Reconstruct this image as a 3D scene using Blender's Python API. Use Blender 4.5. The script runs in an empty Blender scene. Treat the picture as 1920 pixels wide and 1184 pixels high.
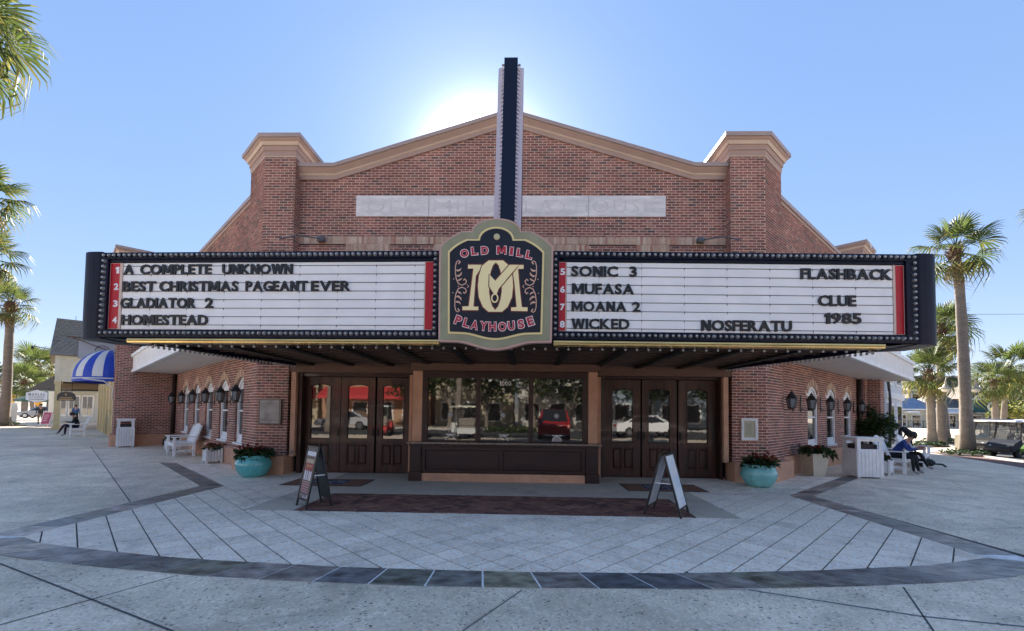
import bpy, bmesh, math, random
from mathutils import Matrix, Vector, Euler
random.seed(11)
R = math.radians
scene = bpy.context.scene
# ---------------------------------------------------------------- camera
CAM_Y = -10.9
cam_d = bpy.data.cameras.new('camera')
cam = bpy.data.objects.new('camera', cam_d)
scene.collection.objects.link(cam)
F_PX = 842.0
cam_d.sensor_width = 36.0
cam_d.lens = F_PX / 1920 * 36
cam_d.shift_x = 0.0
cam_d.shift_y = (738 - 592) / 1920
cam_d.clip_end = 2000
PIT, YAW, ROL = R(2.27), R(1.40), R(0.70)
fw = Vector((-math.sin(YAW) * math.cos(PIT), math.cos(YAW) * math.cos(PIT), math.sin(PIT)))
rt = Vector((math.cos(YAW), math.sin(YAW), 0))
up = rt.cross(fw)
r2 = rt * math.cos(ROL) + up * math.sin(ROL)
u2 = up * math.cos(ROL) - rt * math.sin(ROL)
M = Matrix((r2, u2, -fw)).transposed().to_4x4()
cam.matrix_world = Matrix.Translation((0, CAM_Y, 1.6)) @ M
scene.camera = cam
# ---------------------------------------------------------------- sky and sun
SUN_EL, SUN_AZ = R(28.4), R(-5.6)          # azimuth: from +Y, clockwise seen from above
world = bpy.data.worlds.new('World')
scene.world = world
world.use_nodes = True
wn = world.node_tree.nodes
wl = world.node_tree.links
wn.clear()
sky = wn.new('ShaderNodeTexSky')
sky.sky_type = 'NISHITA'
sky.sun_disc = False
sky.sun_elevation = SUN_EL
sky.sun_rotation = SUN_AZ
sky.air_density = 1.0
sky.dust_density = 0.0
sky.ozone_density = 3.0
bg = wn.new('ShaderNodeBackground')
wo = wn.new('ShaderNodeOutputWorld')
bg.inputs['Strength'].default_value = 0.15
# the camera's tone curve compresses the sky's range: the same curve in every direction
gm_ = wn.new('ShaderNodeGamma'); gm_.inputs[1].default_value = 0.34
hs = wn.new('ShaderNodeHueSaturation'); hs.inputs['Saturation'].default_value = 1.8
tn = wn.new('ShaderNodeMix'); tn.data_type = 'RGBA'; tn.blend_type = 'MULTIPLY'; tn.inputs[0].default_value = 1.0
tn.inputs[7].default_value = (0.895, 0.868, 1.04, 1)
wl.new(sky.outputs[0], gm_.inputs[0]); wl.new(gm_.outputs[0], hs.inputs['Color']); wl.new(hs.outputs[0], tn.inputs[6])
# bright aureole close round the (hidden) sun disc
wtc = wn.new('ShaderNodeTexCoord')
dt = wn.new('ShaderNodeVectorMath'); dt.operation = 'DOT_PRODUCT'
dt.inputs[1].default_value = (math.sin(SUN_AZ) * math.cos(SUN_EL), math.cos(SUN_AZ) * math.cos(SUN_EL), math.sin(SUN_EL))
wl.new(wtc.outputs['Generated'], dt.inputs[0])
acc = tn.outputs[2]
for pw, am, cl in ((22.0, 0.30, (1, 1, 1, 1)), (70.0, 0.7, (1, 1, 1, 1)), (260.0, 1.6, (1, 1, 1, 1)), (420.0, 14.0, (1.0, 0.98, 0.92, 1))):
    mxx = wn.new('ShaderNodeMath'); mxx.operation = 'MAXIMUM'; mxx.inputs[1].default_value = 0.0; wl.new(dt.outputs['Value'], mxx.inputs[0])
    pwn = wn.new('ShaderNodeMath'); pwn.operation = 'POWER'; pwn.inputs[1].default_value = pw; wl.new(mxx.outputs[0], pwn.inputs[0])
    mu = wn.new('ShaderNodeMath'); mu.operation = 'MULTIPLY'; mu.inputs[1].default_value = am; wl.new(pwn.outputs[0], mu.inputs[0])
    ad = wn.new('ShaderNodeMix'); ad.data_type = 'RGBA'; ad.blend_type = 'ADD'; ad.clamp_factor = False
    wl.new(mu.outputs[0], ad.inputs[0]); wl.new(acc, ad.inputs[6]); ad.inputs[7].default_value = cl; acc = ad.outputs[2]
wl.new(acc, bg.inputs[0])
wl.new(bg.outputs[0], wo.inputs[0])
sun_d = bpy.data.lights.new('sun', 'SUN')
sun_d.energy = 5.0
sun_d.angle = R(0.53)
sun_d.color = (1.0, 0.93, 0.82)
sun = bpy.data.objects.new('sun', sun_d)
scene.collection.objects.link(sun)
sdir = Vector((math.sin(SUN_AZ) * math.cos(SUN_EL), math.cos(SUN_AZ) * math.cos(SUN_EL), math.sin(SUN_EL)))
sun.rotation_euler = sdir.to_track_quat('Z', 'Y').to_euler()
sun.location = sdir * 50
scene.view_settings.view_transform = 'Standard'
scene.view_settings.look = 'None'
scene.view_settings.gamma = 1.0
scene.view_settings.use_curve_mapping = False
scene.view_settings.exposure = 1.92
scene.cycles.max_bounces = 8
scene.cycles.diffuse_bounces = 4
# ---------------------------------------------------------------- helpers
COL = scene.collection

def srgb(r, g, b):
    f = lambda c: (c / 12.92 if c <= 0.04045 else ((c + 0.055) / 1.055) ** 2.4)
    return (f(r / 255), f(g / 255), f(b / 255))

MATS = {}
def mat(name, col, rough=0.7, var=0.0, vscale=6.0, bump=0.0, bscale=40.0, metal=0.0, spec=0.5,
        ramp=None, ramp_src='island', coat=0.0, detail=4.0, stretch=None, var2=0.0, vscale2=1.0):
    """procedural Principled material: noise colour variation, fine bump, optional per-piece colour ramp"""
    if name in MATS:
        return MATS[name]
    m = bpy.data.materials.new(name)
    m.use_nodes = True
    nt = m.node_tree
    n, l = nt.nodes, nt.links
    p = n['Principled BSDF']
    p.inputs['Roughness'].default_value = rough
    p.inputs['Metallic'].default_value = metal
    p.inputs['Specular IOR Level'].default_value = spec
    p.inputs['Coat Weight'].default_value = coat
    tc = n.new('ShaderNodeTexCoord')
    vec = tc.outputs['Object']
    if stretch:
        mp = n.new('ShaderNodeMapping')
        mp.inputs['Scale'].default_value = stretch
        l.new(vec, mp.inputs[0]); vec = mp.outputs[0]
    src = None
    if ramp:
        geo = n.new('ShaderNodeNewGeometry')
        oi = n.new('ShaderNodeObjectInfo')
        ad = n.new('ShaderNodeMath'); ad.operation = 'ADD'
        l.new(geo.outputs['Random Per Island'], ad.inputs[0])
        l.new(oi.outputs['Random'], ad.inputs[1])
        fr = n.new('ShaderNodeMath'); fr.operation = 'FRACT'
        l.new(ad.outputs[0], fr.inputs[0])
        cr = n.new('ShaderNodeValToRGB')
        e = cr.color_ramp.elements
        while len(e) > 1:
            e.remove(e[-1])
        e[0].position = ramp[0][0]; e[0].color = (*ramp[0][1], 1)
        for pos, c in ramp[1:]:
            x = e.new(pos); x.color = (*c, 1)
        l.new(fr.outputs[0], cr.inputs[0])
        src = cr.outputs[0]
    def noise_mul(src, scale, amt):
        nz = n.new('ShaderNodeTexNoise')
        nz.inputs['Scale'].default_value = scale
        nz.inputs['Detail'].default_value = detail
        l.new(vec, nz.inputs['Vector'])
        mr = n.new('ShaderNodeMapRange')
        mr.inputs['From Min'].default_value = 0.3; mr.inputs['From Max'].default_value = 0.7
        mr.inputs['To Min'].default_value = 1 - amt; mr.inputs['To Max'].default_value = 1 + amt
        l.new(nz.outputs[0], mr.inputs[0])
        mx = n.new('ShaderNodeMix'); mx.data_type = 'RGBA'; mx.blend_type = 'MULTIPLY'
        mx.inputs[0].default_value = 1
        if src is None:
            mx.inputs[6].default_value = (*col, 1)
        else:
            l.new(src, mx.inputs[6])
        l.new(mr.outputs[0], mx.inputs[7])
        return mx.outputs[2]
    if var:
        src = noise_mul(src, vscale, var)
    if var2:
        src = noise_mul(src, vscale2, var2)
    if src is None:
        p.inputs['Base Color'].default_value = (*col, 1)
    else:
        l.new(src, p.inputs['Base Color'])
    if bump:
        nb = n.new('ShaderNodeTexNoise')
        nb.inputs['Scale'].default_value = bscale
        nb.inputs['Detail'].default_value = 5
        l.new(vec, nb.inputs['Vector'])
        bp = n.new('ShaderNodeBump')
        bp.inputs['Strength'].default_value = bump
        bp.inputs['Distance'].default_value = 0.02
        l.new(nb.outputs[0], bp.inputs['Height'])
        l.new(bp.outputs[0], p.inputs['Normal'])
    MATS[name] = m
    return m

class MB:
    """collects shapes; build() links them as ONE mesh object"""
    def __init__(s, M=None):
        s.v, s.f, s.mi = [], [], []
        s.M = M
        s.m = 0
    def vv(s, pts):
        a = len(s.v)
        for p in pts:
            p = Vector(p)
            s.v.append(tuple(s.M @ p) if s.M is not None else tuple(p))
        return a
    def face(s, idx):
        s.f.append(tuple(idx)); s.mi.append(s.m)
    def poly(s, pts):
        a = s.vv(pts); s.face(range(a, a + len(pts)))
    def hexa(s, p):
        a = s.vv(p)
        for q in ((0, 3, 2, 1), (4, 5, 6, 7), (0, 1, 5, 4), (1, 2, 6, 5), (2, 3, 7, 6), (3, 0, 4, 7)):
            s.face([a + i for i in q])
    def box(s, x0, x1, y0, y1, z0, z1):
        s.hexa([(x0, y0, z0), (x1, y0, z0), (x1, y1, z0), (x0, y1, z0), (x0, y0, z1), (x1, y0, z1), (x1, y1, z1), (x0, y1, z1)])
    def bar(s, a, b, w, h=None, up=(0, 0, 1)):
        """rectangular bar from a to b"""
        a, b = Vector(a), Vector(b)
        h = h or w
        d = (b - a).normalized()
        u = Vector(up)
        sd = d.cross(u)
        if sd.length < 1e-4:
            sd = d.cross(Vector((1, 0, 0)))
        sd.normalize()
        u = sd.cross(d)
        x, z = sd * w / 2, u * h / 2
        s.hexa([a - x - z, a + x - z, b + x - z, b - x - z, a - x + z, a + x + z, b + x + z, b - x + z])
    def tube(s, pts, r, n=8, cap=True):
        pts = [Vector(p) for p in pts]
        rs = r if isinstance(r, (list, tuple)) else [r] * len(pts)
        rings = []
        prev = None
        for i, p in enumerate(pts):
            d = (pts[min(i + 1, len(pts) - 1)] - pts[max(i - 1, 0)]).normalized()
            if prev is None:
                x = d.cross(Vector((0, 0, 1)))
                if x.length < 1e-3: x = d.cross(Vector((1, 0, 0)))
            else:
                x = prev - d * prev.dot(d)
            x.normalize(); prev = x
            y = d.cross(x)
            rings.append(s.vv([p + (x * math.cos(2 * math.pi * k / n) + y * math.sin(2 * math.pi * k / n)) * rs[i] for k in range(n)]))
        for a, b in zip(rings, rings[1:]):
            for k in range(n):
                s.face((a + k, a + (k + 1) % n, b + (k + 1) % n, b + k))
        if cap:
            s.face([rings[0] + k for k in range(n)][::-1]); s.face([rings[-1] + k for k in range(n)])
    def lathe(s, prof, c=(0, 0, 0), n=16, caps=True):
        """profile of (radius, z) about a vertical axis"""
        rings = [s.vv([(c[0] + r * math.cos(2 * math.pi * k / n), c[1] + r * math.sin(2 * math.pi * k / n), c[2] + z) for k in range(n)]) for r, z in prof]
        for a, b in zip(rings, rings[1:]):
            for k in range(n):
                s.face((a + k, a + (k + 1) % n, b + (k + 1) % n, b + k))
        if caps:
            s.face([rings[0] + k for k in range(n)][::-1]); s.face([rings[-1] + k for k in range(n)])
    def prism(s, poly, y0, y1):
        """polygon in XZ extruded from y0 (front) to y1"""
        n = len(poly)
        a = s.vv([(x, y0, z) for x, z in poly]); b = s.vv([(x, y1, z) for x, z in poly])
        s.face(range(a, a + n)); s.face(list(range(b, b + n))[::-1])
        for i in range(n):
            j = (i + 1) % n
            s.face((a + i, b + i, b + j, a + j))
    def slab(s, poly, z0, z1):
        """polygon in XY extruded from z0 to z1"""
        n = len(poly)
        a = s.vv([(x, y, z0) for x, y in poly]); b = s.vv([(x, y, z1) for x, y in poly])
        s.face(list(range(a, a + n))[::-1]); s.face(range(b, b + n))
        for i in range(n):
            j = (i + 1) % n
            s.face((a + i, a + j, b + j, b + i))
    def sphere(s, c, r, n=8, m=6, sq=(1, 1, 1)):
        rings = []
        for i in range(1, m):
            t = math.pi * i / m
            rings.append(s.vv([(c[0] + r * sq[0] * math.sin(t) * math.cos(2 * math.pi * k / n), c[1] + r * sq[1] * math.sin(t) * math.sin(2 * math.pi * k / n), c[2] + r * sq[2] * math.cos(t)) for k in range(n)]))
        top = s.vv([(c[0], c[1], c[2] + r * sq[2])]); bot = s.vv([(c[0], c[1], c[2] - r * sq[2])])
        for k in range(n):
            s.face((top, rings[0] + k, rings[0] + (k + 1) % n))
            s.face((bot, rings[-1] + (k + 1) % n, rings[-1] + k))
        for a, b in zip(rings, rings[1:]):
            for k in range(n):
                s.face((a + k, b + k, b + (k + 1) % n, a + (k + 1) % n))
    def mesh(s, name, mats, smooth=False):
        me = bpy.data.meshes.new(name)
        me.from_pydata(s.v, [], s.f)
        ml = mats if isinstance(mats, (list, tuple)) else [mats]
        for m in ml:
            me.materials.append(m)
        if len(ml) > 1:
            me.polygons.foreach_set('material_index', s.mi)
        if smooth:
            me.polygons.foreach_set('use_smooth', [True] * len(me.polygons))
        me.update()
        bm = bmesh.new(); bm.from_mesh(me)
        bmesh.ops.recalc_face_normals(bm, faces=bm.faces)
        bm.to_mesh(me); bm.free()
        return me
    def build(s, name, mats, parent=None, smooth=False, bevel=0.0, **kw):
        o = bpy.data.objects.new(name, s.mesh(name, mats, smooth))
        COL.objects.link(o)
        attach(o, parent)
        if bevel:
            md = o.modifiers.new('bevel', 'BEVEL')
            md.width = bevel; md.segments = 2; md.limit_method = 'ANGLE'; md.angle_limit = R(35)
        for k, v in kw.items():
            o[k] = v
        return o

def wmat(o):
    m = Matrix.Translation(o.location) @ o.rotation_euler.to_matrix().to_4x4()
    return m if o.parent is None else wmat(o.parent) @ o.matrix_parent_inverse @ m

def attach(o, parent):
    """parent o so that its own coordinates stay world coordinates"""
    if parent is not None:
        o.parent = parent
        o.matrix_parent_inverse = wmat(parent).inverted()

def tag(o, label=None, cat=None, group=None, kind=None):
    if label: o['label'] = label
    if cat: o['category'] = cat
    if group: o['group'] = group
    if kind: o['kind'] = kind
    return o

def thing(name, loc, label, cat, group=None, rz=0.0):
    o = bpy.data.objects.new(name, None)
    o.location = loc; o.rotation_euler = (0, 0, rz)
    o.empty_display_size = 0.2
    COL.objects.link(o)
    return tag(o, label, cat, group)

def inst(name, me, parent, M):
    """one more object on shared mesh data, placed by world matrix M"""
    o = bpy.data.objects.new(name, me)
    o.matrix_basis = M
    COL.objects.link(o)
    attach(o, parent)
    return o

def copy_tree(o, parent=None):
    c = o.copy()
    COL.objects.link(c)
    c.parent = parent
    for ch in list(o.children):
        copy_tree(ch, c)
    return c

def local(loc, rz):
    return Matrix.Translation(loc) @ Matrix.Rotation(rz, 4, 'Z')

# text glyphs from the built-in font, one mesh per character
GL = {}
BLOCK = {'M': [(0, 0), (.26, 0), (.26, .56), (.46, .14), (.64, .14), (.84, .56), (.84, 0), (1.1, 0), (1.1, 1), (.80, 1), (.55, .47), (.30, 1), (0, 1)],
         'N': [(0, 0), (.25, 0), (.25, .52), (.62, 0), (.87, 0), (.87, 1), (.62, 1), (.62, .48), (.25, 1), (0, 1)],
         'W': [(.22, 0), (.46, 0), (.62, .55), (.78, 0), (1.02, 0), (1.24, 1), (.98, 1), (.88, .42), (.73, 1), (.51, 1), (.36, .42), (.26, 1), (0, 1)],
         '1': [(.12, 0), (.40, 0), (.40, 1), (.20, 1), (0, .84), (0, .62), (.12, .70)]}
BLOCK = {k: [(x * .72, y * .72) for x, y in v] for k, v in BLOCK.items()}
def glyph(ch, bold=0.0, extr=0.02):
    key = (ch, bold, extr)
    if key in GL:
        return GL[key]
    if bold > 0.005 and ch in BLOCK:
        me = bpy.data.meshes.new('glyph')
        P = BLOCK[ch]; n = len(P)
        me.from_pydata([(x, y, extr) for x, y in P] + [(x, y, -extr) for x, y in P], [], [tuple(range(n)), tuple(range(2 * n - 1, n - 1, -1))] + [(i, n + i, n + (i + 1) % n, (i + 1) % n) for i in range(n)])
        me.update()
        GL[key] = (me, min(p[0] for p in P), max(p[0] for p in P), 0.0, 0.72)
        return GL[key]
    cu = bpy.data.curves.new('glyph', 'FONT')
    cu.body = ch; cu.size = 1.0; cu.offset = bold; cu.extrude = extr; cu.resolution_u = 3
    ob = bpy.data.objects.new('glyph', cu)
    COL.objects.link(ob)
    dg = bpy.context.evaluated_depsgraph_get()
    me = bpy.data.meshes.new_from_object(ob.evaluated_get(dg))
    COL.objects.unlink(ob); bpy.data.objects.remove(ob)
    xs = [v.co.x for v in me.vertices]; ys = [v.co.y for v in me.vertices]
    GL[key] = (me, min(xs), max(xs), min(ys), max(ys))
    return GL[key]

def put_glyph(name, ch, Mw, x0, x1, z0, z1, m, parent, bold=0.02, extr=0.02, depth=None):
    """place a character so that it fills x0..x1, z0..z1 of the frame Mw (x right, z up, -y out)"""
    me, a, b, c, d = glyph(ch, bold, extr)
    me2 = me.copy(); me2.name = name
    sx, sz = (x1 - x0) / (b - a), (z1 - z0) / (d - c)
    for v in me2.vertices:
        x, y, z = v.co
        v.co = ((x - a) * sx + x0, -z * (depth / (2 * extr) if depth else 1) - 0.0, (y - c) * sz + z0)
    me2.transform(Mw)
    me2.materials.clear(); me2.materials.append(m)
    o = bpy.data.objects.new(name, me2)
    COL.objects.link(o); attach(o, parent)
    return o

def put_word(name, word, Mw, x0, x1, z0, z1, m, parent, bold=0.02, gap=0.1, depth=0.03):
    """a word whose letters fill x0..x1"""
    ref = glyph('H', bold); hh = ref[4] - ref[3]
    ws = [(glyph(ch, bold)[2] - glyph(ch, bold)[1]) if ch != ' ' else 0.3 for ch in word]
    tot = sum(ws) + gap * (len(word) - 1)
    k = (x1 - x0) / tot
    x = x0
    for ch, w in zip(word, ws):
        if ch != ' ':
            g = glyph(ch, bold)
            lo = z0 + (max(g[3], -0.02) - ref[3]) / hh * (z1 - z0) if ch in ",'" else z0
            put_glyph(name, ch, Mw, x, x + w * k, lo, z1, m, parent, bold, 0.02, depth)
        x += (w + gap) * k
# ================================================================ materials
BRICK_RAMP = [(0.0, (0.24, 0.092, 0.068)), (0.16, (0.32, 0.135, 0.10)), (0.32, (0.20, 0.083, 0.065)), (0.48, (0.36, 0.165, 0.12)),
              (0.60, (0.26, 0.10, 0.075)), (0.72, (0.115, 0.075, 0.064)), (0.82, (0.40, 0.215, 0.155)), (0.90, (0.10, 0.075, 0.068)), (1.0, (0.28, 0.115, 0.085))]
M_brick = mat('brick_face', (0.22, 0.07, 0.045), 0.85, ramp=BRICK_RAMP, var=0.22, vscale=30, bump=0.35, bscale=90, var2=0.26, vscale2=0.8)
M_tanbrick = mat('tan_brick_face', (0.4, 0.27, 0.17), 0.85, ramp=[(0, (0.62, 0.45, 0.32)), (0.3, (0.48, 0.30, 0.21)), (0.6, (0.70, 0.54, 0.40)), (0.8, (0.46, 0.22, 0.15)), (1, (0.62, 0.46, 0.33))], var=0.15, vscale=25, bump=0.3, bscale=90)
M_mortar = mat('mortar', srgb(226, 190, 174), 0.92, var=0.18, vscale=14, bump=0.3, bscale=120, var2=0.15, vscale2=0.8)
M_stucco = mat('tan_stucco', srgb(206, 158, 128), 0.88, var=0.10, vscale=5, bump=0.25, bscale=160, var2=0.1, vscale2=0.7)
M_trim = mat('cornice_paint', srgb(176, 146, 130), 0.6, var=0.05, vscale=3)
M_trimlt = mat('cornice_bead_paint', srgb(208, 182, 158), 0.55, var=0.05, vscale=3)
M_coping = mat('coping_metal', srgb(170, 150, 142), 0.45, var=0.06, vscale=2)
M_white = mat('white_paint', (0.84, 0.83, 0.81), 0.5, var=0.07, vscale=7, var2=0.06, vscale2=1.3)
M_offwhite = mat('offwhite_paint', (0.80, 0.76, 0.71), 0.6, var=0.08, vscale=4)
M_dark = mat('dark_void', (0.012, 0.011, 0.011), 0.9)
M_navy = mat('navy_paint', (0.0045, 0.0055, 0.018), 0.42, var=0.3, vscale=5, spec=0.22)
M_black = mat('black_metal', (0.012, 0.012, 0.013), 0.35, spec=0.5)
M_wood = mat('dark_stained_wood', (0.056, 0.018, 0.009), 0.5, var=0.45, vscale=9, bump=0.15, bscale=50, stretch=(1, 1, 0.12), coat=0.15)
M_wood2 = mat('darker_stained_wood', (0.038, 0.013, 0.008), 0.5, var=0.35, vscale=9, bump=0.12, bscale=50, stretch=(0.15, 1, 1), coat=0.15)
M_glass = mat('window_glass', (0.020, 0.019, 0.018), 0.02, spec=0.5, bump=0.04, bscale=2.2)
M_glass.node_tree.nodes['Principled BSDF'].inputs['IOR'].default_value = 1.95

def concrete(name, base, speck, amt=0.5, sc=110, dark=(0.05, 0.05, 0.05), large=0.22):
    """exposed aggregate: pebble speckle over a mottled base, stains and wear"""
    m = bpy.data.materials.new(name); m.use_nodes = True
    n, l = m.node_tree.nodes, m.node_tree.links
    p = n['Principled BSDF']; p.inputs['Roughness'].default_value = 0.82
    tc = n.new('ShaderNodeTexCoord')
    vo = n.new('ShaderNodeTexVoronoi'); vo.inputs['Scale'].default_value = sc
    l.new(tc.outputs['Object'], vo.inputs['Vector'])
    rp = n.new('ShaderNodeValToRGB'); e = rp.color_ramp.elements
    e[0].position = 0.0; e[0].color = (*dark, 1)
    e[1].position = 0.22; e[1].color = (*base, 1)
    x = e.new(0.62); x.color = (*base, 1)
    x = e.new(0.86); x.color = (*speck, 1)
    l.new(vo.outputs['Color'], rp.inputs[0])
    mx = n.new('ShaderNodeMix'); mx.data_type = 'RGBA'; mx.inputs[0].default_value = amt
    mx.inputs[6].default_value = (*base, 1)
    l.new(rp.outputs[0], mx.inputs[7])
    cur = mx.outputs[2]
    for s_, a, det in ((0.35, large, 6), (2.3, large * 0.7, 8), (14, 0.06, 3)):
        nz = n.new('ShaderNodeTexNoise'); nz.inputs['Scale'].default_value = s_; nz.inputs['Detail'].default_value = det
        nz.inputs['Roughness'].default_value = 0.62
        l.new(tc.outputs['Object'], nz.inputs['Vector'])
        mr = n.new('ShaderNodeMapRange'); mr.inputs['From Min'].default_value = 0.32; mr.inputs['From Max'].default_value = 0.68
        mr.inputs['To Min'].default_value = 1 - a; mr.inputs['To Max'].default_value = 1 + a
        l.new(nz.outputs[0], mr.inputs[0])
        m2 = n.new('ShaderNodeMix'); m2.data_type = 'RGBA'; m2.blend_type = 'MULTIPLY'; m2.inputs[0].default_value = 1
        l.new(cur, m2.inputs[6]); l.new(mr.outputs[0], m2.inputs[7]); cur = m2.outputs[2]
    # stains: soft dark blotches and a few pale scuffs
    for s_, lo_, hi_, a in ((0.9, .56, .70, .80), (3.2, .60, .72, .86), (0.5, .58, .75, 1.12)):
        nz = n.new('ShaderNodeTexNoise'); nz.inputs['Scale'].default_value = s_; nz.inputs['Detail'].default_value = 5; nz.inputs['Distortion'].default_value = 1.2
        mp_ = n.new('ShaderNodeMapping'); mp_.inputs['Location'].default_value = (s_ * 7, 3, 0); l.new(tc.outputs['Object'], mp_.inputs[0]); l.new(mp_.outputs[0], nz.inputs['Vector'])
        mr = n.new('ShaderNodeMapRange'); mr.inputs['From Min'].default_value = lo_; mr.inputs['From Max'].default_value = hi_; mr.inputs['To Min'].default_value = 1.0; mr.inputs['To Max'].default_value = a
        l.new(nz.outputs[0], mr.inputs[0])
        m2 = n.new('ShaderNodeMix'); m2.data_type = 'RGBA'; m2.blend_type = 'MULTIPLY'; m2.inputs[0].default_value = 1
        l.new(cur, m2.inputs[6]); l.new(mr.outputs[0], m2.inputs[7]); cur = m2.outputs[2]
    oi = n.new('ShaderNodeObjectInfo'); mr = n.new('ShaderNodeMapRange')
    geo = n.new('ShaderNodeNewGeometry'); ad = n.new('ShaderNodeMath'); ad.operation = 'ADD'
    l.new(oi.outputs['Random'], ad.inputs[0]); l.new(geo.outputs['Random Per Island'], ad.inputs[1])
    fr = n.new('ShaderNodeMath'); fr.operation = 'FRACT'; l.new(ad.outputs[0], fr.inputs[0])
    mr.inputs['To Min'].default_value = 0.91; mr.inputs['To Max'].default_value = 1.08
    l.new(fr.outputs[0], mr.inputs[0])
    m2 = n.new('ShaderNodeMix'); m2.data_type = 'RGBA'; m2.blend_type = 'MULTIPLY'; m2.inputs[0].default_value = 1
    l.new(cur, m2.inputs[6]); l.new(mr.outputs[0], m2.inputs[7])
    l.new(m2.outputs[2], p.inputs['Base Color'])
    bp = n.new('ShaderNodeBump'); bp.inputs['Strength'].default_value = 0.35; bp.inputs['Distance'].default_value = 0.004
    l.new(vo.outputs['Distance'], bp.inputs['Height']); l.new(bp.outputs[0], p.inputs['Normal'])
    return m
M_conc = concrete('aggregate_concrete', (0.80, 0.66, 0.49), (0.98, 0.86, 0.70), 0.95, 55)
M_tile = concrete('aggregate_tile', (0.95, 0.79, 0.62), (1.0, 0.95, 0.86), 0.95, 42, dark=(0.42, 0.38, 0.33), large=0.08)
M_smooth = concrete('smooth_concrete', (0.58, 0.49, 0.38), (0.66, 0.58, 0.48), 0.5, 90, large=0.10)
M_grout = mat('grout', (0.06, 0.058, 0.055), 0.9, var=0.2, vscale=8)
M_lgrout = mat('light_grout', (0.85, 0.83, 0.80), 0.9, var=0.2, vscale=8)
M_slate = mat('slate', (0.1, 0.11, 0.12), 0.3, ramp=[(0, (0.12, 0.125, 0.13)), (0.2, (0.24, 0.23, 0.20)), (0.38, (0.27, 0.225, 0.20)), (0.52, (0.10, 0.11, 0.125)), (0.68, (0.28, 0.27, 0.18)), (0.82, (0.44, 0.36, 0.30)), (1, (0.15, 0.16, 0.17))],
              var=0.62, vscale=5, bump=0.7, bscale=18, detail=8, stretch=(1.0, 1.6, 1), var2=0.25, vscale2=2.2)
M_herring = mat('paver_brick', (0.08, 0.03, 0.025), 0.8, ramp=[(0, (0.17, 0.07, 0.05)), (0.25, (0.27, 0.125, 0.085)), (0.5, (0.09, 0.038, 0.036)), (0.75, (0.33, 0.165, 0.11)), (1, (0.15, 0.066, 0.055))], var=0.25, vscale=25, bump=0.4, bscale=80)
M_asphalt = mat('asphalt', (0.055, 0.055, 0.058), 0.9, var=0.2, vscale=30, bump=0.3, bscale=200)

# ================================================================ ground
def gz(x, y=0):
    """the walk falls gently away on the right, towards the cart parking"""
    return -0.026 * max(0.0, min(x, 26.0) - 9.0)
g = MB()
xs = [-400, 9, 26, 400]
zs = [0, 0, gz(26), gz(26)]
for i in range(3):
    g.poly([(xs[i], -300, zs[i]), (xs[i + 1], -300, zs[i + 1]), (xs[i + 1], 500, zs[i + 1]), (xs[i], 500, zs[i])])
ground = g.build('ground', M_conc, kind='structure')

UL, UR = Vector((-0.7265, 0.6872)), Vector((0.7265, 0.6872))
NLI, NRI = Vector((0.6872, 0.7265)), Vector((-0.6872, 0.7265))      # into the building
PA, PB = Vector((-6.55, 0.0)), Vector((5.85, 0.0))                  # front corners of the two piers
WL0, WR0 = PA + NLI * 0.10, PB + NRI * 0.10                         # origin of the wing walls
def onL(s, off=0.0): p = WL0 + UL * s - NLI * off; return (p.x, p.y)
def onR(s, off=0.0): p = WR0 + UR * s - NRI * off; return (p.x, p.y)

# --- paving sheet (grout colour) under tiles, slate and bricks
front_out = [(-6.5, -5.75), (-5.8, -6.13), (-4.9, -6.36), (-3.95, -6.52), (-2.73, -6.70), (-0.85, -6.79), (0.6, -6.76), (2.06, -6.69), (3.65, -6.50), (4.8, -6.27), (5.85, -5.85)]
front_in = [(-6.02, -5.55), (-5.5, -5.80), (-4.74, -5.97), (-3.58, -6.19), (-1.81, -6.35), (-0.09, -6.39), (1.61, -6.33), (3.07, -6.16), (4.4, -5.92), (5.28, -5.62)]
def lerp_chain(ch, t):
    d = [0]
    for a, b in zip(ch, ch[1:]): d.append(d[-1] + math.hypot(b[0] - a[0], b[1] - a[1]))
    s = t * d[-1]
    for i in range(len(ch) - 1):
        if s <= d[i + 1] or i == len(ch) - 2:
            k = (s - d[i]) / (d[i + 1] - d[i])
            return (ch[i][0] + (ch[i + 1][0] - ch[i][0]) * k, ch[i][1] + (ch[i + 1][1] - ch[i][1]) * k)
LBO, LBI, RBI, RBO = -6.50, -6.05, 5.25, 5.72     # side bands, outer and inner edges
ELY = -1.88
pv = MB()
pv.poly([(x, y, 0.004) for x, y in front_out] + [(RBO - .01, -1.89, 0.004), (8.80, 1.05, 0.004), (6.0, 1.2, 0.004), (-7.5, 1.5, 0.004), (-9.8, 1.66, 0.004), (-10.12, 1.56, 0.004), (LBO, ELY, 0.004)])
plaza = pv.build('plaza_paving', M_grout, kind='structure')

def clip(poly, a, b, c):
    """keep a*x+b*y<=c"""
    out = []
    for i in range(len(poly)):
        p, q = poly[i], poly[(i + 1) % len(poly)]
        dp, dq = a * p[0] + b * p[1] - c, a * q[0] + b * q[1] - c
        if dp <= 0: out.append(p)
        if (dp < 0 < dq) or (dq < 0 < dp):
            t = dp / (dp - dq)
            out.append((p[0] + (q[0] - p[0]) * t, p[1] + (q[1] - p[1]) * t))
    return out
def area(p):
    return 0.5 * abs(sum(p[i][0] * p[(i + 1) % len(p)][1] - p[(i + 1) % len(p)][0] * p[i][1] for i in range(len(p)))) if len(p) > 2 else 0
zones = []
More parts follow.
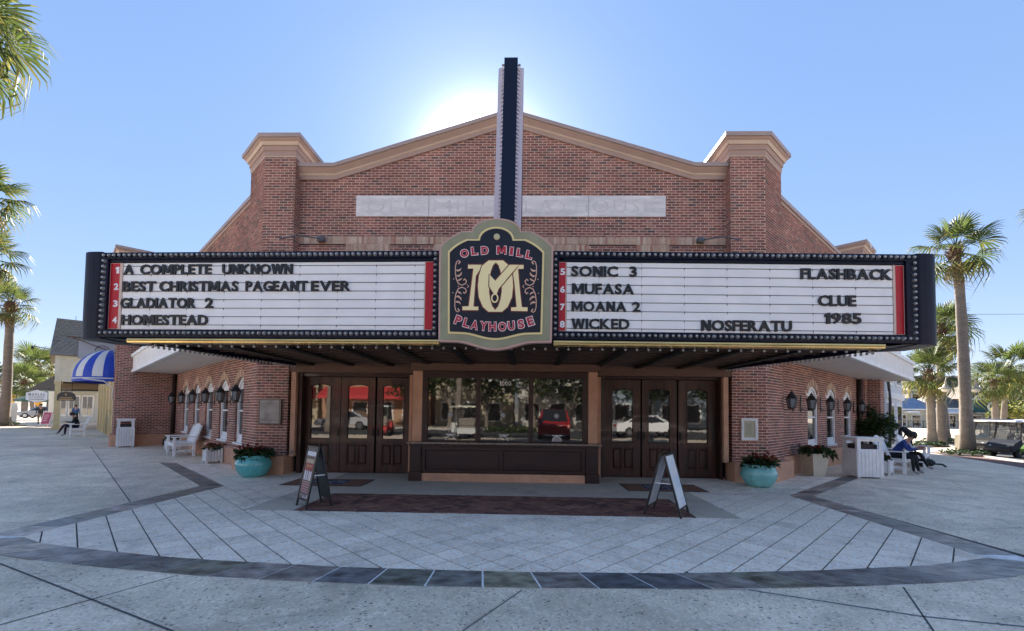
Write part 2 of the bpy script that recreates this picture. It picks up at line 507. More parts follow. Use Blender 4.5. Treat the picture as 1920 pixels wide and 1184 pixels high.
# front zone: below y=-3.92, inside the arc
fr = [(0, 1, -3.92), (-1, 0, -LBI), (1, 0, RBI)]
for p, q in zip(front_in, front_in[1:]):
    dx, dy = q[0] - p[0], q[1] - p[1]
    fr.append((dy, -dx, dy * p[0] - dx * p[1]))
SX0, SX1 = -4.35, 3.35
zones.append(fr)
zones.append([(0, -1, 3.92), (0, 1, ELY), (-1, 0, -LBI), (1, 0, SX0)])
zones.append([(0, -1, 3.92), (0, 1, ELY), (-1, 0, -SX1), (1, 0, RBI)])
# behind the elbows, between the diagonal bands and the walls
zones.append([(0, -1, -ELY), (1, 0, SX0), (-NLI.x, -NLI.y, -NLI.dot(Vector((LBI, ELY)))), (-1, 0, 10.4), (0, 1, 1.6)])
zones.append([(0, -1, -ELY), (-1, 0, -SX1), (-NRI.x, -NRI.y, -NRI.dot(Vector((RBI, ELY)))), (1, 0, 8.7), (0, 1, 1.0)])
tiles = []
S = 0.311; A_ = math.radians(45 + 0.9); ca, sa = math.cos(A_), math.sin(A_)
for i in range(-30, 46):
    for j in range(-30, 46):
        c = [(i * S, j * S), ((i + 1) * S, j * S), ((i + 1) * S, (j + 1) * S), (i * S, (j + 1) * S)]
        gp = 0.0075
        c = [(c[0][0] + gp, c[0][1] + gp), (c[1][0] - gp, c[1][1] + gp), (c[2][0] - gp, c[2][1] - gp), (c[3][0] + gp, c[3][1] - gp)]
        # u along (1,1), v along (-1,1); offsets fitted to the joints in the photograph
        w = [((u - 4.60) * ca - (v - 4.63) * sa, (u - 4.60) * sa + (v - 4.63) * ca) for u, v in c]
        cx, cy = sum(p[0] for p in w) / 4, sum(p[1] for p in w) / 4
        if not (-10.6 < cx < 9 and -6.8 < cy < 2): continue
        for z in zones:
            p = w
            for h in z:
                p = clip(p, *h)
                if len(p) < 3: break
            if len(p) >= 3 and area(p) > 0.0012:
                # nothing under the pier plinths or the slab before the doors
                tiles.append((p, cx, cy))
tiles.sort(key=lambda t: (t[1]) ** 2 + (t[2] - CAM_Y) ** 2 + (0 if area(t[0]) > 0.05 else 60))
rest = MB()
for k, (p, cx, cy) in enumerate(tiles):
    if k < 300:
        b = MB(); jz = random.uniform(-0.0006, 0.0006)
        b.slab(p, 0.0035, 0.0105 + jz)
        b.build('tile', M_tile, plaza)
    else:
        rest.slab(p, 0.0035, 0.0105)
rest.build('tile_field', M_tile, plaza, kind='stuff')

# --- slate border bands, slab by slab, with pale joints
lg = MB()
lg.slab(front_out + front_in[::-1], 0.0045, 0.0070)
lg.slab([(LBO, -5.72), (LBI, -5.55), (LBI, ELY), (LBO, ELY - 0.02)], 0.0045, 0.0070)
lg.slab([(RBI, -5.62), (RBO, -5.86), (RBO, ELY - 0.02), (RBI, ELY)], 0.0045, 0.0070)
def band_pts(o, d, w, nn): pass
lo, li = Vector((LBO - 0.02, ELY)), Vector((LBI + 0.02, ELY))
L_end, R_end = 5.2, 4.3
lg.slab([tuple(lo), tuple(li), tuple(li + UL * L_end), tuple(lo + UL * (L_end - 0.15))], 0.0045, 0.0070)
ro, ri = Vector((RBO, ELY)), Vector((RBI, ELY))
lg.slab([tuple(ri), tuple(ro), tuple(ro + UR * (R_end - 0.1)), tuple(ri + UR * R_end)], 0.0045, 0.0070)
lg.build('slate_grout', M_lgrout, plaza)
def slate(p):
    b = MB(); b.slab(p, 0.006, 0.0115 + random.uniform(-0.0008, 0.0008)); b.build('slate_slab', M_slate, plaza)
n = 24
for k in range(n):
    a, b_ = (k + 0.02) / n, (k + 1 - 0.02) / n
    sl = (k - n / 2) / n * 0.010
    slate([lerp_chain(front_out, min(1, max(0, a))), lerp_chain(front_out, b_), lerp_chain(front_in, b_), lerp_chain(front_in, a)])
for (x0, x1) in ((LBO, LBI), (RBI, RBO)):
    y = -5.50
    while y < ELY - 0.03:
        y2 = min(y + 0.44, ELY - 0.03)
        slate([(x0, y), (x1, y), (x1, y2 - 0.01), (x0, y2 - 0.01)]); y = y2
for a, b_, u, e in ((lo, li, UL, L_end), (ri, ro, UR, R_end)):
    s = 0.0
    while s < e - 0.2:
        p = [a + u * s, b_ + u * s, b_ + u * (s + 0.43), a + u * (s + 0.43)]
        slate([tuple(q) for q in p]); s += 0.445

# --- smooth slab before the doors
sm = MB(); sm.slab([(SX0 + 0.004, -2.42), (SX1 - 0.004, -2.42), (SX1 - 0.004, 0.34), (SX0 + 0.004, 0.34)], 0.0045, 0.0105)
sm.slab([(SX0 + 0.004, -3.915), (-3.58, -3.915), (-3.55, -2.425), (SX0 + 0.004, -2.425)], 0.0045, 0.0105)
sm.slab([(2.68, -3.915), (SX1 - 0.004, -3.915), (SX1 - 0.004, -2.425), (2.72, -2.425)], 0.0045, 0.0105)
sm.build('entrance_slab', M_smooth, kind='structure')
# --- herringbone brick panel with a header course along its edges
hb = []
hx0, hx1, hy0, hy1 = -3.57, 2.67, -3.91, -2.43
bw = 0.103
for i in range(-60, 60):
    for j in range(-60, 60):
        if (i - j) % 4 == 0: r = (i, j, i + 2, j + 1)
        elif (i - j) % 4 == 2: r = (i, j, i + 1, j + 2)
        else: continue
        if (i - j) % 4 == 2: r = (i + 1, j, i + 2, j + 2)
        p = [(r[0] * bw + .004, r[1] * bw + .004), (r[2] * bw - .004, r[1] * bw + .004), (r[2] * bw - .004, r[3] * bw - .004), (r[0] * bw + .004, r[3] * bw - .004)]
        c45 = math.sqrt(.5)
        w = [((x - y) * c45 - 0.4, (x + y) * c45 - 3.2) for x, y in p]
        for h in ((-1, 0, -(hx0 + bw)), (1, 0, hx1 - bw), (0, -1, -(hy0 + bw)), (0, 1, hy1)):
            w = clip(w, *h)
            if len(w) < 3: break
        if len(w) >= 3 and area(w) > 0.0006: hb.append(w)
x = hx0
while x < hx1 - 0.05:
    hb.append([(x + .004, hy0), (min(x + 0.2, hx1) - .004, hy0), (min(x + 0.2, hx1) - .004, hy0 + bw - .006), (x + .004, hy0 + bw - .006)]); x += 0.2
y = hy0 + bw
while y < hy1 - 0.05:
    for xa in (hx0, hx1 - bw): hb.append([(xa + .004, y), (xa + bw - .006, y), (xa + bw - .006, min(y + .2, hy1) - .006), (xa + .004, min(y + .2, hy1) - .006)])
    y += 0.2
hbp = MB(); hbp.slab([(hx0, hy0), (hx1, hy0), (hx1, hy1), (hx0, hy1)], 0.0045, 0.0075)
panel = hbp.build('brick_paving', mat('dark_sand', (0.035, 0.022, 0.02), 0.95), kind='structure')
hb.sort(key=lambda p: -area(p) * 40 + (sum(q[1] for q in p) / len(p) - CAM_Y))
rest = MB()
for k, p in enumerate(hb):
    z = 0.0125 + random.uniform(-0.0015, 0.0015)
    if k < 300:
        b = MB(); b.slab(p, 0.006, z); b.build('brick', M_herring, panel)
    else:
        rest.slab(p, 0.006, z)
rest.build('brick_field', M_herring, panel, kind='stuff')

for p in ([(0.0, -6.78), (2.05, -6.70), (3.2, -7.17), (8.5, -8.3), (9, -15), (-4.3, -15)], [(-5.26, -6.3), (-2.7, -6.6), (0.0, -6.78), (-2.4, -11.2), (-1.0, -8.36)],
          [(2.07, -6.69), (3.6, -6.48), (5.9, -5.8), (9, -5.5), (9, -8.4), (8.5, -8.3), (3.2, -7.17)], [(-6.5, -3.5), (-16.99, 6.45), (-33, 3.0), (-22, -3.9), (-6.52, -4.9)],
          [(5.72, -2.6), (9, -1.95), (9, -3.8), (5.72, -4.4)], [(5.72, -4.4), (9, -3.9), (9, -5.5), (5.9, -5.8)]):
    q = MB(); q.poly([(x, y, 0.0028) for x, y in p]); q.build('concrete_slab', M_conc, ground)
# --- joints between the big concrete slabs
def joint(a, b, w=0.014, m=None):
    a, b = Vector(a), Vector(b); d = (b - a).normalized(); s = Vector((-d.y, d.x)) * w / 2
    j = MB()
    j.poly([(*(a + s), gz(a.x) + 0.004), (*(a - s), gz(a.x) + 0.004), (*(b - s), gz(b.x) + 0.004), (*(b + s), gz(b.x) + 0.004)])
    j.build('slab_joint', m or M_joint, ground)
M_joint = mat('joint_filler', (0.10, 0.10, 0.10), 0.95, var=0.3, vscale=20)
M_joint2 = mat('light_joint', (0.20, 0.195, 0.19), 0.95, var=0.3, vscale=20)
for a, b, w, m in (((-5.26, -6.43), (-1.0, -8.36), .018, None), ((-6.5, -13), (-3.26, -6.64), .014, None), ((3.57, -6.55), (1.2, -10.7), .016, None),
                   ((2.07, -6.7), (3.2, -7.17), .03, M_joint2), ((3.2, -7.17), (8.5, -8.3), .03, M_joint2), ((0.01, -6.82), (-2.2, -10.8), .012, None),
                   ((-16.99, 6.45), (-6.52, -3.50), .018, None), ((-22, -3.9), (-9.12, -1.43), .010, None), ((10.71, 0.62), (7.6, -5.0), .016, None),
                   ((6.4, 0.2), (14.0, -7.3), .012, M_joint2), ((-21.0, -1.2), (-12.6, 4.4), .010, M_joint2), ((-30, 8), (-20.5, 10.2), .02, None),
                   ((-33.0, 3.0), (-17.0, 6.5), .012, M_joint2), ((5.8, -4.4), (18, -2.9), .010, M_joint2), ((5.75, -2.6), (16, -0.5), .010, M_joint2)):
    joint(a, b, w, m)
# metal survey disc and gum spots
sp = MB()
for _ in range(60):
    x, y = random.uniform(-6.5, 6.5), random.uniform(-9.5, -2.5)
    r_ = random.uniform(0.006, 0.017)
    sp.poly([(x + r_ * math.cos(t), y + r_ * math.sin(t) * random.uniform(.6, 1), 0.0135) for t in [k * math.pi / 3 for k in range(6)]])
sp.build('gum_spots', mat('old_gum', (0.05, 0.05, 0.055), 0.9), kind='stuff')
# ================================================================ the theatre
theatre = thing('theatre_building', (-0.35, 0.3, 0), 'red brick cinema with stepped gable, capped corner towers and canopied wings', 'building')
BR_L, BR_H, BR_D = 0.186, 0.0505, 0.006
PITCH_X, PITCH_Z = 0.2032, 0.0677
_bm = MB(); _bm.box(-BR_L / 2, BR_L / 2, -BR_D, 0.0, -BR_H / 2, BR_H / 2)
BRICK_ME = _bm.mesh('brick', M_brick)
brick_singles = []      # (priority, matrix)
brick_rest = MB()
mortar = MB()
def frame(O, u, z=0.0):
    """wall frame: x along u, y into the wall, z up; origin on the mortar face"""
    u = Vector((u[0], u[1], 0)).normalized()
    n = Vector((-u.y, u.x, 0))
    m = Matrix(((u.x, n.x, 0, O[0]), (u.y, n.y, 0, O[1]), (0, 0, 1, z), (0, 0, 0, 1)))
    return m
def brick_wall(O, u, L, z0, z1, allowed=None, prio=None, phase=0.0, back=0.0, msh=None, target=None):
    """running-bond brick face on a mortar bed; allowed(z) gives open intervals of s in [0,L]"""
    Mf = frame(O, u)
    tgt = target or brick_rest
    mo = msh or mortar
    k = 0
    z = z0
    while z < z1 - 0.02:
        zt = min(z + PITCH_Z, z1)
        iv = allowed((z + zt) / 2) if allowed else [(0, L)]
        for a, b in iv:
            a, b = max(a, 0), min(b, L)
            if b - a < 0.01: continue
            mo.v += [tuple(Mf @ Vector(p)) for p in ((a, 0, z), (b, 0, z), (b, 0, zt), (a, 0, zt))]
            q = len(mo.v) - 4; mo.f.append((q, q + 1, q + 2, q + 3)); mo.mi.append(0)
            off = (0.0 if k % 2 else PITCH_X / 2) + phase
            i0 = math.floor((a - off) / PITCH_X)
            s = off + i0 * PITCH_X
            while s < b:
                xa, xb = max(s + 0.0085, a), min(s + PITCH_X - 0.0085, b)
                if xb - xa > 0.025:
                    za, zb = z + 0.0085, zt - 0.0085
                    if prio is not None and xb - xa > 0.175 and zt - z > PITCH_Z * 0.9:
                        brick_singles.append((prio + random.random() * 0.01, Mf @ Matrix.Translation(((xa + xb) / 2, random.uniform(-.001, .001), (za + zb) / 2))))
                    else:
                        dd = BR_D + random.uniform(-.0015, .0015)
                        p = [(xa, -dd, za), (xb, -dd, za), (xb, 0, za), (xa, 0, za), (xa, -dd, zb), (xb, -dd, zb), (xb, 0, zb), (xa, 0, zb)]
                        qq = len(tgt.v); tgt.v += [tuple(Mf @ Vector(w)) for w in p]
                        for f in ((0, 3, 2, 1), (4, 5, 6, 7), (0, 1, 5, 4), (1, 2, 6, 5), (3, 0, 4, 7)):
                            tgt.f.append(tuple(qq + i for i in f)); tgt.mi.append(0)
                s += PITCH_X
        z = zt; k += 1
tan_rest = MB()
def soldier(Mf, a, b, z0, z1, y=0.0):
    s = a
    while s < b - 0.03:
        e = min(s + 0.0677, b)
        d = 0.013 + random.uniform(-.002, .002)
        bb = MB(Mf); bb.box(s + .004, e - .004, y - d, y, z0 + .005, z1 - .005)
        q = len(tan_rest.v); tan_rest.v += bb.v; tan_rest.f += [tuple(i + q for i in f) for f in bb.f]; tan_rest.mi += bb.mi
        s = e
# ---- front gable wall, mortar face at y = 0.27
GX0, GX1, GY = -5.77, 5.02, 0.27
PEAK = (-0.40, 8.97)
def gable_top(x):
    if x < -4.85: return 7.55
    if x > 4.20: return 7.55
    if x < PEAK[0]: return 7.55 + (x + 4.85) / (PEAK[0] + 4.85) * (PEAK[1] - 7.55)
    return 7.55 + (4.20 - x) / (4.20 - PEAK[0]) * (PEAK[1] - 7.55)
STONE = (-4.31, 3.53, 6.50, 7.05)
def g_allow(z):
    if z < 7.5: iv = [(GX0, GX1)]
    else:
        k = (z - 7.55) / (PEAK[1] - 7.55)
        if k < 0: iv = [(GX0, GX1)]
        elif k >= 1: return []
        else: iv = [(-4.85 + k * (PEAK[0] + 4.85), 4.20 - k * (4.20 - PEAK[0]))]
    out = []
    for a, b in iv:
        if STONE[2] < z < STONE[3]:
            out += [(a, STONE[0]), (STONE[1], b)]
        else: out.append((a, b))
    sol = []
    # tan string course of soldier bricks with stepped blocks below it
    if 5.80 < z < 6.00: return []
    if 5.60 < z < 5.80:
        res = []
        cuts = SOLD
        for a, b in out:
            cur = a
            for c, d in cuts:
                if c > cur: res.append((cur, min(c, b)))
                cur = max(cur, d)
            if cur < b: res.append((cur, b))
        out = res
    return [(a - GX0, b - GX0) for a, b in out]
SOLD = [(-4.55, -3.42), (-2.30, -1.2), (0.42, 1.62), (2.80, 3.62)]
brick_wall((GX0, GY), (1, 0), GX1 - GX0, 3.4, PEAK[1], g_allow, prio=5)
Mg = frame((0, GY), (1, 0))
soldier(Mg, GX0, GX1, 5.80, 6.00)
for c, d in SOLD: soldier(Mg, c, d, 5.60, 5.80)
for a_, b_, z_, w_ in [(GX0, GX1, 5.80, 6.0)] + [(c, d, 5.60, 5.80) for c, d in SOLD]: mortar.box(a_, b_, GY + .001, GY + 0.012, z_, w_)
# ---- towers: front, inner return and splayed outer face
def tower(P, sgn, x_in, ux, side_len=1.15, zt=7.92):
    # P = outer front corner; x_in = inner front corner
    if sgn < 0:
        brick_wall((P.x, 0), (1, 0), x_in - P.x, 0.42, zt, prio=1)
        brick_wall((x_in, 0), (0, 1), 0.30, 0.42, zt)
        s = P + ux * side_len
        brick_wall((s.x, s.y), -ux, side_len, 0.42, zt, phase=0.05)
    else:
        brick_wall((x_in, 0), (1, 0), P.x - x_in, 0.42, zt, prio=1)
        brick_wall((x_in, 0.30), (0, -1), 0.30, 0.42, zt)
        brick_wall((P.x, P.y), ux, side_len, 0.42, zt, phase=0.05)
TLX, TRX = -5.77, 5.02
tower(PA, -1, TLX, UL)
tower(PB, 1, TRX, UR)
# return faces of the piers towards the recessed doors
brick_wall((TLX, 0.0), (0, 1), 0.34, 0.42, 3.4)
brick_wall((TRX, 0.34), (0, -1), 0.34, 0.42, 3.4)
# solid cores behind the brick skins
core = MB()
for P, x_in, ux, ni in ((PA, TLX, UL, NLI), (PB, TRX, UR, NRI)):
    e = P + ux * 1.15
    o = e + ni * 1.2
    eps = 0.004
    poly = [(P.x, 0.004), (x_in, 0.004), (x_in, 1.1), tuple(o), tuple(e)]
    c = Vector((sum(p[0] for p in poly) / 5, sum(p[1] for p in poly) / 5))
    poly = [tuple(c + (Vector(p) - c) * 0.994) for p in poly]
    core.slab(poly, 0.0, 7.94)
core.slab([(-5.9, GY + 0.008), (5.1, GY + 0.008), (5.1, GY + 0.34), (-5.9, GY + 0.34)], 2.72, 7.6)
core.prism([(-4.85, 7.58), (4.20, 7.58), (PEAK[0], PEAK[1] - 0.02)], GY + 0.008, GY + 0.34)
# ---- wing walls with arched windows
WIN_W, WIN_Z0, WIN_SP, WIN_TOP = 1.06, 0.64, 2.20, 2.46
rise = WIN_TOP - WIN_SP; RAD = (WIN_W ** 2 / 4 + rise ** 2) / (2 * rise)
def win_half(z):
    if z < WIN_SP: return WIN_W / 2
    t = RAD - (WIN_TOP - z) if z < WIN_TOP else None
    if t is None: return 0
    return math.sqrt(max(0, RAD * RAD - t * t))
LWINS = [1.78, 3.62, 5.52, 7.44, 9.42]
RWINS = [4.08, 6.16, 8.40]
WTOP = 7.30
def wing_allow(wins, L, flip):
    def f(z):
        hs = []
        if WIN_Z0 < z < WIN_TOP + 0.2:
            for w in wins:
                # opening plus the ring of voussoirs
                if z < WIN_SP: h = WIN_W / 2
                else:
                    rr = RAD + 0.20
                    t = RAD - (WIN_TOP - z)
                    h = math.sqrt(max(0, rr * rr - t * t)) if abs(t) < rr else 0
                    h = min(h, WIN_W / 2 + 0.16)
                if h > 0: hs.append((w - h, w + h))
        out, cur = [], 1.05
        for a, b in hs:
            out.append((cur, a)); cur = b
        out.append((cur, L))
        if flip: out = [(L - b, L - a) for a, b in out][::-1]
        return out
    return f
LL, LR = 11.6, 10.0
pL = onL(LL)
brick_wall(pL, -UL, LL, 0.42, WTOP, wing_allow(LWINS, LL, True))
brick_wall((WR0.x, WR0.y), UR, LR, 0.0, WTOP, wing_allow(RWINS, LR, False))
wing_core = MB()
def arch_pts(w, h_in=0.0, n=9, z0=WIN_Z0):
    hw = WIN_W / 2 - h_in
    ri = RAD - h_in
    a0 = math.asin(min(1, hw / ri))
    zc = WIN_TOP - RAD
    pts = [(w - hw, z0 + h_in), (w + hw, z0 + h_in)]
    for k in range(n + 1):
        a = a0 - 2 * a0 * k / n
        pts.append((w + ri * math.sin(a), zc + ri * math.cos(a)))
    return pts
def window(Mf, s, rec, lab=None):
    """white arched sash: surround of tan voussoirs, frame, arched head panel, pane, rail, lower panel"""
    # voussoirs
    a0 = math.asin((WIN_W / 2 + 0.02) / (RAD + 0.1)) + 0.05
    zc = WIN_TOP - RAD; n = 17
    for k in range(n):
        t0, t1 = -a0 + 2 * a0 * k / n + 0.008, -a0 + 2 * a0 * (k + 1) / n - 0.008
        ro = RAD + (0.20 if k != n // 2 else 0.26)
        if k == n // 2: t0 -= .03; t1 += .03
        b = MB(Mf)
        q = [(s + r_ * math.sin(t), zc + r_ * math.cos(t)) for r_, t in ((RAD + .004, t0), (RAD + .004, t1), (ro, t1), (ro, t0))]
        b.prism(q, -0.016, 0.05)
        m0 = len(tan_rest.v); tan_rest.v += b.v; tan_rest.f += [tuple(i + m0 for i in f) for f in b.f]; tan_rest.mi += b.mi
    hw = WIN_W / 2
    # mortar bed under the voussoirs
    bed = []
    rr = RAD + 0.21
    am = math.asin(min(0.999, (hw + 0.17) / rr))
    for k in range(11):
        a = -am + 2 * am * k / 10
        bed.append((s + rr * math.sin(a), zc + rr * math.cos(a)))
    inn = [(s + RAD * math.sin(-math.asin(hw / RAD) + 2 * math.asin(hw / RAD) * k / 10), zc + RAD * math.cos(-math.asin(hw / RAD) + 2 * math.asin(hw / RAD) * k / 10)) for k in range(11)]
    for k in range(10):
        b = MB(Mf); b.poly([(inn[k][0], 0.002, inn[k][1]), (inn[k + 1][0], 0.002, inn[k + 1][1]), (bed[k + 1][0], 0.002, bed[k + 1][1]), (bed[k][0], 0.002, bed[k][1])])
        m0 = len(mortar.v); mortar.v += b.v; mortar.f += [tuple(i + m0 for i in f) for f in b.f]; mortar.mi += b.mi
    for sd in (-1, 1):
        b = MB(Mf); e = bed[0] if sd < 0 else bed[-1]; i_ = inn[0] if sd < 0 else inn[-1]
        b.poly([(i_[0], .002, i_[1]), (e[0], .002, e[1]), (e[0], .002, WIN_SP - .02), (i_[0], .002, WIN_SP - .02)])
        m0 = len(mortar.v); mortar.v += b.v; mortar.f += [tuple(i + m0 for i in f) for f in b.f]; mortar.mi += b.mi
    # brick reveals of the opening
    for sd in (-1, 1):
        z = WIN_Z0
        while z < WIN_SP - 0.02:
            b = MB(Mf); x = s + sd * hw
            b.box(min(x, x - sd * .004), max(x, x - sd * .004), 0.004, rec - .004, z + .005, z + PITCH_Z - .006)
            m0 = len(brick_rest.v); brick_rest.v += b.v; brick_rest.f += [tuple(i + m0 for i in f) for f in b.f]; brick_rest.mi += b.mi
            z += PITCH_Z
        b = MB(Mf); b.box(min(x, x + sd * .05), max(x, x + sd * .05), 0.001, rec + .06, WIN_Z0, WIN_SP + .3 * 0)
        m0 = len(mortar.v); mortar.v += b.v; mortar.f += [tuple(i + m0 for i in f) for f in b.f]; mortar.mi += b.mi
    fr = MB(Mf)
    outer, inner = arch_pts(s, 0.0), arch_pts(s, 0.09)
    nn = len(outer)
    for i in range(nn):
        j = (i + 1) % nn
        o0, o1, i0, i1 = outer[i], outer[j], inner[i], inner[j]
        ya, yb = rec - 0.05, rec + 0.03
        fr.hexa([(o0[0], ya, o0[1]), (o1[0], ya, o1[1]), (i1[0], ya, i1[1]), (i0[0], ya, i0[1]), (o0[0], yb, o0[1]), (o1[0], yb, o1[1]), (i1[0], yb, i1[1]), (i0[0], yb, i0[1])])
    fr.box(s - hw - 0.02, s + hw + 0.02, -0.04, rec, WIN_Z0 - 0.05, WIN_Z0 - 0.002)
    w = fr.build('window', M_white, theatre)
    head = MB(Mf)
    hp = [p for p in arch_pts(s, 0.068) if p[1] > 2.15]
    hp = [(s - hw + .068, 2.13), (s + hw - .068, 2.13)] + hp
    head.prism(hp, rec - .015, rec + .02); head.build('head_panel', M_white, w)
    lo = MB(Mf); lo.box(s - hw + .068, s + hw - .068, rec - .02, rec + .02, WIN_Z0 + .068, 0.86); lo.build('lower_panel', M_white, w)
    gl = MB(Mf); gl.box(s - hw + .068, s + hw - .068, rec + .0, rec + .012, 0.86, 2.13); gl.build('pane', M_glass, w)
    bars = MB(Mf); bars.box(s - hw + .066, s + hw - .066, rec - .022, rec - .002, 1.50, 1.545)
    bars.box(s - hw + .066, s - hw + .10, rec - .022, rec - .002, .86, 2.13); bars.box(s + hw - .10, s + hw - .066, rec - .022, rec - .002, .86, 2.13)
    bars.build('sash_bar', M_white, w)
    return w
MfL = frame(pL, -UL); MfR = frame((WR0.x, WR0.y), UR)
for s in LWINS: window(MfL, LL - s, 0.11)
for s in RWINS: window(MfR, s, 0.07)
# wing cores (behind windows) up to the roof
def quad_core(a, b, ni, t0, t1, z0, z1):
    p = [a + ni * t0, b + ni * t0, b + ni * t1, a + ni * t1]
    core.slab([tuple(q) for q in p], z0, z1)
quad_core(WL0 + UL * 1.0, WL0 + UL * LL, NLI, 0.15, 1.2, 0.0, 2.6)
quad_core(WR0 + UR * 1.0, WR0 + UR * LR, NRI, 0.10, 1.2, -0.4, 2.6)
quad_core(WL0 + UL * 1.0, WL0 + UL * LL, NLI, 0.008, 1.2, 2.6, 7.28)
quad_core(WR0 + UR * 1.0, WR0 + UR * LR, NRI, 0.008, 1.2, 2.6, 7.28)
core.slab([(-5.8, 1.0), (5.0, 1.0), tuple(WR0 + UR * LR + NRI * 1.1), (12.5, 26), (-14.5, 26), tuple(WL0 + UL * LL + NLI * 1.1)], 0.0, 7.0)
core.build('inner_wall', M_dark, theatre)
# wing plinths
pl = MB()
def plinth(O, u, n_in, s0, s1, pr, z0, z1, tgt):
    a, b = O + u * s0, O + u * s1
    c, d = b - n_in * pr, a - n_in * pr
    cc, dd = b - n_in * (pr - .03), a - n_in * (pr - .03)
    tgt.slab([tuple(a), tuple(b), tuple(c), tuple(d)], z0, z1 - 0.03)
    v = [(*a, z1 - .03), (*b, z1 - .03), (*c, z1 - .03), (*d, z1 - .03), (*a, z1), (*b, z1), (*cc, z1), (*dd, z1)]
    tgt.hexa(v)
plinth(WL0, UL, NLI, 1.0, LL, 0.10, 0.0, 0.47, pl)
pl.build('wing_plinth', M_stucco, theatre, bevel=0.008); pl = MB()
plinth(WR0, UR, NRI, 1.0, LR, 0.10, -0.4, 0.50, pl)
pl.build('wing_plinth', M_stucco, theatre, bevel=0.008)
for P, x_in, u, ni, sg in ((PA, TLX, UL, NLI, -1), (PB, TRX, UR, NRI, 1)):
    p = MB()
    pr = 0.20
    e = P + u * 1.22
    # outer corner mitre of the plinth
    k = Vector((P.x + sg * pr * math.tan(R(22)), -pr))
    poly = [(x_in - sg * 0.02 + (-sg) * 0.02, -pr), (x_in - sg * 0.04, 0.33), (x_in + sg * .3, 0.5), tuple(e + ni * .2), tuple(e - ni * pr), tuple(k)]
    p.slab(poly, -0.02, 0.43)
    c = Vector((P.x, 0.5))
    poly2 = [tuple(Vector(q) + (c - Vector(q)).normalized() * 0.02) for q in poly]
    a = p.vv([(x, y, 0.4305) for x, y in poly]); b = p.vv([(x, y, 0.452) for x, y in poly2])
    n_ = len(poly)
    for i in range(n_): p.face((a + i, a + (i + 1) % n_, b + (i + 1) % n_, b + i))
    p.face(range(b, b + n_))
    p.build('pier_plinth', M_stucco, theatre, bevel=0.01)

# ---- cornices: profile swept along plan or elevation polylines
def sweep_plan(path, outs, prof, tgt_list):
    """path: plan points; outs: outward mitre vector per point; prof: list of (out, z, material slot)"""
    m = MB()
    rows = []
    for (o, z, _) in prof:
        rows.append(m.vv([(p[0] + v[0] * o, p[1] + v[1] * o, z) for p, v in zip(path, outs)]))
    n = len(path)
    for k in range(len(rows) - 1):
        m.m = prof[k][2]
        for i in range(n):
            j = (i + 1) % n
            m.face((rows[k] + i, rows[k] + j, rows[k + 1] + j, rows[k + 1] + i))
    m.m = prof[-1][2]
    m.face([rows[-1] + i for i in range(n)])
    m.m = 0
    m.face([rows[0] + i for i in range(n)][::-1])
    return m
def mitres(path):
    n = len(path); out = []
    cx = sum(p[0] for p in path) / n; cy = sum(p[1] for p in path) / n
    for i in range(n):
        p0, p, p1 = Vector(path[i - 1]), Vector(path[i]), Vector(path[(i + 1) % n])
        def nrm(a, b):
            d = (b - a).normalized(); q = Vector((d.y, -d.x))
            mid = (a + b) / 2
            return q if q.dot(mid - Vector((cx, cy))) > 0 else -q
        a, b = nrm(p0, p), nrm(p, p1)
        h = (a + b).normalized()
        out.append(tuple(h / max(0.4, h.dot(a))))
    return out
CAPP = [(0.0, 0.0, 0), (0.012, 0.0, 1), (0.02, 0.02, 0), (0.022, 0.15, 0), (0.045, 0.155, 0), (0.048, 0.225, 0), (0.055, 0.235, 0), (0.06, 0.27, 0), (0.085, 0.275, 1), (0.09, 0.30, 1), (0.115, 0.35, 0), (0.15, 0.385, 0), (0.155, 0.42, 2), (0.19, 0.425, 2), (0.195, 0.52, 2), (0.17, 0.535, 2)]
def cap(path, z, name='tower_cap'):
    pr = [(o, z + h, s) for o, h, s in CAPP]
    m = sweep_plan(path, mitres(path), pr, None)
    return m.build(name, [M_trim, M_trimlt, M_coping], theatre)
def tower_plan(P, x_in, u, ni, dep=1.05, L=1.15):
    e = P + u * L
    return [(P.x, 0.0), (x_in, 0.0), (x_in, dep), tuple(e + ni * 0.95), tuple(e)]
cap(tower_plan(PA, TLX, UL, NLI), 7.90)
cap(tower_plan(PB, TRX, UR, NRI), 7.90)
# gable cornice: profile (drop, out) along the elevation polyline
GC = [(GX0 + 0.0, 7.47), (-4.85, 7.47), (PEAK[0], 8.86), (4.20, 7.47), (GX1 - 0.0, 7.47)]
GPROF = [(-0.015, 0.0, 0), (-0.015, 0.03, 0), (0.085, 0.035, 1), (0.10, 0.055, 1), (0.125, 0.06, 0), (0.165, 0.085, 0), (0.225, 0.125, 0), (0.25, 0.135, 2), (0.255, 0.17, 2), (0.345, 0.175, 2), (0.36, 0.15, 2), (0.36, -0.40, 2)]
gm = MB()
rows = []
for h, o, _ in GPROF:
    rows.append(gm.vv([(x, GY - 0.012 - o, z + h) for x, z in GC]))
for k in range(len(rows) - 1):
    gm.m = GPROF[k][2]
    for i in range(len(GC) - 1):
        gm.face((rows[k] + i, rows[k] + i + 1, rows[k + 1] + i + 1, rows[k + 1] + i))
gm.build('gable_cornice', [M_trim, M_trimlt, M_coping], theatre)
# wing copings
for O, u, ni, L in ((WL0, UL, NLI, LL), (WR0, UR, NRI, LR)):
    c = MB()
    for (o, z0, z1, t) in ((0.03, 7.20, 7.29, 0), (0.07, 7.292, 7.40, 2)):
        a, b = O + u * 1.05, O + u * L
        c.m = t
        c.slab([tuple(a - ni * o), tuple(b - ni * o), tuple(b + ni * 0.3), tuple(a + ni * 0.3)], z0, z1)
    c.build('wing_coping', [M_trim, M_trimlt, M_coping], theatre)
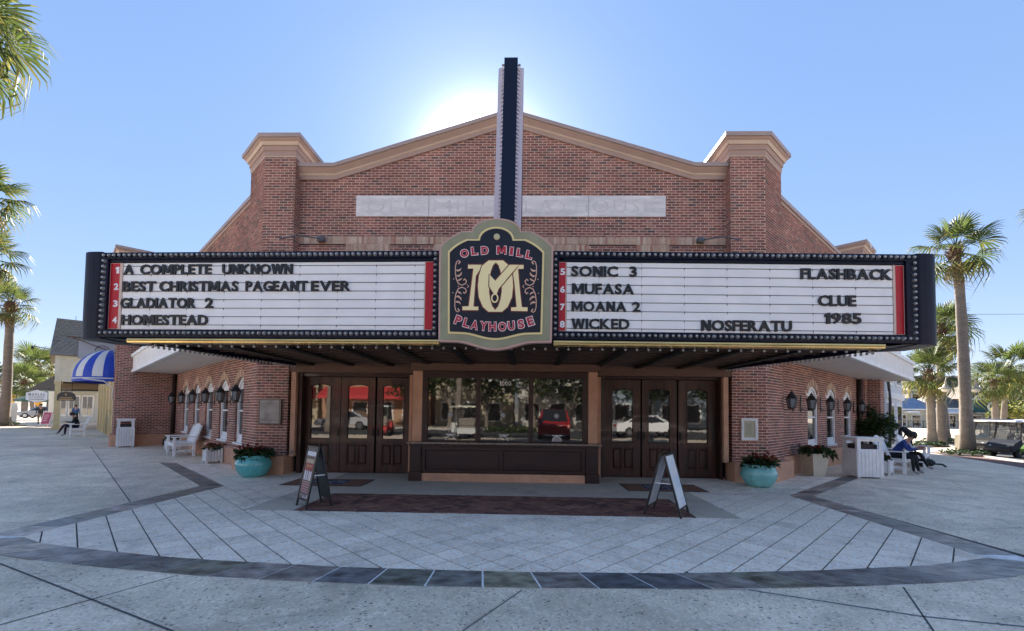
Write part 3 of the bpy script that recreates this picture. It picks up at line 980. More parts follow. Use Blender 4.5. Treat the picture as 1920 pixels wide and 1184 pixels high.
# ---- end blocks that project beyond the canopies
endw = MB()
# left: face towards the plaza runs outward from the wall end
cL = Vector(onL(LL, 1.98)); wL_ = Vector(onL(LL, 0.0))
brick_wall(tuple(cL), tuple(wL_ - cL), (wL_ - cL).length, 0.45, 7.55)
e2 = cL + UL * 0.32
brick_wall(tuple(e2), tuple(cL - e2), 0.32, 0.45, 7.55)
e3 = e2 + NLI * 0.35
brick_wall(tuple(e3), tuple(e2 - e3), 0.35, 0.45, 7.55)
# right: a full-height corner with a low column under the canopy end
cR1, wR_ = Vector(onR(LR, 0.24)), Vector(onR(LR, 0.0))
brick_wall(tuple(wR_), tuple(cR1 - wR_), 0.24, -0.1, 7.92)
cR0 = Vector(onR(LR + 1.0, 0.24))
brick_wall(tuple(cR1), UR, 1.4, -0.1, 7.92)
cq = Vector(onR(LR + .45, 0.245)); cR2 = Vector(onR(LR + .45, 0.64))
brick_wall(tuple(cq), tuple(cR2 - cq), (cR2 - cq).length, -0.1, 3.0)
eR = cR2 + UR * 0.75
brick_wall(tuple(cR2), UR, 0.75, -0.3, 3.0)
bc = MB()
bc.slab([tuple(cL + UL * .01 + NLI * .01), tuple(e2 + NLI * .01), tuple(e2 + NLI * 2.6), tuple(wL_ + UL * .01 + NLI * 1.0)], 0, 7.55)
bc.build('end_block', M_dark, theatre); bc = MB()
bc.slab([tuple(cR1 + UR * .01 + NRI * .01), tuple(cR1 + UR * 1.4 + NRI * .01), tuple(cR1 + UR * 1.4 + NRI * 2.0), tuple(wR_ + UR * .01 + NRI * 1.0)], -0.4, 7.92)
bc.slab([tuple(cR2 + UR * .01 + NRI * .01), tuple(eR + NRI * .01), tuple(eR + NRI * .38), tuple(cR2 + UR * .01 + NRI * .38)], -0.4, 3.0)
bc.build('end_block', M_dark, theatre)
pe = MB()
for (a, b, ni_) in ((wL_, cL, None),):
    d = (b - a).normalized(); n = -UL
    pe.slab([tuple(a + n * .10), tuple(b + n * .10 + d * .10), tuple(b + d * .10 + UL * .42), tuple(b + UL * .42), tuple(a)], 0, 0.47)
dn = -NRI
pe.slab([tuple(cq - UR * .08), tuple(cR2 - UR * .08 + dn * .08), tuple(cR2 + dn * .08 + UR * .8), tuple(cq + UR * .8)], -.4, 0.47)
pe.build('end_plinth', M_stucco, theatre)
cap([tuple(cL), tuple(wL_ + NLI * .3), tuple(wL_ + NLI * .3 + UL * 1.6), tuple(cL + UL * 1.6)], 7.52)
cap([tuple(cR1 + NRI * .9), tuple(cR1), tuple(cR1 + UR * 1.4), tuple(cR1 + UR * 1.4 + NRI * .9)], 7.88)
# brick objects
brick_singles.sort(key=lambda t: t[0])
wallp = mortar.build('brick_wall', M_mortar, theatre)
for _, Mx in brick_singles[:300]:
    inst('brick', BRICK_ME, wallp, Mx)
for _, Mx in brick_singles[300:]:
    q = len(brick_rest.v)
    p = [(-BR_L / 2, -BR_D, -BR_H / 2), (BR_L / 2, -BR_D, -BR_H / 2), (BR_L / 2, 0, -BR_H / 2), (-BR_L / 2, 0, -BR_H / 2), (-BR_L / 2, -BR_D, BR_H / 2), (BR_L / 2, -BR_D, BR_H / 2), (BR_L / 2, 0, BR_H / 2), (-BR_L / 2, 0, BR_H / 2)]
    brick_rest.v += [tuple(Mx @ Vector(w)) for w in p]
    for f in ((0, 3, 2, 1), (4, 5, 6, 7), (0, 1, 5, 4), (1, 2, 6, 5), (3, 0, 4, 7)):
        brick_rest.f.append(tuple(q + i for i in f)); brick_rest.mi.append(0)
brick_rest.build('brick_field', M_brick, wallp, kind='stuff')
tan_rest.build('tan_brick_field', M_tanbrick, wallp, kind='stuff')
# ---- stone name panel in four slabs, carved letters
M_marble = mat('pale_marble', (0.80, 0.74, 0.70), 0.45, var=0.16, vscale=3.0, detail=9, stretch=(0.5, 1, 2.2), var2=0.06, vscale2=12)
M_marble2 = mat('carved_marble', (0.73, 0.675, 0.64), 0.6, var=0.1, vscale=5)
st = MB(); st.box(STONE[0], STONE[1], GY - 0.004, GY + 0.01, STONE[2], STONE[3])
stone = st.build('name_panel', mat('stone_joint', (0.3, 0.28, 0.27), 0.9), theatre)
xs = [STONE[0], -2.44, -0.42, 1.60, STONE[1]]
for a, b in zip(xs, xs[1:]):
    s_ = MB(); s_.box(a + .006, b - .006, GY - 0.03, GY - 0.003, STONE[2] + .006, STONE[3] - .006); s_.build('stone_slab', M_marble, stone, bevel=0.004)
Ms = frame((0, GY - 0.030), (1, 0))
def serif_word(word, x0, x1, z0, z1):
    put_word('carved_letter', word, Ms, x0, x1, z0, z1, M_marble2, stone, bold=-0.012, gap=0.22, depth=0.005)
serif_word('OLD', -4.02, -2.68, 6.62, 6.93)
serif_word('MILL', -2.32, -0.82, 6.62, 6.93)
serif_word('PLAYHOUSE', -0.35, 3.2, 6.62, 6.93)
# ---- lightning rods on caps
for x, y, z in ((-5.98, 0.6, 8.44), (5.22, 0.6, 8.44), (-16.4, 7.6, 8.0), (12.9, 5.9, 7.9), (14.4, 7.4, 7.0)):
    r_ = MB(); r_.tube([(x, y, z - .1), (x, y, z + 0.28)], [0.010, 0.005], 6); r_.build('lightning_rod', mat('rod', (0.4, 0.4, 0.42), 0.4, metal=0.8), theatre)

# ================================================================ doors
DY = 0.35
dark = MB(); dark.box(-5.77, 5.02, DY + 0.12, DY + 0.14, 0, 2.75); dark.build('lobby_wall', M_dark, theatre)
for x0, x1, z1 in ((-5.72, -5.60, 2.50), (4.83, 4.95, 2.48), (1.80, 1.89, 2.46), (-2.78, -2.70, 2.46)):
    tr = MB(); tr.box(x0, x1, 0.03, 0.14, 0.0 if abs(x0) < 3 else 0.43, z1)
    tr.build('door_trim', M_stucco, theatre, bevel=0.006)
hd = MB()
hd.box(-5.765, -2.56, 0.02, 0.4, 2.50, 2.66); hd.box(1.70, 5.015, 0.02, 0.4, 2.49, 2.66)
hd.box(-5.765, 5.015, 0.05, 0.4, 2.662, 2.9)
hd.build('door_header', mat('brown_header', (0.16, 0.078, 0.05), 0.6, var=0.1), theatre)
for pcs in (((-5.60, -5.50, .14, 0, 2.5), (-2.79, -2.70, .14, 0, 2.5), (-5.50, -2.79, .2, 2.415, 2.5), (-5.5, -2.79, .3, 0, .02)), ((1.89, 1.98, .14, 0, 2.5), (4.79, 4.85, .14, 0, 2.5), (1.98, 4.79, .2, 2.425, 2.49), (1.98, 4.79, .3, 0, .02))):
    jb = MB()
    for x0, x1, y0, z0, z1 in pcs: jb.box(x0, x1, y0, DY + .10, z0, z1)
    jb.build('door_frame', M_wood2, theatre)
def door(x0, x1, z1, px0, px1, pz0, pz1, handle, hinge=None):
    z0 = 0.022
    d = MB()
    y0, y1 = DY, DY + 0.05
    arc = 0.05
    # stiles, top rail with arched lower edge, lock rail, bottom rail
    d.box(x0, px0, y0, y1, z0, z1); d.box(px1, x1, y0, y1, z0, z1)
    n = 6
    for k in range(n):
        a, b = px0 + (px1 - px0) * k / n, px0 + (px1 - px0) * (k + 1) / n
        za = pz1 - arc * (2 * abs((a - px0) / (px1 - px0) - .5)) ** 2; zb = pz1 - arc * (2 * abs((b - px0) / (px1 - px0) - .5)) ** 2
        d.hexa([(a, y0, za), (b, y0, zb), (b, y1, zb), (a, y1, za), (a, y0, z1), (b, y0, z1), (b, y1, z1), (a, y1, z1)])
    d.box(px0, px1, y0, y1, z0, 0.20); d.box(px0, px1, y0, y1, pz0 - 0.12, pz0)
    xm = (px0 + px1) / 2
    d.box(xm - .022, xm + .022, y0, y1, 0.20, pz0 - .12)
    d.box(px0, px1, y0 + .03, y1, .2, pz0 - .12)
    o = d.build('door', M_wood, theatre, bevel=0.004)
    # moulding round the pane
    ml = MB()
    for a, b in (((px0, pz0), (px0, pz1 - arc)), ((px1, pz0), (px1, pz1 - arc)), ((px0, pz0), (px1, pz0))):
        ml.tube([(a[0], y0 - .004, a[1]), (b[0], y0 - .004, b[1])], 0.010, 6)
    ml.tube([(px0 + (px1 - px0) * k / n, y0 - .004, pz1 - arc * (2 * abs(k / n - .5)) ** 2) for k in range(n + 1)], 0.010, 6)
    ml.build('pane_moulding', M_wood2, o)
    g_ = MB(); g_.box(px0 + .002, px1 - .002, y0 + .022, y0 + .030, pz0, pz1 - .001)
    g_.build('pane', M_glass, o)
    for a, b in ((px0 + .03, xm - .045), (xm + .045, px1 - .03)):
        p_ = MB()
        zz0, zz1 = .235, pz0 - .155
        c_ = .03
        p_.hexa([(a, y0 + .03, zz0), (b, y0 + .03, zz0), (b, y0 + .03, zz1), (a, y0 + .03, zz1), (a + c_, y0 + .004, zz0 + c_), (b - c_, y0 + .004, zz0 + c_), (b - c_, y0 + .004, zz1 - c_), (a + c_, y0 + .004, zz1 - c_)])
        p_.build('raised_panel', M_wood, o, bevel=0.003)
    if handle is not None:
        h_ = MB(); x = x0 + .045 if handle < 0 else x1 - .045
        h_.box(x - .022, x + .022, y0 - .006, y0, 0.92, 1.14)
        h_.tube([(x, y0 - .005, .94), (x, y0 - .045, .96), (x, y0 - .045, 1.10), (x, y0 - .005, 1.12)], 0.011, 6)
        h_.build('handle', M_black, o)
    return o
door(-5.50, -4.605, 2.41, -5.36, -4.86, 0.86, 2.23, 1)
door(-4.595, -3.725, 2.41, -4.42, -3.90, 0.86, 2.23, 1)
door(-3.68, -2.80, 2.41, -3.53, -3.00, 0.86, 2.23, -1)
door(1.985, 2.925, 2.42, 2.22, 2.74, 0.86, 2.19, 1)
door(2.965, 3.82, 2.42, 3.12, 3.65, 0.86, 2.19, -1)
door(3.86, 4.785, 2.42, 4.07, 4.58, 0.86, 2.19, -1)
# small sticker on the middle right door
stk = MB(); stk.box(3.14, 3.26, DY + .018, DY + .021, 0.90, 1.0); stk.build('door_sticker', mat('dark_sticker', (.02, .025, .025), .4), theatre)
# door mats
M_mat = mat('brown_mat', (0.25, 0.12, 0.07), 0.95, var=0.15, vscale=60, bump=0.4, bscale=300)
for cx, grp_l in ((-4.18, 'brown door mat with blue and grey emblem before the left doors'), (2.98, 'brown door mat with dark emblem before the right doors, behind the white board')):
    w = .86 if cx < 0 else .82
    mt = MB(); mt.box(cx - w, cx + w, -1.66, -0.74, 0.0115, 0.0165)
    mt = mt.build('door_mat', mat('mat_rubber', (0.02, 0.012, 0.012), 0.7), None, bevel=0.002)
    tag(mt, grp_l, 'door mat', 'door mats')
    a = MB(); a.box(cx - w + .03, cx + w - .03, -1.63, -0.77, 0.0170, 0.0195); a.build('mat_pile', M_mat, mt)
    b = MB(); b.box(cx - .42, cx + .42, -1.50, -0.90, 0.0200, 0.0212); b.build('emblem_border', mat('emblem_pink', (0.22, 0.15, 0.15), 0.95), mt)
    b = MB(); b.box(cx - .385, cx + .385, -1.47, -0.93, 0.0217, 0.0225); b.build('emblem_field', mat('emblem_blue', (0.055, 0.06, 0.11), 0.95, var=.5, vscale=9), mt)
    c = MB()
    for k in range(9):
        xx = cx - .33 + k * .08; c.box(xx, xx + .045, -1.30 + .12 * math.sin(k * 2.3), -1.08 + .1 * math.cos(k), 0.0230, 0.0236)
    c.build('emblem_figure', mat('emblem_grey', (0.30, 0.28, 0.28), 0.95), mt)

# ================================================================ ticket booth
booth = thing('ticket_booth', (-0.42, -0.4, 0), 'three-window ticket booth with dark wood counter between the entrance doors', 'ticket booth')
BY = -0.45
for x0, x1 in ((-2.56, -2.34), (1.51, 1.72)):
    c = MB(); c.box(x0, x1, -0.52, 0.3, 0.88, 2.52)
    c.build('booth_column', M_stucco, booth, bevel=0.006)
h = MB(); h.box(-2.60, 1.76, -0.56, 0.3, 2.522, 2.70); h.build('booth_header', mat('brown_header', (0, 0, 0)), booth, bevel=0.005)
f = MB()
f.box(-2.338, 1.508, BY - .05, BY + .06, 2.36, 2.518); f.box(-2.338, -2.22, BY - .05, BY + .06, .88, 2.36); f.box(1.385, 1.508, BY - .05, BY + .06, .88, 2.36)
for x in (-1.04, 0.19): f.box(x - .055, x + .055, BY - .05, BY + .06, .88, 2.36)
f.box(-2.338, 1.508, BY - .04, BY + .06, .88, .905)
f.build('booth_frame', M_wood2, booth, bevel=0.005)
back = MB(); back.box(-2.5, 1.68, 0.0, 0.02, 0.0, 2.5); back.build('booth_back', M_dark, booth)
M_signwhite = mat('white_vinyl', (0.75, 0.75, 0.75), 0.5)
for k, (x0, x1) in enumerate(((-2.22, -1.095), (-0.985, 0.135), (0.245, 1.385))):
    g_ = MB(); g_.box(x0, x1, BY + .02, BY + .03, 0.905, 2.36)
    p = g_.build('window_pane', M_glass, booth)
    xm = (x0 + x1) / 2
    # speaking disc, pass-through hood, deal slot bar and the top latch
    d = MB(Matrix.Translation((xm - .03, BY + .018, 1.50)) @ Matrix.Rotation(R(90), 4, 'X')); d.lathe([(0.055, 0), (0.055, .012), (0.035, .016), (0.012, .018), (0.012, .022)], n=18)
    d.build('speak_disc', mat('frosted_plastic', (0.38, 0.38, 0.39), 0.4), p)
    a = MB()
    a.tube([(xm - .02 + .105 * math.cos(t), BY + .004, 0.915 + .105 * math.sin(t)) for t in [math.pi * q / 12 for q in range(13)]], .011, 6)
    a.build('ticket_arch', M_white, p)
    b = MB(); b.box(xm - .13, xm + .10, BY - .01, BY + .015, 1.035, 1.055); b.build('slot_bar', M_white, p)
    q_ = MB(); q_.box(xm - .05, xm + .04, BY - .03, BY + .018, 2.30, 2.35); q_.build('latch', mat('dull_steel', (.2, .2, .2), .4, metal=.6), p)
    if k == 2:
        e = MB(Matrix.Translation((xm - .02, BY + .012, 0.908))); e.prism([(.095 * math.cos(t), .095 * math.sin(t)) for t in [math.pi * q / 12 for q in range(13)]], -.004, .004); e.build('arch_plate', mat('grey_plate', (.42, .42, .42), .5), p)
    Mb = frame((0, BY + .018), (1, 0))
    put_word('window_number', '123'[k], Mb, xm - .055, xm - .0 if k else xm - .03, 2.03, 2.13, M_signwhite, p, bold=.01, depth=.002)
Mb = frame((0, BY + .018), (1, 0))
put_word('address_digit', '1000', Mb, -0.545, -0.285, 2.19, 2.30, M_signwhite, booth, bold=.012, gap=.12, depth=.002)
lg_ = MB(); lg_.box(-2.60, 1.77, -0.86, BY + .02, 0.845, 0.883)
lg_.build('granite_ledge', mat('brown_granite', (0.27, 0.20, 0.15), 0.25, var=.5, vscale=45, coat=.3), booth, bevel=0.006)
ct = MB()
ct.box(-2.56, 1.72, -0.80, -0.3, 0.79, 0.842)
ct.box(-2.53, 1.70, -0.70, -0.3, 0.2, 0.79)
ct.box(-2.28, 1.42, -0.755, -0.70, 0.705, 0.79); ct.box(-2.28, 1.42, -0.755, -0.70, 0.20, 0.265)
for x in (-2.28, -0.52, 1.33): ct.box(x, x + .09, -0.755, -0.70, .265, .705)
ct.build('counter_front', M_wood2, booth, bevel=0.006)
for x0, x1 in ((-2.18, -.53), (-.42, 1.32)):
    p = MB(); p.box(x0, x1, -0.715, -0.70, .275, .695); p.build('counter_panel', M_wood2, booth, bevel=.004)
for x0, x1 in ((-2.54, -2.285), (1.425, 1.70)):
    p = MB(); p.box(x0, x1, -0.79, -0.3, .215, .79); p.box(x0 + .035, x1 - .035, -.80, -.79, .27, .72); p.build('corner_post', M_wood2, booth, bevel=0.006)
    p = MB(); p.box(x0 - .02, x1 + .02, -0.82, -0.3, 0.0, .214); p.build('post_base', M_wood2, booth, bevel=0.006)
k_ = MB(); k_.box(-2.264, 1.404, -0.78, -0.3, 0.0, .185); k_.build('kick_plinth', M_stucco, booth, bevel=0.006)

# ================================================================ poster cabinet and notice on the piers
pc = thing('poster_cabinet', (-6.16, -0.01, 1.5), 'empty grey metal poster cabinet on the left brick pier', 'poster case')
b = MB(); b.box(-6.45, -5.90, -0.075, -0.012, 1.205, 1.83); b.build('cabinet_body', mat('bronze_metal', (.13, .115, .10), .4, metal=.5), pc, bevel=.005)
b = MB(); b.box(-6.415, -5.945, -0.079, -0.0755, 1.24, 1.795); b.build('back_board', mat('faded_board', (.36, .32, .28), .6, var=.25, vscale=5), pc)
b = MB(); b.box(-6.40, -5.97, -0.086, -0.0795, 1.70, 1.715); b.box(-6.40, -5.97, -0.086, -0.0795, 1.305, 1.32); b.build('shelf_rail', mat('rail_metal', (.2, .19, .17), .4), pc)
b = MB(); b.sphere((-5.93, -0.08, 1.50), .011); b.build('lock', M_black, pc)
nt_ = thing('notice_frame', (5.40, -0.01, 1.24), 'white framed yellowed notice sheet on the right brick pier', 'notice board')
b = MB()
for q in ((5.215, 5.605, 1.44, 1.50), (5.215, 5.605, .975, 1.04), (5.215, 5.275, 1.04, 1.44), (5.54, 5.605, 1.04, 1.44)): b.box(q[0], q[1], -.055, -.012, q[2], q[3])
b.build('frame', M_white, nt_, bevel=.004)
b = MB(); b.box(5.275, 5.54, -.035, -.013, 1.04, 1.44); b.build('sheet', mat('aged_paper', (.5, .47, .33), .7, var=.08, vscale=8), nt_)
b = MB()
random.seed(4)
for k in range(16):
    z = 1.37 - k * .017
    b.box(5.32 + random.uniform(0, .02), 5.49 - random.uniform(0, .05), -.0368, -.0352, z, z + .006)
b.build('faint_print', mat('faint_ink', (.33, .31, .24), .8), nt_)
# low bollard lamp at the left jamb
b = MB(); b.sphere((-5.62, -0.05, 0.55), .032, 10, 8); o = b.build('door_bell_light', mat('steel', (.35, .35, .36), .3, metal=.6), None); tag(o, 'small round steel fitting on the left door jamb above the plinth', 'wall fitting')
# ================================================================ marquee
marq = thing('marquee', (-0.4, -1.8, 2.6), 'navy movie marquee with lit letter boards and rows of bulbs over the entrance', 'marquee')
ZB, ZT = 2.775, 4.235           # front box
MLx, MLy = -7.24, -3.465         # far end of the left board
MRx, MRy = 6.38, -3.52
NLx, NRx, NY = -1.42, 0.54, -3.62
M_red = mat('red_vinyl', (0.50, 0.006, 0.016), 0.45, var=.06, vscale=4)
M_board = mat('letter_board', (0.93, 0.91, 0.88), 0.45, var=.05, vscale=2.5)
M_cream = mat('cream_strip', (0.70, 0.52, 0.42), 0.5)
M_track = mat('dark_track', (0.015, 0.015, 0.02), 0.5)
M_gold = mat('brass_strip', (0.95, 0.62, 0.22), 0.22, metal=0.65, var=.25, vscale=1.3, stretch=(1, 6, 6))
M_bulb = mat('clear_bulb', (0.30, 0.29, 0.28), 0.08, spec=1.0, coat=1.0)
M_blk = mat('black_letter', (0.010, 0.010, 0.011), 0.45)
bulbs = []
def side(x_near, x_far, y_far, s):
    """one wing of the marquee; local frame x to the right along the board, y inward"""
    L = math.hypot(x_far - x_near, y_far - NY)
    if s < 0:
        Mw = frame((x_far, y_far), (x_near - x_far, NY - y_far))
    else:
        Mw = frame((x_near, NY), (x_far - x_near, y_far - NY))
    fas = MB(Mw)
    xl = -0.005 if s < 0 else -0.085
    fas.box(xl, L + .005, 0.0, 0.42, ZB, 2.905)          # lower bulb band
    fas.box(xl, L + .005, 0.0, 0.42, 4.125, ZT)          # upper bulb band
    e0, e1 = (0.0, 0.11) if s < 0 else (L - .165, L)
    fas.box(e0, e1, 0.0, 0.42, 2.905, 4.125)
    n0, n1 = (L - .08, L) if s < 0 else (-.08, .03)
    fas.box(n0, n1, 0.0, 0.42, 2.905, 4.125)
    fas.box(0.1, L - .05, 0.03, 0.42, 4.075, 4.125); fas.box(0.1, L - .05, 0.04, .42, 2.905, 2.918)
    fas.box(0.02, L - .02, 0.08, 0.40, 2.88, 4.15)
    fo = fas.build('fascia', M_navy, marq, bevel=.004)
    # red strips and board
    if s < 0: rs = [(0.115, 0.285), (5.602, 5.738)]; bx = (0.338, 5.585)
    else: rs = [(0.035, 0.142), (5.535, 5.668)]; bx = (0.162, 5.495)
    for a, b in rs:
        m = MB(Mw); m.box(a, b, 0.050, 0.08, 2.93, 4.06); m.build('red_strip', M_red, marq)
        m = MB(Mw)
        for q in ((a - .006, b + .006, 2.924, 2.93), (a - .006, b + .006, 4.06, 4.066), (a - .006, a, 2.93, 4.06), (b, b + .006, 2.93, 4.06)): m.box(q[0], q[1], .046, .08, q[2], q[3])
        m.build('strip_edge', M_cream, marq)
    m = MB(Mw)
    if s < 0: m.box(0.292, 0.334, .045, .08, 2.92, 4.068); m.box(5.588, 5.594, .045, .08, 2.92, 4.068)
    else: m.box(5.498, 5.527, .045, .08, 2.92, 4.068); m.box(.149, .159, .045, .08, 2.92, 4.068)
    m.build('board_edge', M_cream, marq)
    # letter board: translucent panels in rows, with dark tracks between
    zr = [2.918]
    z = 3.015
    tops = []
    dz = 0.0 if s < 0 else -0.028
    rowsz = [2.918] + [q + dz for q in (2.998, 3.140, 3.285, 3.43, 3.575, 3.72, 3.865, 4.01)] + [4.070]
    m = MB(Mw); m.box(bx[0], bx[1], .062, .08, 2.916, 4.072); m.build('track_board', M_track, marq)
    cols = []
    x = bx[0] + (.50 if s < 0 else .53)
    step = 0.655 if s < 0 else .70
    cuts = [bx[0]]
    while x < bx[1] - .1: cuts.append(x); x += step
    cuts.append(bx[1])
    for r0, r1 in zip(rowsz, rowsz[1:]):
        for a, b in zip(cuts, cuts[1:]):
            p = MB(Mw)
            jx = .0015
            p.box(a + jx, b - jx, .054 + random.uniform(0, .003), .062, r0 + .0045, r1 - .0045)
            p.build('board_panel', M_board, marq)
    # short dark clips at the joints
    c = MB(Mw)
    for x in cuts[1:-1]:
        for r0 in rowsz[1:-1]: c.box(x - .004, x + .004, .050, .056, r0 - .028, r0 + .008)
    for r0 in rowsz[1:-1]: c.box(bx[0], bx[1], .049, .055, r0 - .004, r0 + .0045)
    c.build('letter_rail', M_track, marq)
    # bulbs on the frame
    nb = 63 if s < 0 else 62
    for k in range(nb):
        xs0 = .045 if s < 0 else -.03
        x = xs0 + (L - .045 - xs0) * k / (nb - 1)
        for zz in (4.182, 2.850): bulbs.append((0, Mw @ Matrix.Translation((x, -.022, zz))))
    for k in range(1, 14):
        zz = 2.850 + (4.182 - 2.850) * k / 14
        for x in (xs0, L - .045): bulbs.append((0, Mw @ Matrix.Translation((x, -.022, zz))))
    # shallow cup ring behind each bulb, one strip per edge
    # brass strip below
    g = MB(Mw)
    ga, gb = (0.50, L + .03) if s < 0 else (-.05, L - .52)
    g.hexa([(ga, -.005, 2.725), (gb, -.005, 2.725), (gb, .14, 2.700), (ga, .14, 2.700), (ga, .004, 2.755), (gb, .004, 2.755), (gb, .14, 2.765), (ga, .14, 2.765)])
    g.hexa([(ga, .012, 2.690), (gb, .012, 2.690), (gb, .14, 2.68), (ga, .14, 2.68), (ga, .004, 2.715), (gb, .004, 2.715), (gb, .14, 2.70), (ga, .14, 2.70)])
    g.build('brass_strip', M_gold, marq)
    return Mw, L
MwL, L_L = side(NLx, MLx, MLy, -1)
MwR, L_R = side(NRx, MRx, MRy, 1)
# rounded end drums
for x, y, sg in ((MLx, MLy, -1), (MRx, MRy, 1)):
    d = MB()
    pts = [(x - sg * .01, y + .0), (x + sg * .03, y - .01)]
    for k in range(9):
        t = k / 8 * math.pi / 2
        pts.append((x + sg * (.05 + .34 * math.sin(t) ** .7), y - .012 + .20 * (1 - math.cos(t) ** .7)))
    pts += [(x + sg * .41, y + .75), (x - sg * .01, y + .95)]
    poly = pts if sg > 0 else pts[::-1]
    n = len(pts)
    a = d.vv([(px, py, ZB - 0.02) for px, py in pts]); b = d.vv([(px, py, ZT + .012) for px, py in pts])
    d.face(range(a, a + n)); d.face(range(b, b + n))
    for i in range(n): d.face((a + i, a + (i + 1) % n, b + (i + 1) % n, b + i))
    d.build('end_drum', M_navy, marq)
# body: roof deck, sloping underside of the overhanging ends, soffit
SZ = 2.69
SL_F, SR_F, SL_B, SR_B = -6.38, 5.78, -5.60, 4.88       # soffit corners, front and back
rf = MB()
rf.slab([(MLx - .3, MLy + .4), (NLx, NY + .3), (NRx, NY + .3), (MRx + .3, MRy + .4), (MRx + .3, MRy + .9), (4.9, 0.2), (-5.6, 0.2), (MLx - .3, MLy + .9)], 2.95, 3.05)
rf.build('roof_deck', M_navy, marq)
for sg, fx, fy, sx, bx_ in ((-1, MLx, MLy, SL_F, SL_B), (1, MRx, MRy, SR_F, SR_B)):
    un = MB(); un.poly([(fx + sg * .21, fy + .3, ZB), (fx + sg * .05, fy, ZB), (sx, fy + .05, SZ + .03), (sx, fy + .9, SZ + .03), (fx + sg * .21, fy + .95, ZB)])
    un.build('underside', M_navy, marq)
    un = MB(); un.hexa([(sx, fy + .14, SZ - .03), (sx + sg * .06, fy + .14, SZ - .02), (bx_ + sg * .06, 0.0, SZ - .02), (bx_, 0.0, SZ - .03), (sx, fy + .14, 2.86), (sx + sg * .06, fy + .14, 2.86), (bx_ + sg * .06, 0.0, 2.86), (bx_, 0.0, 2.86)])
    un.build('soffit_edge_beam', M_navy, marq)
ft = MB()
for xa, xb in ((SL_F, NLx), (NLx, NRx), (NRx, SR_F)):
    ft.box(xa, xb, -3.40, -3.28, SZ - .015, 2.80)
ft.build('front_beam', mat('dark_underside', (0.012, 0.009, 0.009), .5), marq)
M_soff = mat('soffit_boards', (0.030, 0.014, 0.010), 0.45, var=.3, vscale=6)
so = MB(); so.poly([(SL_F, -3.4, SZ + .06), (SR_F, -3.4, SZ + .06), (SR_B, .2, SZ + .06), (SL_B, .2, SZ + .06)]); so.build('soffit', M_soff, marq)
for k in range(10):
    y = -3.20 + k * .35
    t = (y + 3.5) / 3.7
    xa, xb = SL_F + (SL_B - SL_F) * t, SR_F + (SR_B - SR_F) * t
    m = MB(); m.box(xa + .05, xb - .05, y, y + .035, SZ + .025, SZ + .058); m.build('soffit_rib', mat('rib_brown', (.075, .042, .032), .35, coat=.2), marq)
for k in range(-6, 6):
    x = -.30 + k * 1.0
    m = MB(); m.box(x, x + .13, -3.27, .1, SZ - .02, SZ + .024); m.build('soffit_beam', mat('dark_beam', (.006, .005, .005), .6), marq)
# bulbs along the soffit edges
for k in range(64):
    x = SL_F + .05 + (SR_F - SL_F - .1) * k / 63
    bulbs.append((1, Matrix.Translation((x, -3.36, SZ - .037))))
for xa, xb in ((SL_F, SL_B), (SR_F, SR_B)):
    for k in range(36):
        t = k / 35
        bulbs.append((2 + t, Matrix.Translation((xa + (xb - xa) * t, -3.36 + 3.30 * t, SZ - .06))))
bm_ = MB(); bm_.sphere((0, 0, 0), .024, 8, 6); bm_.lathe([(.016, .014), (.016, .03)], n=6)
BULB = bm_.mesh('bulb', M_bulb, True)
bm2 = MB(Matrix.Rotation(R(-90), 4, 'X')); bm2.sphere((0, 0, 0), .026, 8, 6); bm2.m = 0; bm2.lathe([(.034, .022), (.034, .024)], n=8)
BULBF = bm2.mesh('bulb', M_bulb, True)
bulbs.sort(key=lambda t: t[0])
br_ = MB()
for k, (p, Mx) in enumerate(bulbs):
    me = BULBF if p == 0 else BULB
    if k < 300: inst('bulb', me, marq, Mx)
    else:
        q = len(br_.v); br_.v += [tuple(Mx @ v.co) for v in me.vertices]; br_.f += [tuple(q + i for i in f.vertices) for f in me.polygons]; br_.mi += [0] * len(me.polygons)
br_.build('bulb_row', M_bulb, marq, smooth=True, kind='stuff')
# ---- changeable letters (board coordinates from the left end of each board)
def LW(word, x0, x1, z0, z1, Mw): put_word('letter', word, Mw @ Matrix.Translation((0, .044, 0)), x0, x1, z0, z1, M_blk, marq, bold=.03, gap=.05, depth=.03)
def ROW(Mw, row, items):
    for w, a, b in items: LW(w, a, b, row[0], row[1], Mw)
o = .22
for row, items in (((3.862, 4.036), (('A', .139, .319), ('COMPLETE', .435, 1.70), ('UNKNOWN', 1.89, 3.12))),
                   ((3.568, 3.745), (('BEST', .129, .72), ('CHRISTMAS', .79, 2.18), ('PAGEANT', 2.31, 3.385), ('EVER', 3.445, 4.125))),
                   ((3.280, 3.458), (('GLADIATOR', .109, 1.44), ('2', 1.61, 1.75))),
                   ((2.990, 3.168), (('HOMESTEAD', .139, 1.67),))):
    ROW(MwL, row, [(w, a + o, b + o) for w, a, b in items])
for row, items in (((3.825, 4.00), (('SONIC', .23, 1.0), ('3', 1.19, 1.31))), ((3.535, 3.71), (('MUFASA', .245, 1.265),)),
                   ((3.248, 3.415), (('MOANA', .24, 1.14), ('2', 1.235, 1.37))), ((2.958, 3.13), (('WICKED', .24, 1.19),)),
                   ((2.950, 3.128), (('NOSFERATU', 2.36, 3.835),)), ((3.82, 3.998), (('FLASHBACK', 3.99, 5.475),)),
                   ((3.378, 3.558), (('CLUE', 4.27, 4.885),)), ((3.088, 3.268), (('1985', 4.37, 4.965),))):
    ROW(MwR, row, items)
def NUM(ch, a, b, z0, z1, Mw): put_glyph('screen_number', ch, Mw @ Matrix.Translation((0, .049, 0)), a, b, z0, z1, mat('number_white', (.88,.88,.88), .5), marq, .035, .02, .004)
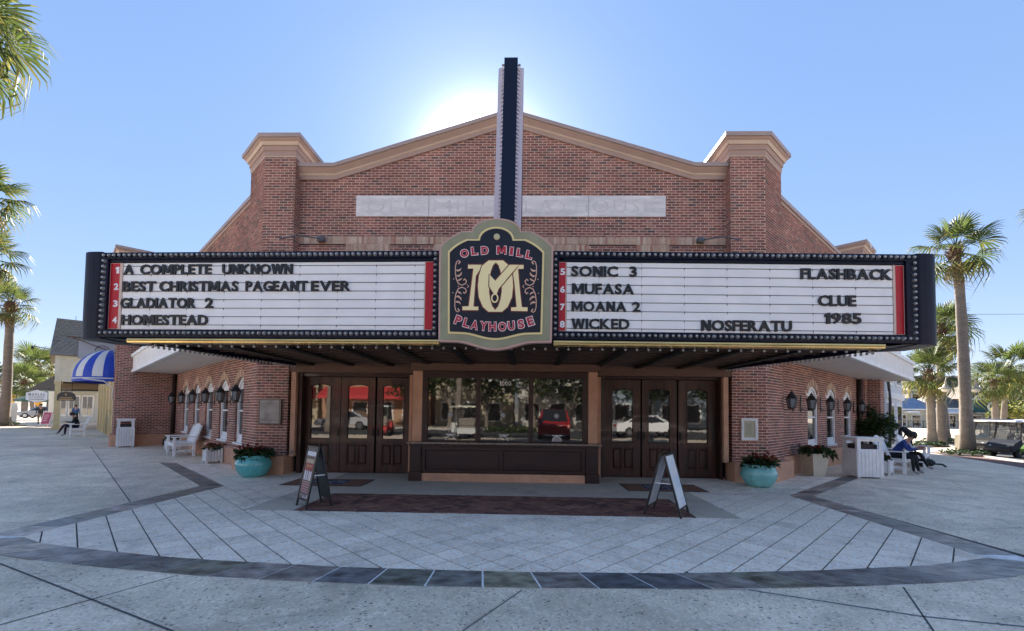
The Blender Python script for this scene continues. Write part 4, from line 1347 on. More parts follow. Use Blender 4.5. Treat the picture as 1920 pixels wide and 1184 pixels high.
for ch, z0, z1 in (('1', 3.885, 4.0), ('2', 3.60, 3.715), ('3', 3.305, 3.42), ('4', 3.02, 3.135)):
    NUM(ch, (.185 if ch != '1' else .20), .268, z0, z1, MwL)
for ch, z0, z1 in (('5', 3.85, 3.962), ('6', 3.555, 3.668), ('7', 3.262, 3.375), ('8', 2.978, 3.09)):
    NUM(ch, .052, .133, z0, z1, MwR)

# ================================================================ emblem board
emb = thing('emblem_sign', (-0.445, -3.78, 2.6), 'shield-shaped navy sign with cream monogram and red lettering at the marquee centre', 'sign')
K = 0.002212
EX, EZ0 = -0.46, 2.575
def E(zx, zy): return (EX + (zx - 590) * K, EZ0 + (1082 - zy) * K)
def shield(dome_r, dome_y, sh_y, sh_x, cut_x, cut_y, side_x, bot_y, bot_in, bot_c, dome_top):
    r_ = []
    # right half from the dome top down
    half = []
    n = 9
    for k in range(n + 1):
        t = k / n * math.pi / 2
        half.append((dome_r * math.sin(t), dome_y - (dome_y - dome_top) * math.cos(t)))
    half += [(dome_r + 6, sh_y), (sh_x, sh_y)]
    for k in range(1, 6):
        t = k / 6
        # shallow convex run down to the shoulder corner
        x = sh_x + (cut_x - sh_x) * t; y = sh_y + (cut_y - sh_y) * t
        half.append((x + 7 * math.sin(t * math.pi), y - 7 * math.sin(t * math.pi)))
    half += [(cut_x, cut_y), (side_x, bot_y)]
    for k in range(0, 9):
        t = k / 9
        x = bot_in * (1 - t)
        half.append((x, bot_y + (bot_c - bot_y) * (0.5 - 0.5 * math.cos(math.pi * t)) + 2))
    pts = [E(590 + x, y) for x, y in half] + [E(590, bot_c + 2)] + [E(590 - x, y) for x, y in half[1:][::-1]]
    return pts
EY = -3.72
layers = [('edge_moulding', (182, 205, 207, 255, 418, 320, 412, 1023, 300, 1080, 110), -3.742, mat('pink_tan_paint', srgb(205, 165, 152), .5)),
          ('border', (172, 214, 216, 250, 404, 326, 398, 1010, 290, 1066, 121), -3.752, mat('sage_paint', srgb(150, 148, 118), .55, var=.12, vscale=3)),
          ('inner_moulding', (130, 268, 270, 218, 352, 362, 342, 966, 250, 1008, 178), -3.766, mat('cream_gold_paint', srgb(238, 216, 150), .5)),
          ('field', (118, 280, 282, 208, 338, 371, 328, 952, 244, 994, 192), -3.770, mat('navy_field', (.0035, .0042, .012), .5, var=.5, vscale=6))]
prev = EY
for nm, a, yy, mm in layers:
    m = MB(); m.prism(shield(*a), yy, -3.60 if nm != 'field' else -3.7); m.build(nm, mm, emb)
# shadow side return and thickness to the marquee
FYf = -3.772
def ribbon(pts, w, y, name, m, par, closed=False, depth=.004):
    b = MB()
    P_ = [Vector(E(*p)) for p in pts]
    ws = w if isinstance(w, (list, tuple)) else [w] * len(P_)
    n = len(P_)
    L_, R_ = [], []
    for i in range(n):
        a = P_[i - 1] if (i or closed) else P_[i]; c = P_[(i + 1) % n] if (i < n - 1 or closed) else P_[i]
        d = (c - a).normalized(); nn = Vector((-d.y, d.x)) * ws[i] * K / 2
        L_.append(P_[i] + nn); R_.append(P_[i] - nn)
    for i in range(n if closed else n - 1):
        j = (i + 1) % n
        b.hexa([(L_[i].x, y, L_[i].y), (R_[i].x, y, R_[i].y), (R_[j].x, y, R_[j].y), (L_[j].x, y, L_[j].y)] + [(q.x, y + depth, q.y) for q in (L_[i], R_[i], R_[j], L_[j])])
    return b.build(name, m, par)
M_mono = mat('monogram_cream', srgb(255, 236, 176), .5)
M_monor = mat('monogram_red', (0.20, 0.03, 0.02), .5)
M_scroll = mat('scroll_pink_gold', srgb(226, 180, 155), .5)
def mono(name, pts, lvl):
    b = MB(); b.prism([E(*p) for p in pts], FYf - .008 - lvl * .003, FYf); o = b.build(name, M_mono, emb)
    ribbon(pts, 15, FYf - .0069 - lvl * .003, 'outline', M_monor, o, closed=True, depth=.0014)
    return o
# M legs with slab serifs
mono('monogram_leg', [(388, 462), (492, 462), (492, 492), (470, 505), (446, 545), (432, 768), (468, 770), (468, 795), (352, 795), (352, 769), (398, 766), (428, 490), (388, 490)], 0)
mono('monogram_leg', [(792, 462), (792, 490), (752, 492), (762, 600), (782, 770), (824, 772), (824, 800), (705, 798), (705, 774), (745, 770), (728, 600), (712, 505), (690, 490), (690, 462)], 0)
# O drawn as two crescents so that the counter stays open
def ell(cx, cy, rx, ry, a0, a1, n=14): return [(cx + rx * math.sin(math.radians(a0 + (a1 - a0) * k / n)), cy - ry * math.cos(math.radians(a0 + (a1 - a0) * k / n))) for k in range(n + 1)]
def osup(sg):
    out = [(590, 430), (590 + sg * 52, 430), (590 + sg * 100, 470), (590 + sg * 122, 545), (590 + sg * 128, 618), (590 + sg * 120, 700), (590 + sg * 90, 770), (590 + sg * 50, 806), (590, 806)]
    inn = [(590 + sg * x, y) for x, y in ((0, 793), (22, 765), (38, 715), (46, 660), (47, 618), (45, 565), (36, 510), (20, 465), (0, 445))]
    return out + inn
mono('monogram_ring', osup(-1), 1)
mono('monogram_ring', osup(1), 1)
# V of the M laid across the ring
mono('monogram_diagonal', [(690, 462), (760, 462), (722, 505), (612, 640), (602, 672), (584, 680), (572, 664), (545, 622), (545, 532), (588, 580)], 2)
o_ = ribbon(ell(586, 706, 22, 30, 0, 340, 14), 10, FYf - .016, 'monogram_drop', M_mono, emb, closed=True, depth=.008)
# scrollwork, mirrored
for sg in (-1, 1):
    def X(p): return (590 + sg * (590 - p[0]) * -1, p[1]) if sg > 0 else p
    def mir(ps): return [(p[0] if sg < 0 else 1180 - p[0] + 2, p[1]) for p in ps]
    s1 = [(318, 455), (330, 440), (318, 430), (304, 440), (296, 470), (296, 520), (303, 565), (320, 600), (345, 612), (372, 600), (378, 580), (366, 566), (355, 576)]
    w1 = [9, 9, 7, 7, 6, 6, 7, 8, 7, 7, 8, 9, 8]
    ribbon(mir(s1), w1, FYf - .004, 'scroll', M_scroll, emb)
    ribbon(mir([(p[0], 1238 - p[1]) for p in s1]), w1, FYf - .004, 'scroll', M_scroll, emb)
    for fy in (lambda y: y, lambda y: 1238 - y):
        for st in ([(300, 500), (312, 505), (330, 500), (338, 486)], [(303, 540), (320, 545), (338, 530), (342, 515)], [(310, 580), (330, 572), (345, 560)]):
            ribbon(mir([(p[0], fy(p[1])) for p in st]), [4, 14, 11, 3][:len(st)] if len(st) == 4 else [4, 12, 3], FYf - .0045, 'scroll_leaf', M_scroll, emb)
    ribbon(mir([(383, 606), (395, 619), (383, 632)]), [3, 6, 3], FYf - .004, 'scroll', M_scroll, emb)
    for p in ((284, 566), (320, 620), (280, 668)):
        b = MB(); c = E(*mir([p])[0]); b.prism([(c[0] + .009 * math.cos(t), c[1] + .009 * math.sin(t)) for t in [k * math.pi / 4 for k in range(8)]], FYf - .005, FYf); b.build('scroll_dot', M_scroll, emb)
b = MB(Matrix.Translation((*[E(595, 255)[0]], FYf, E(595, 255)[1])) @ Matrix.Rotation(R(90), 4, 'X')); b.lathe([(.050, 0), (.050, .014), (.035, .024), (.010, .026)], n=20)
b.build('round_boss', mat('boss_cream', srgb(205, 195, 150), .4), emb)
M_lred = mat('sign_red', srgb(190, 40, 58), .5)
M_lwhite = mat('sign_outline', srgb(250, 232, 228), .5)
def arc_letter(ch, zx, zy, h, w, rot):
    c = E(zx, zy)
    Mw = Matrix.Translation((c[0], FYf - .002, c[1])) @ Matrix.Rotation(-R(rot), 4, 'Y')
    hw, hh = w * K / 2, h * K / 2
    e = .011
    put_glyph('sign_letter_outline', ch, Mw, -hw - e, hw + e, -hh - e, hh + e, M_lwhite, emb, .075, .02, .003)
    o = put_glyph('sign_letter', ch, Mw @ Matrix.Translation((0, -.0035, 0)), -hw, hw, -hh, hh, M_lred, emb, .035, .02, .003)
    # small slab serifs at the feet and heads of straight letters
    if ch in 'LDMIPYHA':
        b = MB(Mw @ Matrix.Translation((0, -.0045, 0)))
        for z in ((-hh, -hh + .010) if ch != 'Y' else (-hh, -hh + .010), (hh - .010, hh)):
            if ch in 'LDIP': b.box(-hw - .008, -hw + .042 if ch != 'I' else hw + .008, -.002, .001, *z)
            elif ch in 'MH' or (ch == 'A' and z[0] < 0) or (ch == 'Y' and z[0] > 0):
                b.box(-hw - .006, -hw + .030, -.002, .001, *z); b.box(hw - .030, hw + .006, -.002, .001, *z)
        if b.v: b.build('serif', M_lred, emb)
for ch, x, y, w, r_ in (('O', 360, 377, 56, 9), ('L', 433, 360, 44, 6), ('D', 508, 355, 50, 3), ('M', 630, 353, 66, 0), ('I', 703, 360, 22, -5), ('L', 765, 371, 44, -8), ('L', 832, 387, 44, -13)):
    arc_letter(ch, x, y, 56, w, r_)
for ch, x, y, w, r_ in (('P', 323, 868, 44, -20), ('L', 384, 888, 42, -15), ('A', 442, 902, 50, -10), ('Y', 508, 910, 50, -5), ('H', 572, 913, 50, 0), ('O', 643, 913, 54, 2), ('U', 708, 906, 46, 7), ('S', 778, 893, 44, 12), ('E', 846, 872, 44, 18)):
    arc_letter(ch, x, y, 62, w, r_)

# ================================================================ blade above the emblem
bl = thing('blade_fin', (-0.33, -2.8, 4.2), 'tall narrow navy vertical fin with pale ribbed edges rising above the roof', 'sign')
BYf = -2.95
def fin_x(z, t): return t
b = MB(); b.hexa([(-.462, BYf, 4.0), (-.198, BYf, 4.0), (-.198, BYf + .30, 4.0), (-.462, BYf + .30, 4.0), (-.408, BYf, 8.06), (-.162, BYf, 8.06), (-.162, BYf + .3, 8.06), (-.408, BYf + .3, 8.06)])
b.build('face', mat('navy_face', (.005, .008, .026), .3, spec=.3), bl, bevel=.004)
M_lilac = mat('pale_lilac_metal', srgb(200, 192, 202), .5, var=.05)
for sg in (-1, 1):
    x0b, x0t = (-.462, -.408) if sg < 0 else (-.198, -.162)
    x1b, x1t = (-.595, -.520) if sg < 0 else (-.078, -.050)
    b = MB(); b.hexa([(x0b, BYf + .10, 4.0), (x1b, BYf + .14, 4.0), (x1b, BYf + .22, 4.0), (x0b, BYf + .22, 4.0), (x0t, BYf + .10, 7.96), (x1t, BYf + .14, 7.96), (x1t, BYf + .22, 7.96), (x0t, BYf + .22, 7.96)])
    b.build('edge_panel', M_lilac, bl)
    z = 4.5
    while z < 7.94:
        t = (z - 4.0) / 4.06
        x = x0b + (x0t - x0b) * t
        r_ = MB(); r_.hexa([(x, BYf + .03, z), (x + sg * .045, BYf + .095, z), (x + sg * .045, BYf + .14, z), (x, BYf + .14, z), (x, BYf + .03, z + .035), (x + sg * .045, BYf + .095, z + .03), (x + sg * .045, BYf + .14, z + .03), (x, BYf + .14, z + .035)])
        r_.build('rib', M_lilac, bl); z += .075
    b = MB(); t1 = x0t + sg * .03; b.sphere((t1, BYf + .12, 8.0), .028); b.build('tip_bulb', M_bulb, bl, smooth=True)
b = MB(); b.box(-.585, -.575, BYf + .2, BYf + .24, 4.0, 7.9) if False else b.box(-.066, -.052, BYf + .17, BYf + .235, 4.0, 7.9); b.build('shadow_line', M_black, bl)  # black strip stands in for the shadow line down the fin's right edge
# ================================================================ wall lanterns
def make_lantern():
    """wall lantern in local axes: wall at y=0, lantern hangs out along -y"""
    t = thing('wall_lantern', (0, 0, 0), 'x', 'wall lantern')
    b = MB(); b.box(-.03, .03, -.022, 0, -.26, .22); b.tube([(0, -.02, -.17), (0, -.12, -.20), (0, -.27, -.19)], .012, 6); b.tube([(0, -.27, -.19), (0, -.31, -.215), (0, -.30, -.245), (0, -.27, -.24)], .008, 6)
    b.tube([(0, -.02, .12), (0, -.27, .12)], .007, 6)
    b.build('bracket', M_black, t)
    c = Matrix.Translation((0, -.27, 0))
    b = MB(c)
    for k in range(6):
        a = math.pi / 3 * k
        b.tube([(.085 * math.cos(a), .085 * math.sin(a), -.155), (.125 * math.cos(a), .125 * math.sin(a), .08)], .0085, 4)
    b.lathe([(.09, -.175), (.092, -.15), (.075, -.15)], n=6); b.lathe([(.02, -.21), (.05, -.19), (.09, -.175)], n=6)
    b.lathe([(.128, .075), (.132, .09), (.118, .095)], n=6)
    b.build('lantern_frame', M_black, t)
    b = MB(c); b.lathe([(.145, .09), (.10, .14), (.075, .19), (.04, .215), (.035, .235), (.05, .245), (.012, .265), (.012, .295)], n=6); b.build('lantern_roof', M_black, t)
    b = MB(c); b.lathe([(.082, -.15), (.120, .078)], n=6, caps=False); b.build('lantern_glass', mat('lantern_glass', (.16, .165, .17), .12, spec=1.0, coat=.6), t)
    b = MB(c); b.lathe([(.012, -.15), (.012, -.06)], n=8); b.build('candle', mat('candle_white', (.6, .58, .5), .6), t)
    return t
lan = make_lantern()
order_l = ['the poster-cabinet pier', 'the bench', 'x']
lab_l = ['black wall lantern half hidden by the left brick pier, nearest of the left wing row', 'black wall lantern second from the pier on the left wing',
         'black wall lantern third from the pier on the left wing', 'black wall lantern fourth from the pier on the left wing',
         'black wall lantern fifth from the pier on the left wing', 'black wall lantern farthest on the left wing, beside the brown downpipe']
lab_r = ['black wall lantern nearest the right brick pier, against bare brick', 'black wall lantern in front of the first arched window on the right wing',
         'black wall lantern before the second arched window on the right wing', 'black wall lantern before the last arched window on the right wing', 'black wall lantern farthest on the right wing by the dark downpipe']
firstl = True
rzL = math.atan2(-UL.y, -UL.x); rzR = math.atan2(UR.y, UR.x)
for i, s in enumerate((1.22, 2.79, 4.70, 6.62, 8.62, 10.75)):
    o = lan if firstl else copy_tree(lan); firstl = False
    x, y = onL(s, 0.0); o.location = (x, y, 1.95); o.rotation_euler = (0, 0, rzL)
    tag(o, lab_l[i], 'wall lantern', 'lanterns along the wings')
for i, s in enumerate((1.22, 2.92, 4.90, 7.05, 9.30)):
    o = copy_tree(lan); x, y = onR(s, 0.0); o.location = (x, y, 1.93); o.rotation_euler = (0, 0, rzR)
    tag(o, lab_r[i], 'wall lantern', 'lanterns along the wings')
# downpipes in the inner corners
for (x, y), sg, lb in ((onL(LL - .12, .09), -1, 'dark brown downpipe in the corner of the left wing'), (onR(LR - .12, .09), 1, 'dark brown downpipe in the corner of the right wing')):
    b = MB(); b.tube([(x, y, 3.0), (x, y, .55)], .075, 8); b.tube([(x, y, .56), (x + sg * -.02, y - .06, .40), (x + sg * .12, y - .22, .22), (x + sg * .14, y - .24, .0)], .075, 8)
    o = b.build('downpipe', mat('pipe_brown', (.028, .016, .013), .5), None, smooth=True); tag(o, lb, 'drain pipe')

# ================================================================ wing canopies
M_boards = mat('soffit_paint', (0.72, 0.66, 0.60), 0.6, var=.08, vscale=3)
for O, u, ni, L, s0, nm, tip in ((WL0, UL, NLI, LL, 0.2, 'white flat canopy with panelled fascia over the left wing windows', 11.55), (WR0, UR, NRI, LR, 0.2, 'white flat canopy with panelled fascia over the right wing windows', 11.95)):
    OUT = 1.48 if u is UL else 1.46
    p0 = O + u * 1.0
    cn = thing('wing_canopy', (*(O + u * 6), 3.0), nm, 'canopy')
    a, b_ = O + u * 0.3 - ni * OUT, O + u * tip - ni * OUT
    wa, wb = O + u * 1.16, O + u * min(tip, L - .0)
    sf = MB(); sf.slab([tuple(wa - ni * .02), tuple(wb - ni * .02), tuple(O + u * tip - ni * (OUT - .03)), tuple(a + ni * .03)], 3.02, 3.05); sf.build('soffit', M_boards, cn)
    # fascia boards, one by one
    s = 0.3
    while s < tip - .02:
        e = min(s + 1.15, tip)
        f = MB(); q = [O + u * (s + .004) - ni * OUT, O + u * (e - .004) - ni * OUT, O + u * (e - .004) - ni * (OUT - .05), O + u * (s + .004) - ni * (OUT - .05)]
        f.slab([tuple(v) for v in q], 3.09, 3.60); f.build('fascia_panel', M_offwhite, cn); s = e
    e0 = O + u * tip
    f = MB(); f.slab([tuple(e0 - ni * (OUT - .0)), tuple(e0 - ni * (.3 if u is UR else 1.98)), tuple(e0 - ni * (.3 if u is UR else 1.98) - u * .05), tuple(e0 - ni * (OUT - .0) - u * .05)], 3.0, 3.62) if u is UR else f.slab([tuple(e0 - ni * OUT), tuple(e0 - ni * (OUT - .06)), tuple(e0 - ni * (OUT - .06) - u * .05), tuple(e0 - ni * OUT - u * .05)], 3.0, 3.62)
    f.build('end_fascia', M_offwhite, cn)
    for z0, z1, o in ((2.98, 3.09, .035), (3.60, 3.72, .06)):
        f = MB(); q = [a - ni * o, O + u * (tip + .02) - ni * (OUT + o), O + u * (tip + .02) - ni * (OUT - .06), a + ni * .06]
        f.slab([tuple(v) for v in q], z0, z1); f.build('edge_trim', M_white, cn, bevel=.004)
    f = MB(); q = [a, O + u * tip - ni * OUT, O + u * tip, O + u * .3]; f.slab([tuple(v) for v in q], 3.722, 3.74); f.build('canopy_roof', M_coping, cn)

# ================================================================ foliage helpers
def leaf_cluster(c, r, n, size, sq=(1, 1, .7), droop=.3, mb=None, mslots=1, seed=0):
    rnd = random.Random(seed)
    b = mb or MB()
    for _ in range(n):
        th = rnd.uniform(0, 2 * math.pi); ph = math.acos(rnd.uniform(-.4, 1)); rr = r * rnd.uniform(.45, 1) ** .6
        p = Vector((c[0] + rr * sq[0] * math.sin(ph) * math.cos(th), c[1] + rr * sq[1] * math.sin(ph) * math.sin(th), c[2] + rr * sq[2] * math.cos(ph)))
        d = Vector((math.cos(th) + rnd.uniform(-.7, .7), math.sin(th) + rnd.uniform(-.7, .7), rnd.uniform(-.5, .9))).normalized()
        s = d.cross(Vector((rnd.uniform(-1, 1), rnd.uniform(-1, 1), 1))).normalized()
        L_ = size * rnd.uniform(.6, 1.3); W = L_ * .32
        tip = p + d * L_ - Vector((0, 0, droop * L_ * rnd.random()))
        mid = p + d * L_ * .5
        b.m = rnd.randrange(mslots)
        b.poly([p, mid + s * W, tip, mid - s * W])
    return b
def leafmat(name, col, trans=.35):
    m = mat(name, col, .5, ramp=[(0, tuple(c * .55 for c in col)), (.4, col), (.75, tuple(c * 1.35 for c in col)), (1, tuple(c * .8 for c in col))], spec=.4)
    n, l = m.node_tree.nodes, m.node_tree.links
    p = n['Principled BSDF']
    if 'Translucent BSDF' not in n:
        t = n.new('ShaderNodeBsdfTranslucent'); mx = n.new('ShaderNodeMixShader'); mx.inputs[0].default_value = trans
        src = p.inputs['Base Color'].links[0].from_socket
        l.new(src, t.inputs[0]); l.new(p.outputs[0], mx.inputs[1]); l.new(t.outputs[0], mx.inputs[2])
        l.new(mx.outputs[0], n['Material Output'].inputs[0])
    return m
M_leaf = leafmat('leaf_green', (.055, .095, .025))
M_leafd = leafmat('leaf_dark', (.028, .055, .018))
M_redleaf = leafmat('croton_red', (.19, .022, .02), .25)
M_orleaf = leafmat('croton_orange', (.30, .09, .025), .25)
M_palm = leafmat('palm_frond_green', (.085, .115, .03), .5)
M_palmy = leafmat('palm_frond_yellow', (.20, .18, .05), .5)
M_palmdry = leafmat('palm_frond_dry', (.22, .15, .075), .4)
M_soil = mat('potting_soil', (.03, .02, .014), .95, bump=.6, bscale=60)

# ================================================================ turquoise pots
M_turq = mat('turquoise_glaze', (0.11, 0.46, 0.46), .16, var=.14, vscale=5, coat=.7, var2=.1, vscale2=22, stretch=(1, 1, .5))
def pot(x, y, R0, H, label, seed, tint=None, sx=1.0):
    t = thing('plant_pot', (x, y, .01), label, 'flower pot', 'turquoise glazed pots on the piers')
    b = MB(Matrix.Translation((x, y, .012)))
    pr = [(.20, 0), (.225, .008), (.30, .07), (.355, .16), (.385, .26), (.375, .35), (.34, .425), (.325, .455), (.345, .470), (.36, .480), (.355, .497), (.325, .497), (.31, .47), (.30, .43)]
    b.lathe([(r * R0 / .385, z * H / .497) for r, z in pr], n=40)
    b.build('pot_body', tint or M_turq, t, smooth=True)
    b = MB(Matrix.Translation((x, y, .012))); b.lathe([(.31 * R0 / .385, .455 * H / .497), (.001, .47 * H / .497)], n=20, caps=False); b.build('soil', M_soil, t)
    cz = .5 * H / .497
    lf = MB()
    leaf_cluster((x, y, cz), R0 * .82, 260, .13, (1.0, 1, .55), .5, lf, 2, seed)
    rnd = random.Random(seed + 5)
    for k in range(9):
        a = rnd.uniform(0, 6.28); lf = leaf_cluster((x + R0 * .75 * math.cos(a), y + R0 * .6 * math.sin(a), cz + .04), .12, 26, .12, (1, 1, .8), .8, lf, 2, seed + 9 + k)
    lf.build('foliage', [M_leafd, M_leaf], t)
    fl = MB()
    for k in range(11):
        a, rr = rnd.uniform(0, 6.28), R0 * rnd.uniform(.1, .85)
        leaf_cluster((x + rr * math.cos(a), y + rr * math.sin(a), cz + .10 + rnd.uniform(-.03, .08)), .075, 16, .085, (1, 1, .8), .2, fl, 2, seed + 30 + k)
    fl.build('red_leaves', [M_redleaf, M_redleaf if seed % 2 else M_orleaf], t)
    return t
pot(-6.26, -.52, .385, .50, 'deep turquoise glazed pot with red plants before the left brick pier', 3)
M_turq2 = mat('pale_turquoise_glaze', (0.22, 0.56, 0.53), .2, var=.14, vscale=5, coat=.6, var2=.1, vscale2=22, stretch=(1, 1, .5))
pot(5.22, -.80, .37, .49, 'paler turquoise pot with dark plants before the right brick pier', 8, M_turq2)

# square cream planter on the right
def square_planter(x, y, rz, label):
    t = thing('square_planter', (x, y, 0), label, 'planter')
    Mx = local((x, y, 0), rz)
    b = MB(Mx)
    w0, w1, h = .165, .245, .56
    b.hexa([(-w0, -w0, 0), (w0, -w0, 0), (w0, w0, 0), (-w0, w0, 0), (-w1, -w1, h), (w1, -w1, h), (w1, w1, h), (-w1, w1, h)])
    b.box(-w1 - .015, w1 + .015, -w1 - .015, w1 + .015, h, h + .035)
    b.build('planter_body', mat('cream_plaster', (.62, .56, .42), .6, var=.06, vscale=4), t, bevel=.006)
    b = MB(Mx); b.box(-w1 + .01, w1 - .01, -w1 + .01, w1 - .01, h + .03, h + .04); b.build('soil', M_soil, t)
    lf = leaf_cluster((x, y, h + .06), .30, 260, .12, (1.1, 1, .55), .6, None, 2, 14); leaf_cluster((x + .27, y - .05, h + .04), .16, 90, .12, (1, 1, .8), 1.0, lf, 2, 15)
    lf.build('foliage', [M_leafd, M_leaf], t)
    fl = MB(); rnd = random.Random(3)
    for k in range(7): leaf_cluster((x + rnd.uniform(-.25, .1), y + rnd.uniform(-.2, .2), h + .17), .07, 16, .08, (1, 1, .8), .2, fl, 1, 60 + k)
    fl.build('red_leaves', M_redleaf, t)
square_planter(7.72, 1.22, R(8), 'square tapered cream planter with drooping plants by the right wing')

# ================================================================ white slatted bins
def bin_(x, y, z, rz, label, w=.50, d=.50, H=1.08):
    t = thing('litter_bin', (x, y, z), label, 'litter bin', 'white slatted litter bins')
    Mx = local((x, y, z), rz)
    zs = H * .67
    k = MB(Mx); k.box(-w + .03 - w * 0, w - .03, -d + .03, d - .03, .05, zs - .01) if False else k.box(-w / 2 + .03, w / 2 - .03, -d / 2 + .03, d / 2 - .03, .05, zs); k.build('inner_box', mat('bin_inner', (.25, .25, .26), .7), t)
    for fx in range(4):
        ax = R(90) * fx
        Mf = Mx @ Matrix.Rotation(ax, 4, 'Z')
        ww, dd = (w, d) if fx % 2 == 0 else (d, w)
        n = 7
        for i in range(n):
            x0 = -ww / 2 + .012 + i * (ww - .024) / n
            s = MB(Mf); s.box(x0 + .004, x0 + (ww - .024) / n - .004, -dd / 2, -dd / 2 + .022, .04, zs); s.build('slat', M_white, t)
        f = MB(Mf)
        f.box(-ww / 2 + .02, ww / 2 - .02, -dd / 2 + .025, -dd / 2 + .05, zs, zs + .045); f.box(-ww / 2 + .02, ww / 2 - .02, -dd / 2 + .025, -dd / 2 + .05, H - .10, H - .05)
        f.box(-ww / 2 + .02, -ww / 2 + .11, -dd / 2 + .025, -dd / 2 + .05, zs + .045, H - .10); f.box(ww / 2 - .11, ww / 2 - .02, -dd / 2 + .025, -dd / 2 + .05, zs + .045, H - .10)
        f.build('opening_frame', M_white, t)
    l_ = MB(Mx); l_.box(-w / 2 - .01, w / 2 + .01, -d / 2 - .01, d / 2 + .01, H - .05, H); l_.build('lid', M_white, t, bevel=.008)
    v = MB(Mx); v.box(-w / 2 + .1, w / 2 - .1, -d / 2 + .10, d / 2 - .1, zs, zs + .16); v.build('liner', mat('bin_liner', (.03, .022, .02), .6), t)
    f = MB(Mx)
    for a in (-1, 1):
        for b in (-1, 1): f.box(a * (w / 2 - .06) - .03, a * (w / 2 - .06) + .03, b * (d / 2 - .06) - .03, b * (d / 2 - .06) + .03, 0, .05)
    f.build('foot', M_white, t)
bin_(8.86, 1.08, gz(8.86), R(-2), 'white slatted litter bin on the right beside the seated readers', .66, .60, 1.04)
bin_(-15.72, 6.56, 0, R(43), 'white slatted litter bin against the far left brick end wall', .56, .56, 1.12)

# ================================================================ picket planter boxes
def picket_box(x, y, z, rz, label, w=.42, flowers=1, seed=1):
    t = thing('picket_planter', (x, y, z), label, 'planter', 'white picket planter boxes')
    Mx = local((x, y, z), rz)
    for fx in range(4):
        Mf = Mx @ Matrix.Rotation(R(90) * fx, 4, 'Z')
        for i in range(4):
            x0 = -w / 2 + .05 + i * (w - .1) / 4; x1 = x0 + (w - .1) / 4
            s = MB(Mf); xm = (x0 + x1) / 2
            s.prism([(x0 + .005, .07), (x1 - .005, .07), (x1 - .005, .37), (xm, .40), (x0 + .005, .37)], -w / 2 + .01, -w / 2 + .03); s.build('picket', M_white, t)
        p = MB(Mf); p.box(-w / 2 - .01, -w / 2 + .045, -w / 2 - .01, -w / 2 + .045, 0, .43); p.build('corner_post', M_white, t)
    s = MB(Mx); s.box(-w / 2 + .035, w / 2 - .035, -w / 2 + .035, w / 2 - .035, .08, .36); s.build('liner', M_soil, t)
    lf = leaf_cluster((x, y, z + .40), .20, 150, .10, (1, 1, .7), .5, None, 2, seed); lf.build('foliage', [M_leafd, M_leaf], t)
    fl = MB(); rnd = random.Random(seed)
    for k in range(8): leaf_cluster((x + rnd.uniform(-.15, .15), y + rnd.uniform(-.15, .15), z + .48 + rnd.uniform(-.02, .06)), .07, 16, .08, (1, 1, .8), .2, fl, 2, seed * 7 + k)
    fl.build('red_leaves', [M_redleaf, M_orleaf], t)
picket_box(-8.98, 1.98, 0, rzL, 'white picket planter with red and orange plants before the left bench', .40, 1, 2)
picket_box(-13.0, 5.55, 0, rzL, 'white picket planter beyond the empty white bench on the left', .42, 1, 5)
picket_box(9.98, 1.95, gz(10.0), rzR, 'white picket planter with red plants between the right bin and the readers', .52, 1, 4)

# ================================================================ white garden benches
def bench(x, y, z, rz, label, W=1.35, arch=True, group='white garden benches'):
    """faces local -y"""
    t = thing('garden_bench', (x, y, z), label, 'bench', group)
    Mx = local((x, y, z), rz)
    sd = .52
    for sx in (-1, 1):
        X = sx * (W / 2 - .04)
        for nm, y0, h in (('leg', -sd / 2, .62), ('leg', sd / 2, .42)):
            b = MB(Mx); b.box(X - .038, X + .038, y0 - .038, y0 + .038, 0, h); b.build(nm, M_white, t, bevel=.004)
        b = MB(Mx); b.box(X - .055, X + .055, -sd / 2 - .09, sd / 2 + .06, .62, .65); b.build('armrest', M_white, t, bevel=.006)
        b = MB(Mx); b.box(X - .02, X + .02, -sd / 2, sd / 2, .17, .22); b.box(X - .02, X + .02, -sd / 2, sd / 2, .34, .41); b.build('side_rail', M_white, t)
        b = MB(Mx); b.bar((X, sd / 2, .40), (X, sd / 2 + .20, 1.0), .06, .05); b.build('back_post', M_white, t)
    for i in range(5):
        yy = -sd / 2 - .03 + i * .115
        b = MB(Mx); b.box(-W / 2 + .0, W / 2, yy, yy + .10, .415, .438); b.build('seat_slat', M_white, t)
    n = 9
    for i in range(n):
        xa = -W / 2 + .09 + i * (W - .18) / n; xb = xa + (W - .18) / n - .008
        xm = (xa + xb) / 2 / (W / 2)
        h = .92 + .14 * math.cos(xm * math.pi / 2) ** 1.5 if arch else .95
        k = (h - .40) / .60 * .20
        b = MB(Mx); b.hexa([(xa, sd / 2 - .005, .45), (xb, sd / 2 - .005, .45), (xb, sd / 2 + .018, .45), (xa, sd / 2 + .018, .45), (xa, sd / 2 + k - .005, h), (xb, sd / 2 + k - .005, h), (xb, sd / 2 + k + .018, h), (xa, sd / 2 + k + .018, h)])
        b.build('back_slat', M_white, t)
    b = MB(Mx); b.box(-W / 2 + .05, W / 2 - .05, sd / 2 - .02, sd / 2 + .02, .36, .41); b.box(-W / 2 + .05, W / 2 - .05, -sd / 2 - .02, -sd / 2 + .01, .33, .41); b.build('seat_rail', M_white, t)
    return t
bx, by = onL(6.15, .62)
bench(bx, by, 0, rzL, 'empty white garden bench with arched back under the left wing lanterns', 1.25)
bx, by = onR(5.9, 1.05)
RB = (11.12, 2.78); RBz = gz(11.12)
bench(RB[0], RB[1], RBz, rzR, 'white bench with two people reading, right of the litter bin', 1.5)
RB2 = (13.6, 5.0)
bench(RB2[0], RB2[1], gz(13.6), rzR, 'empty white bench beyond the readers, dark bag beneath', 1.3)
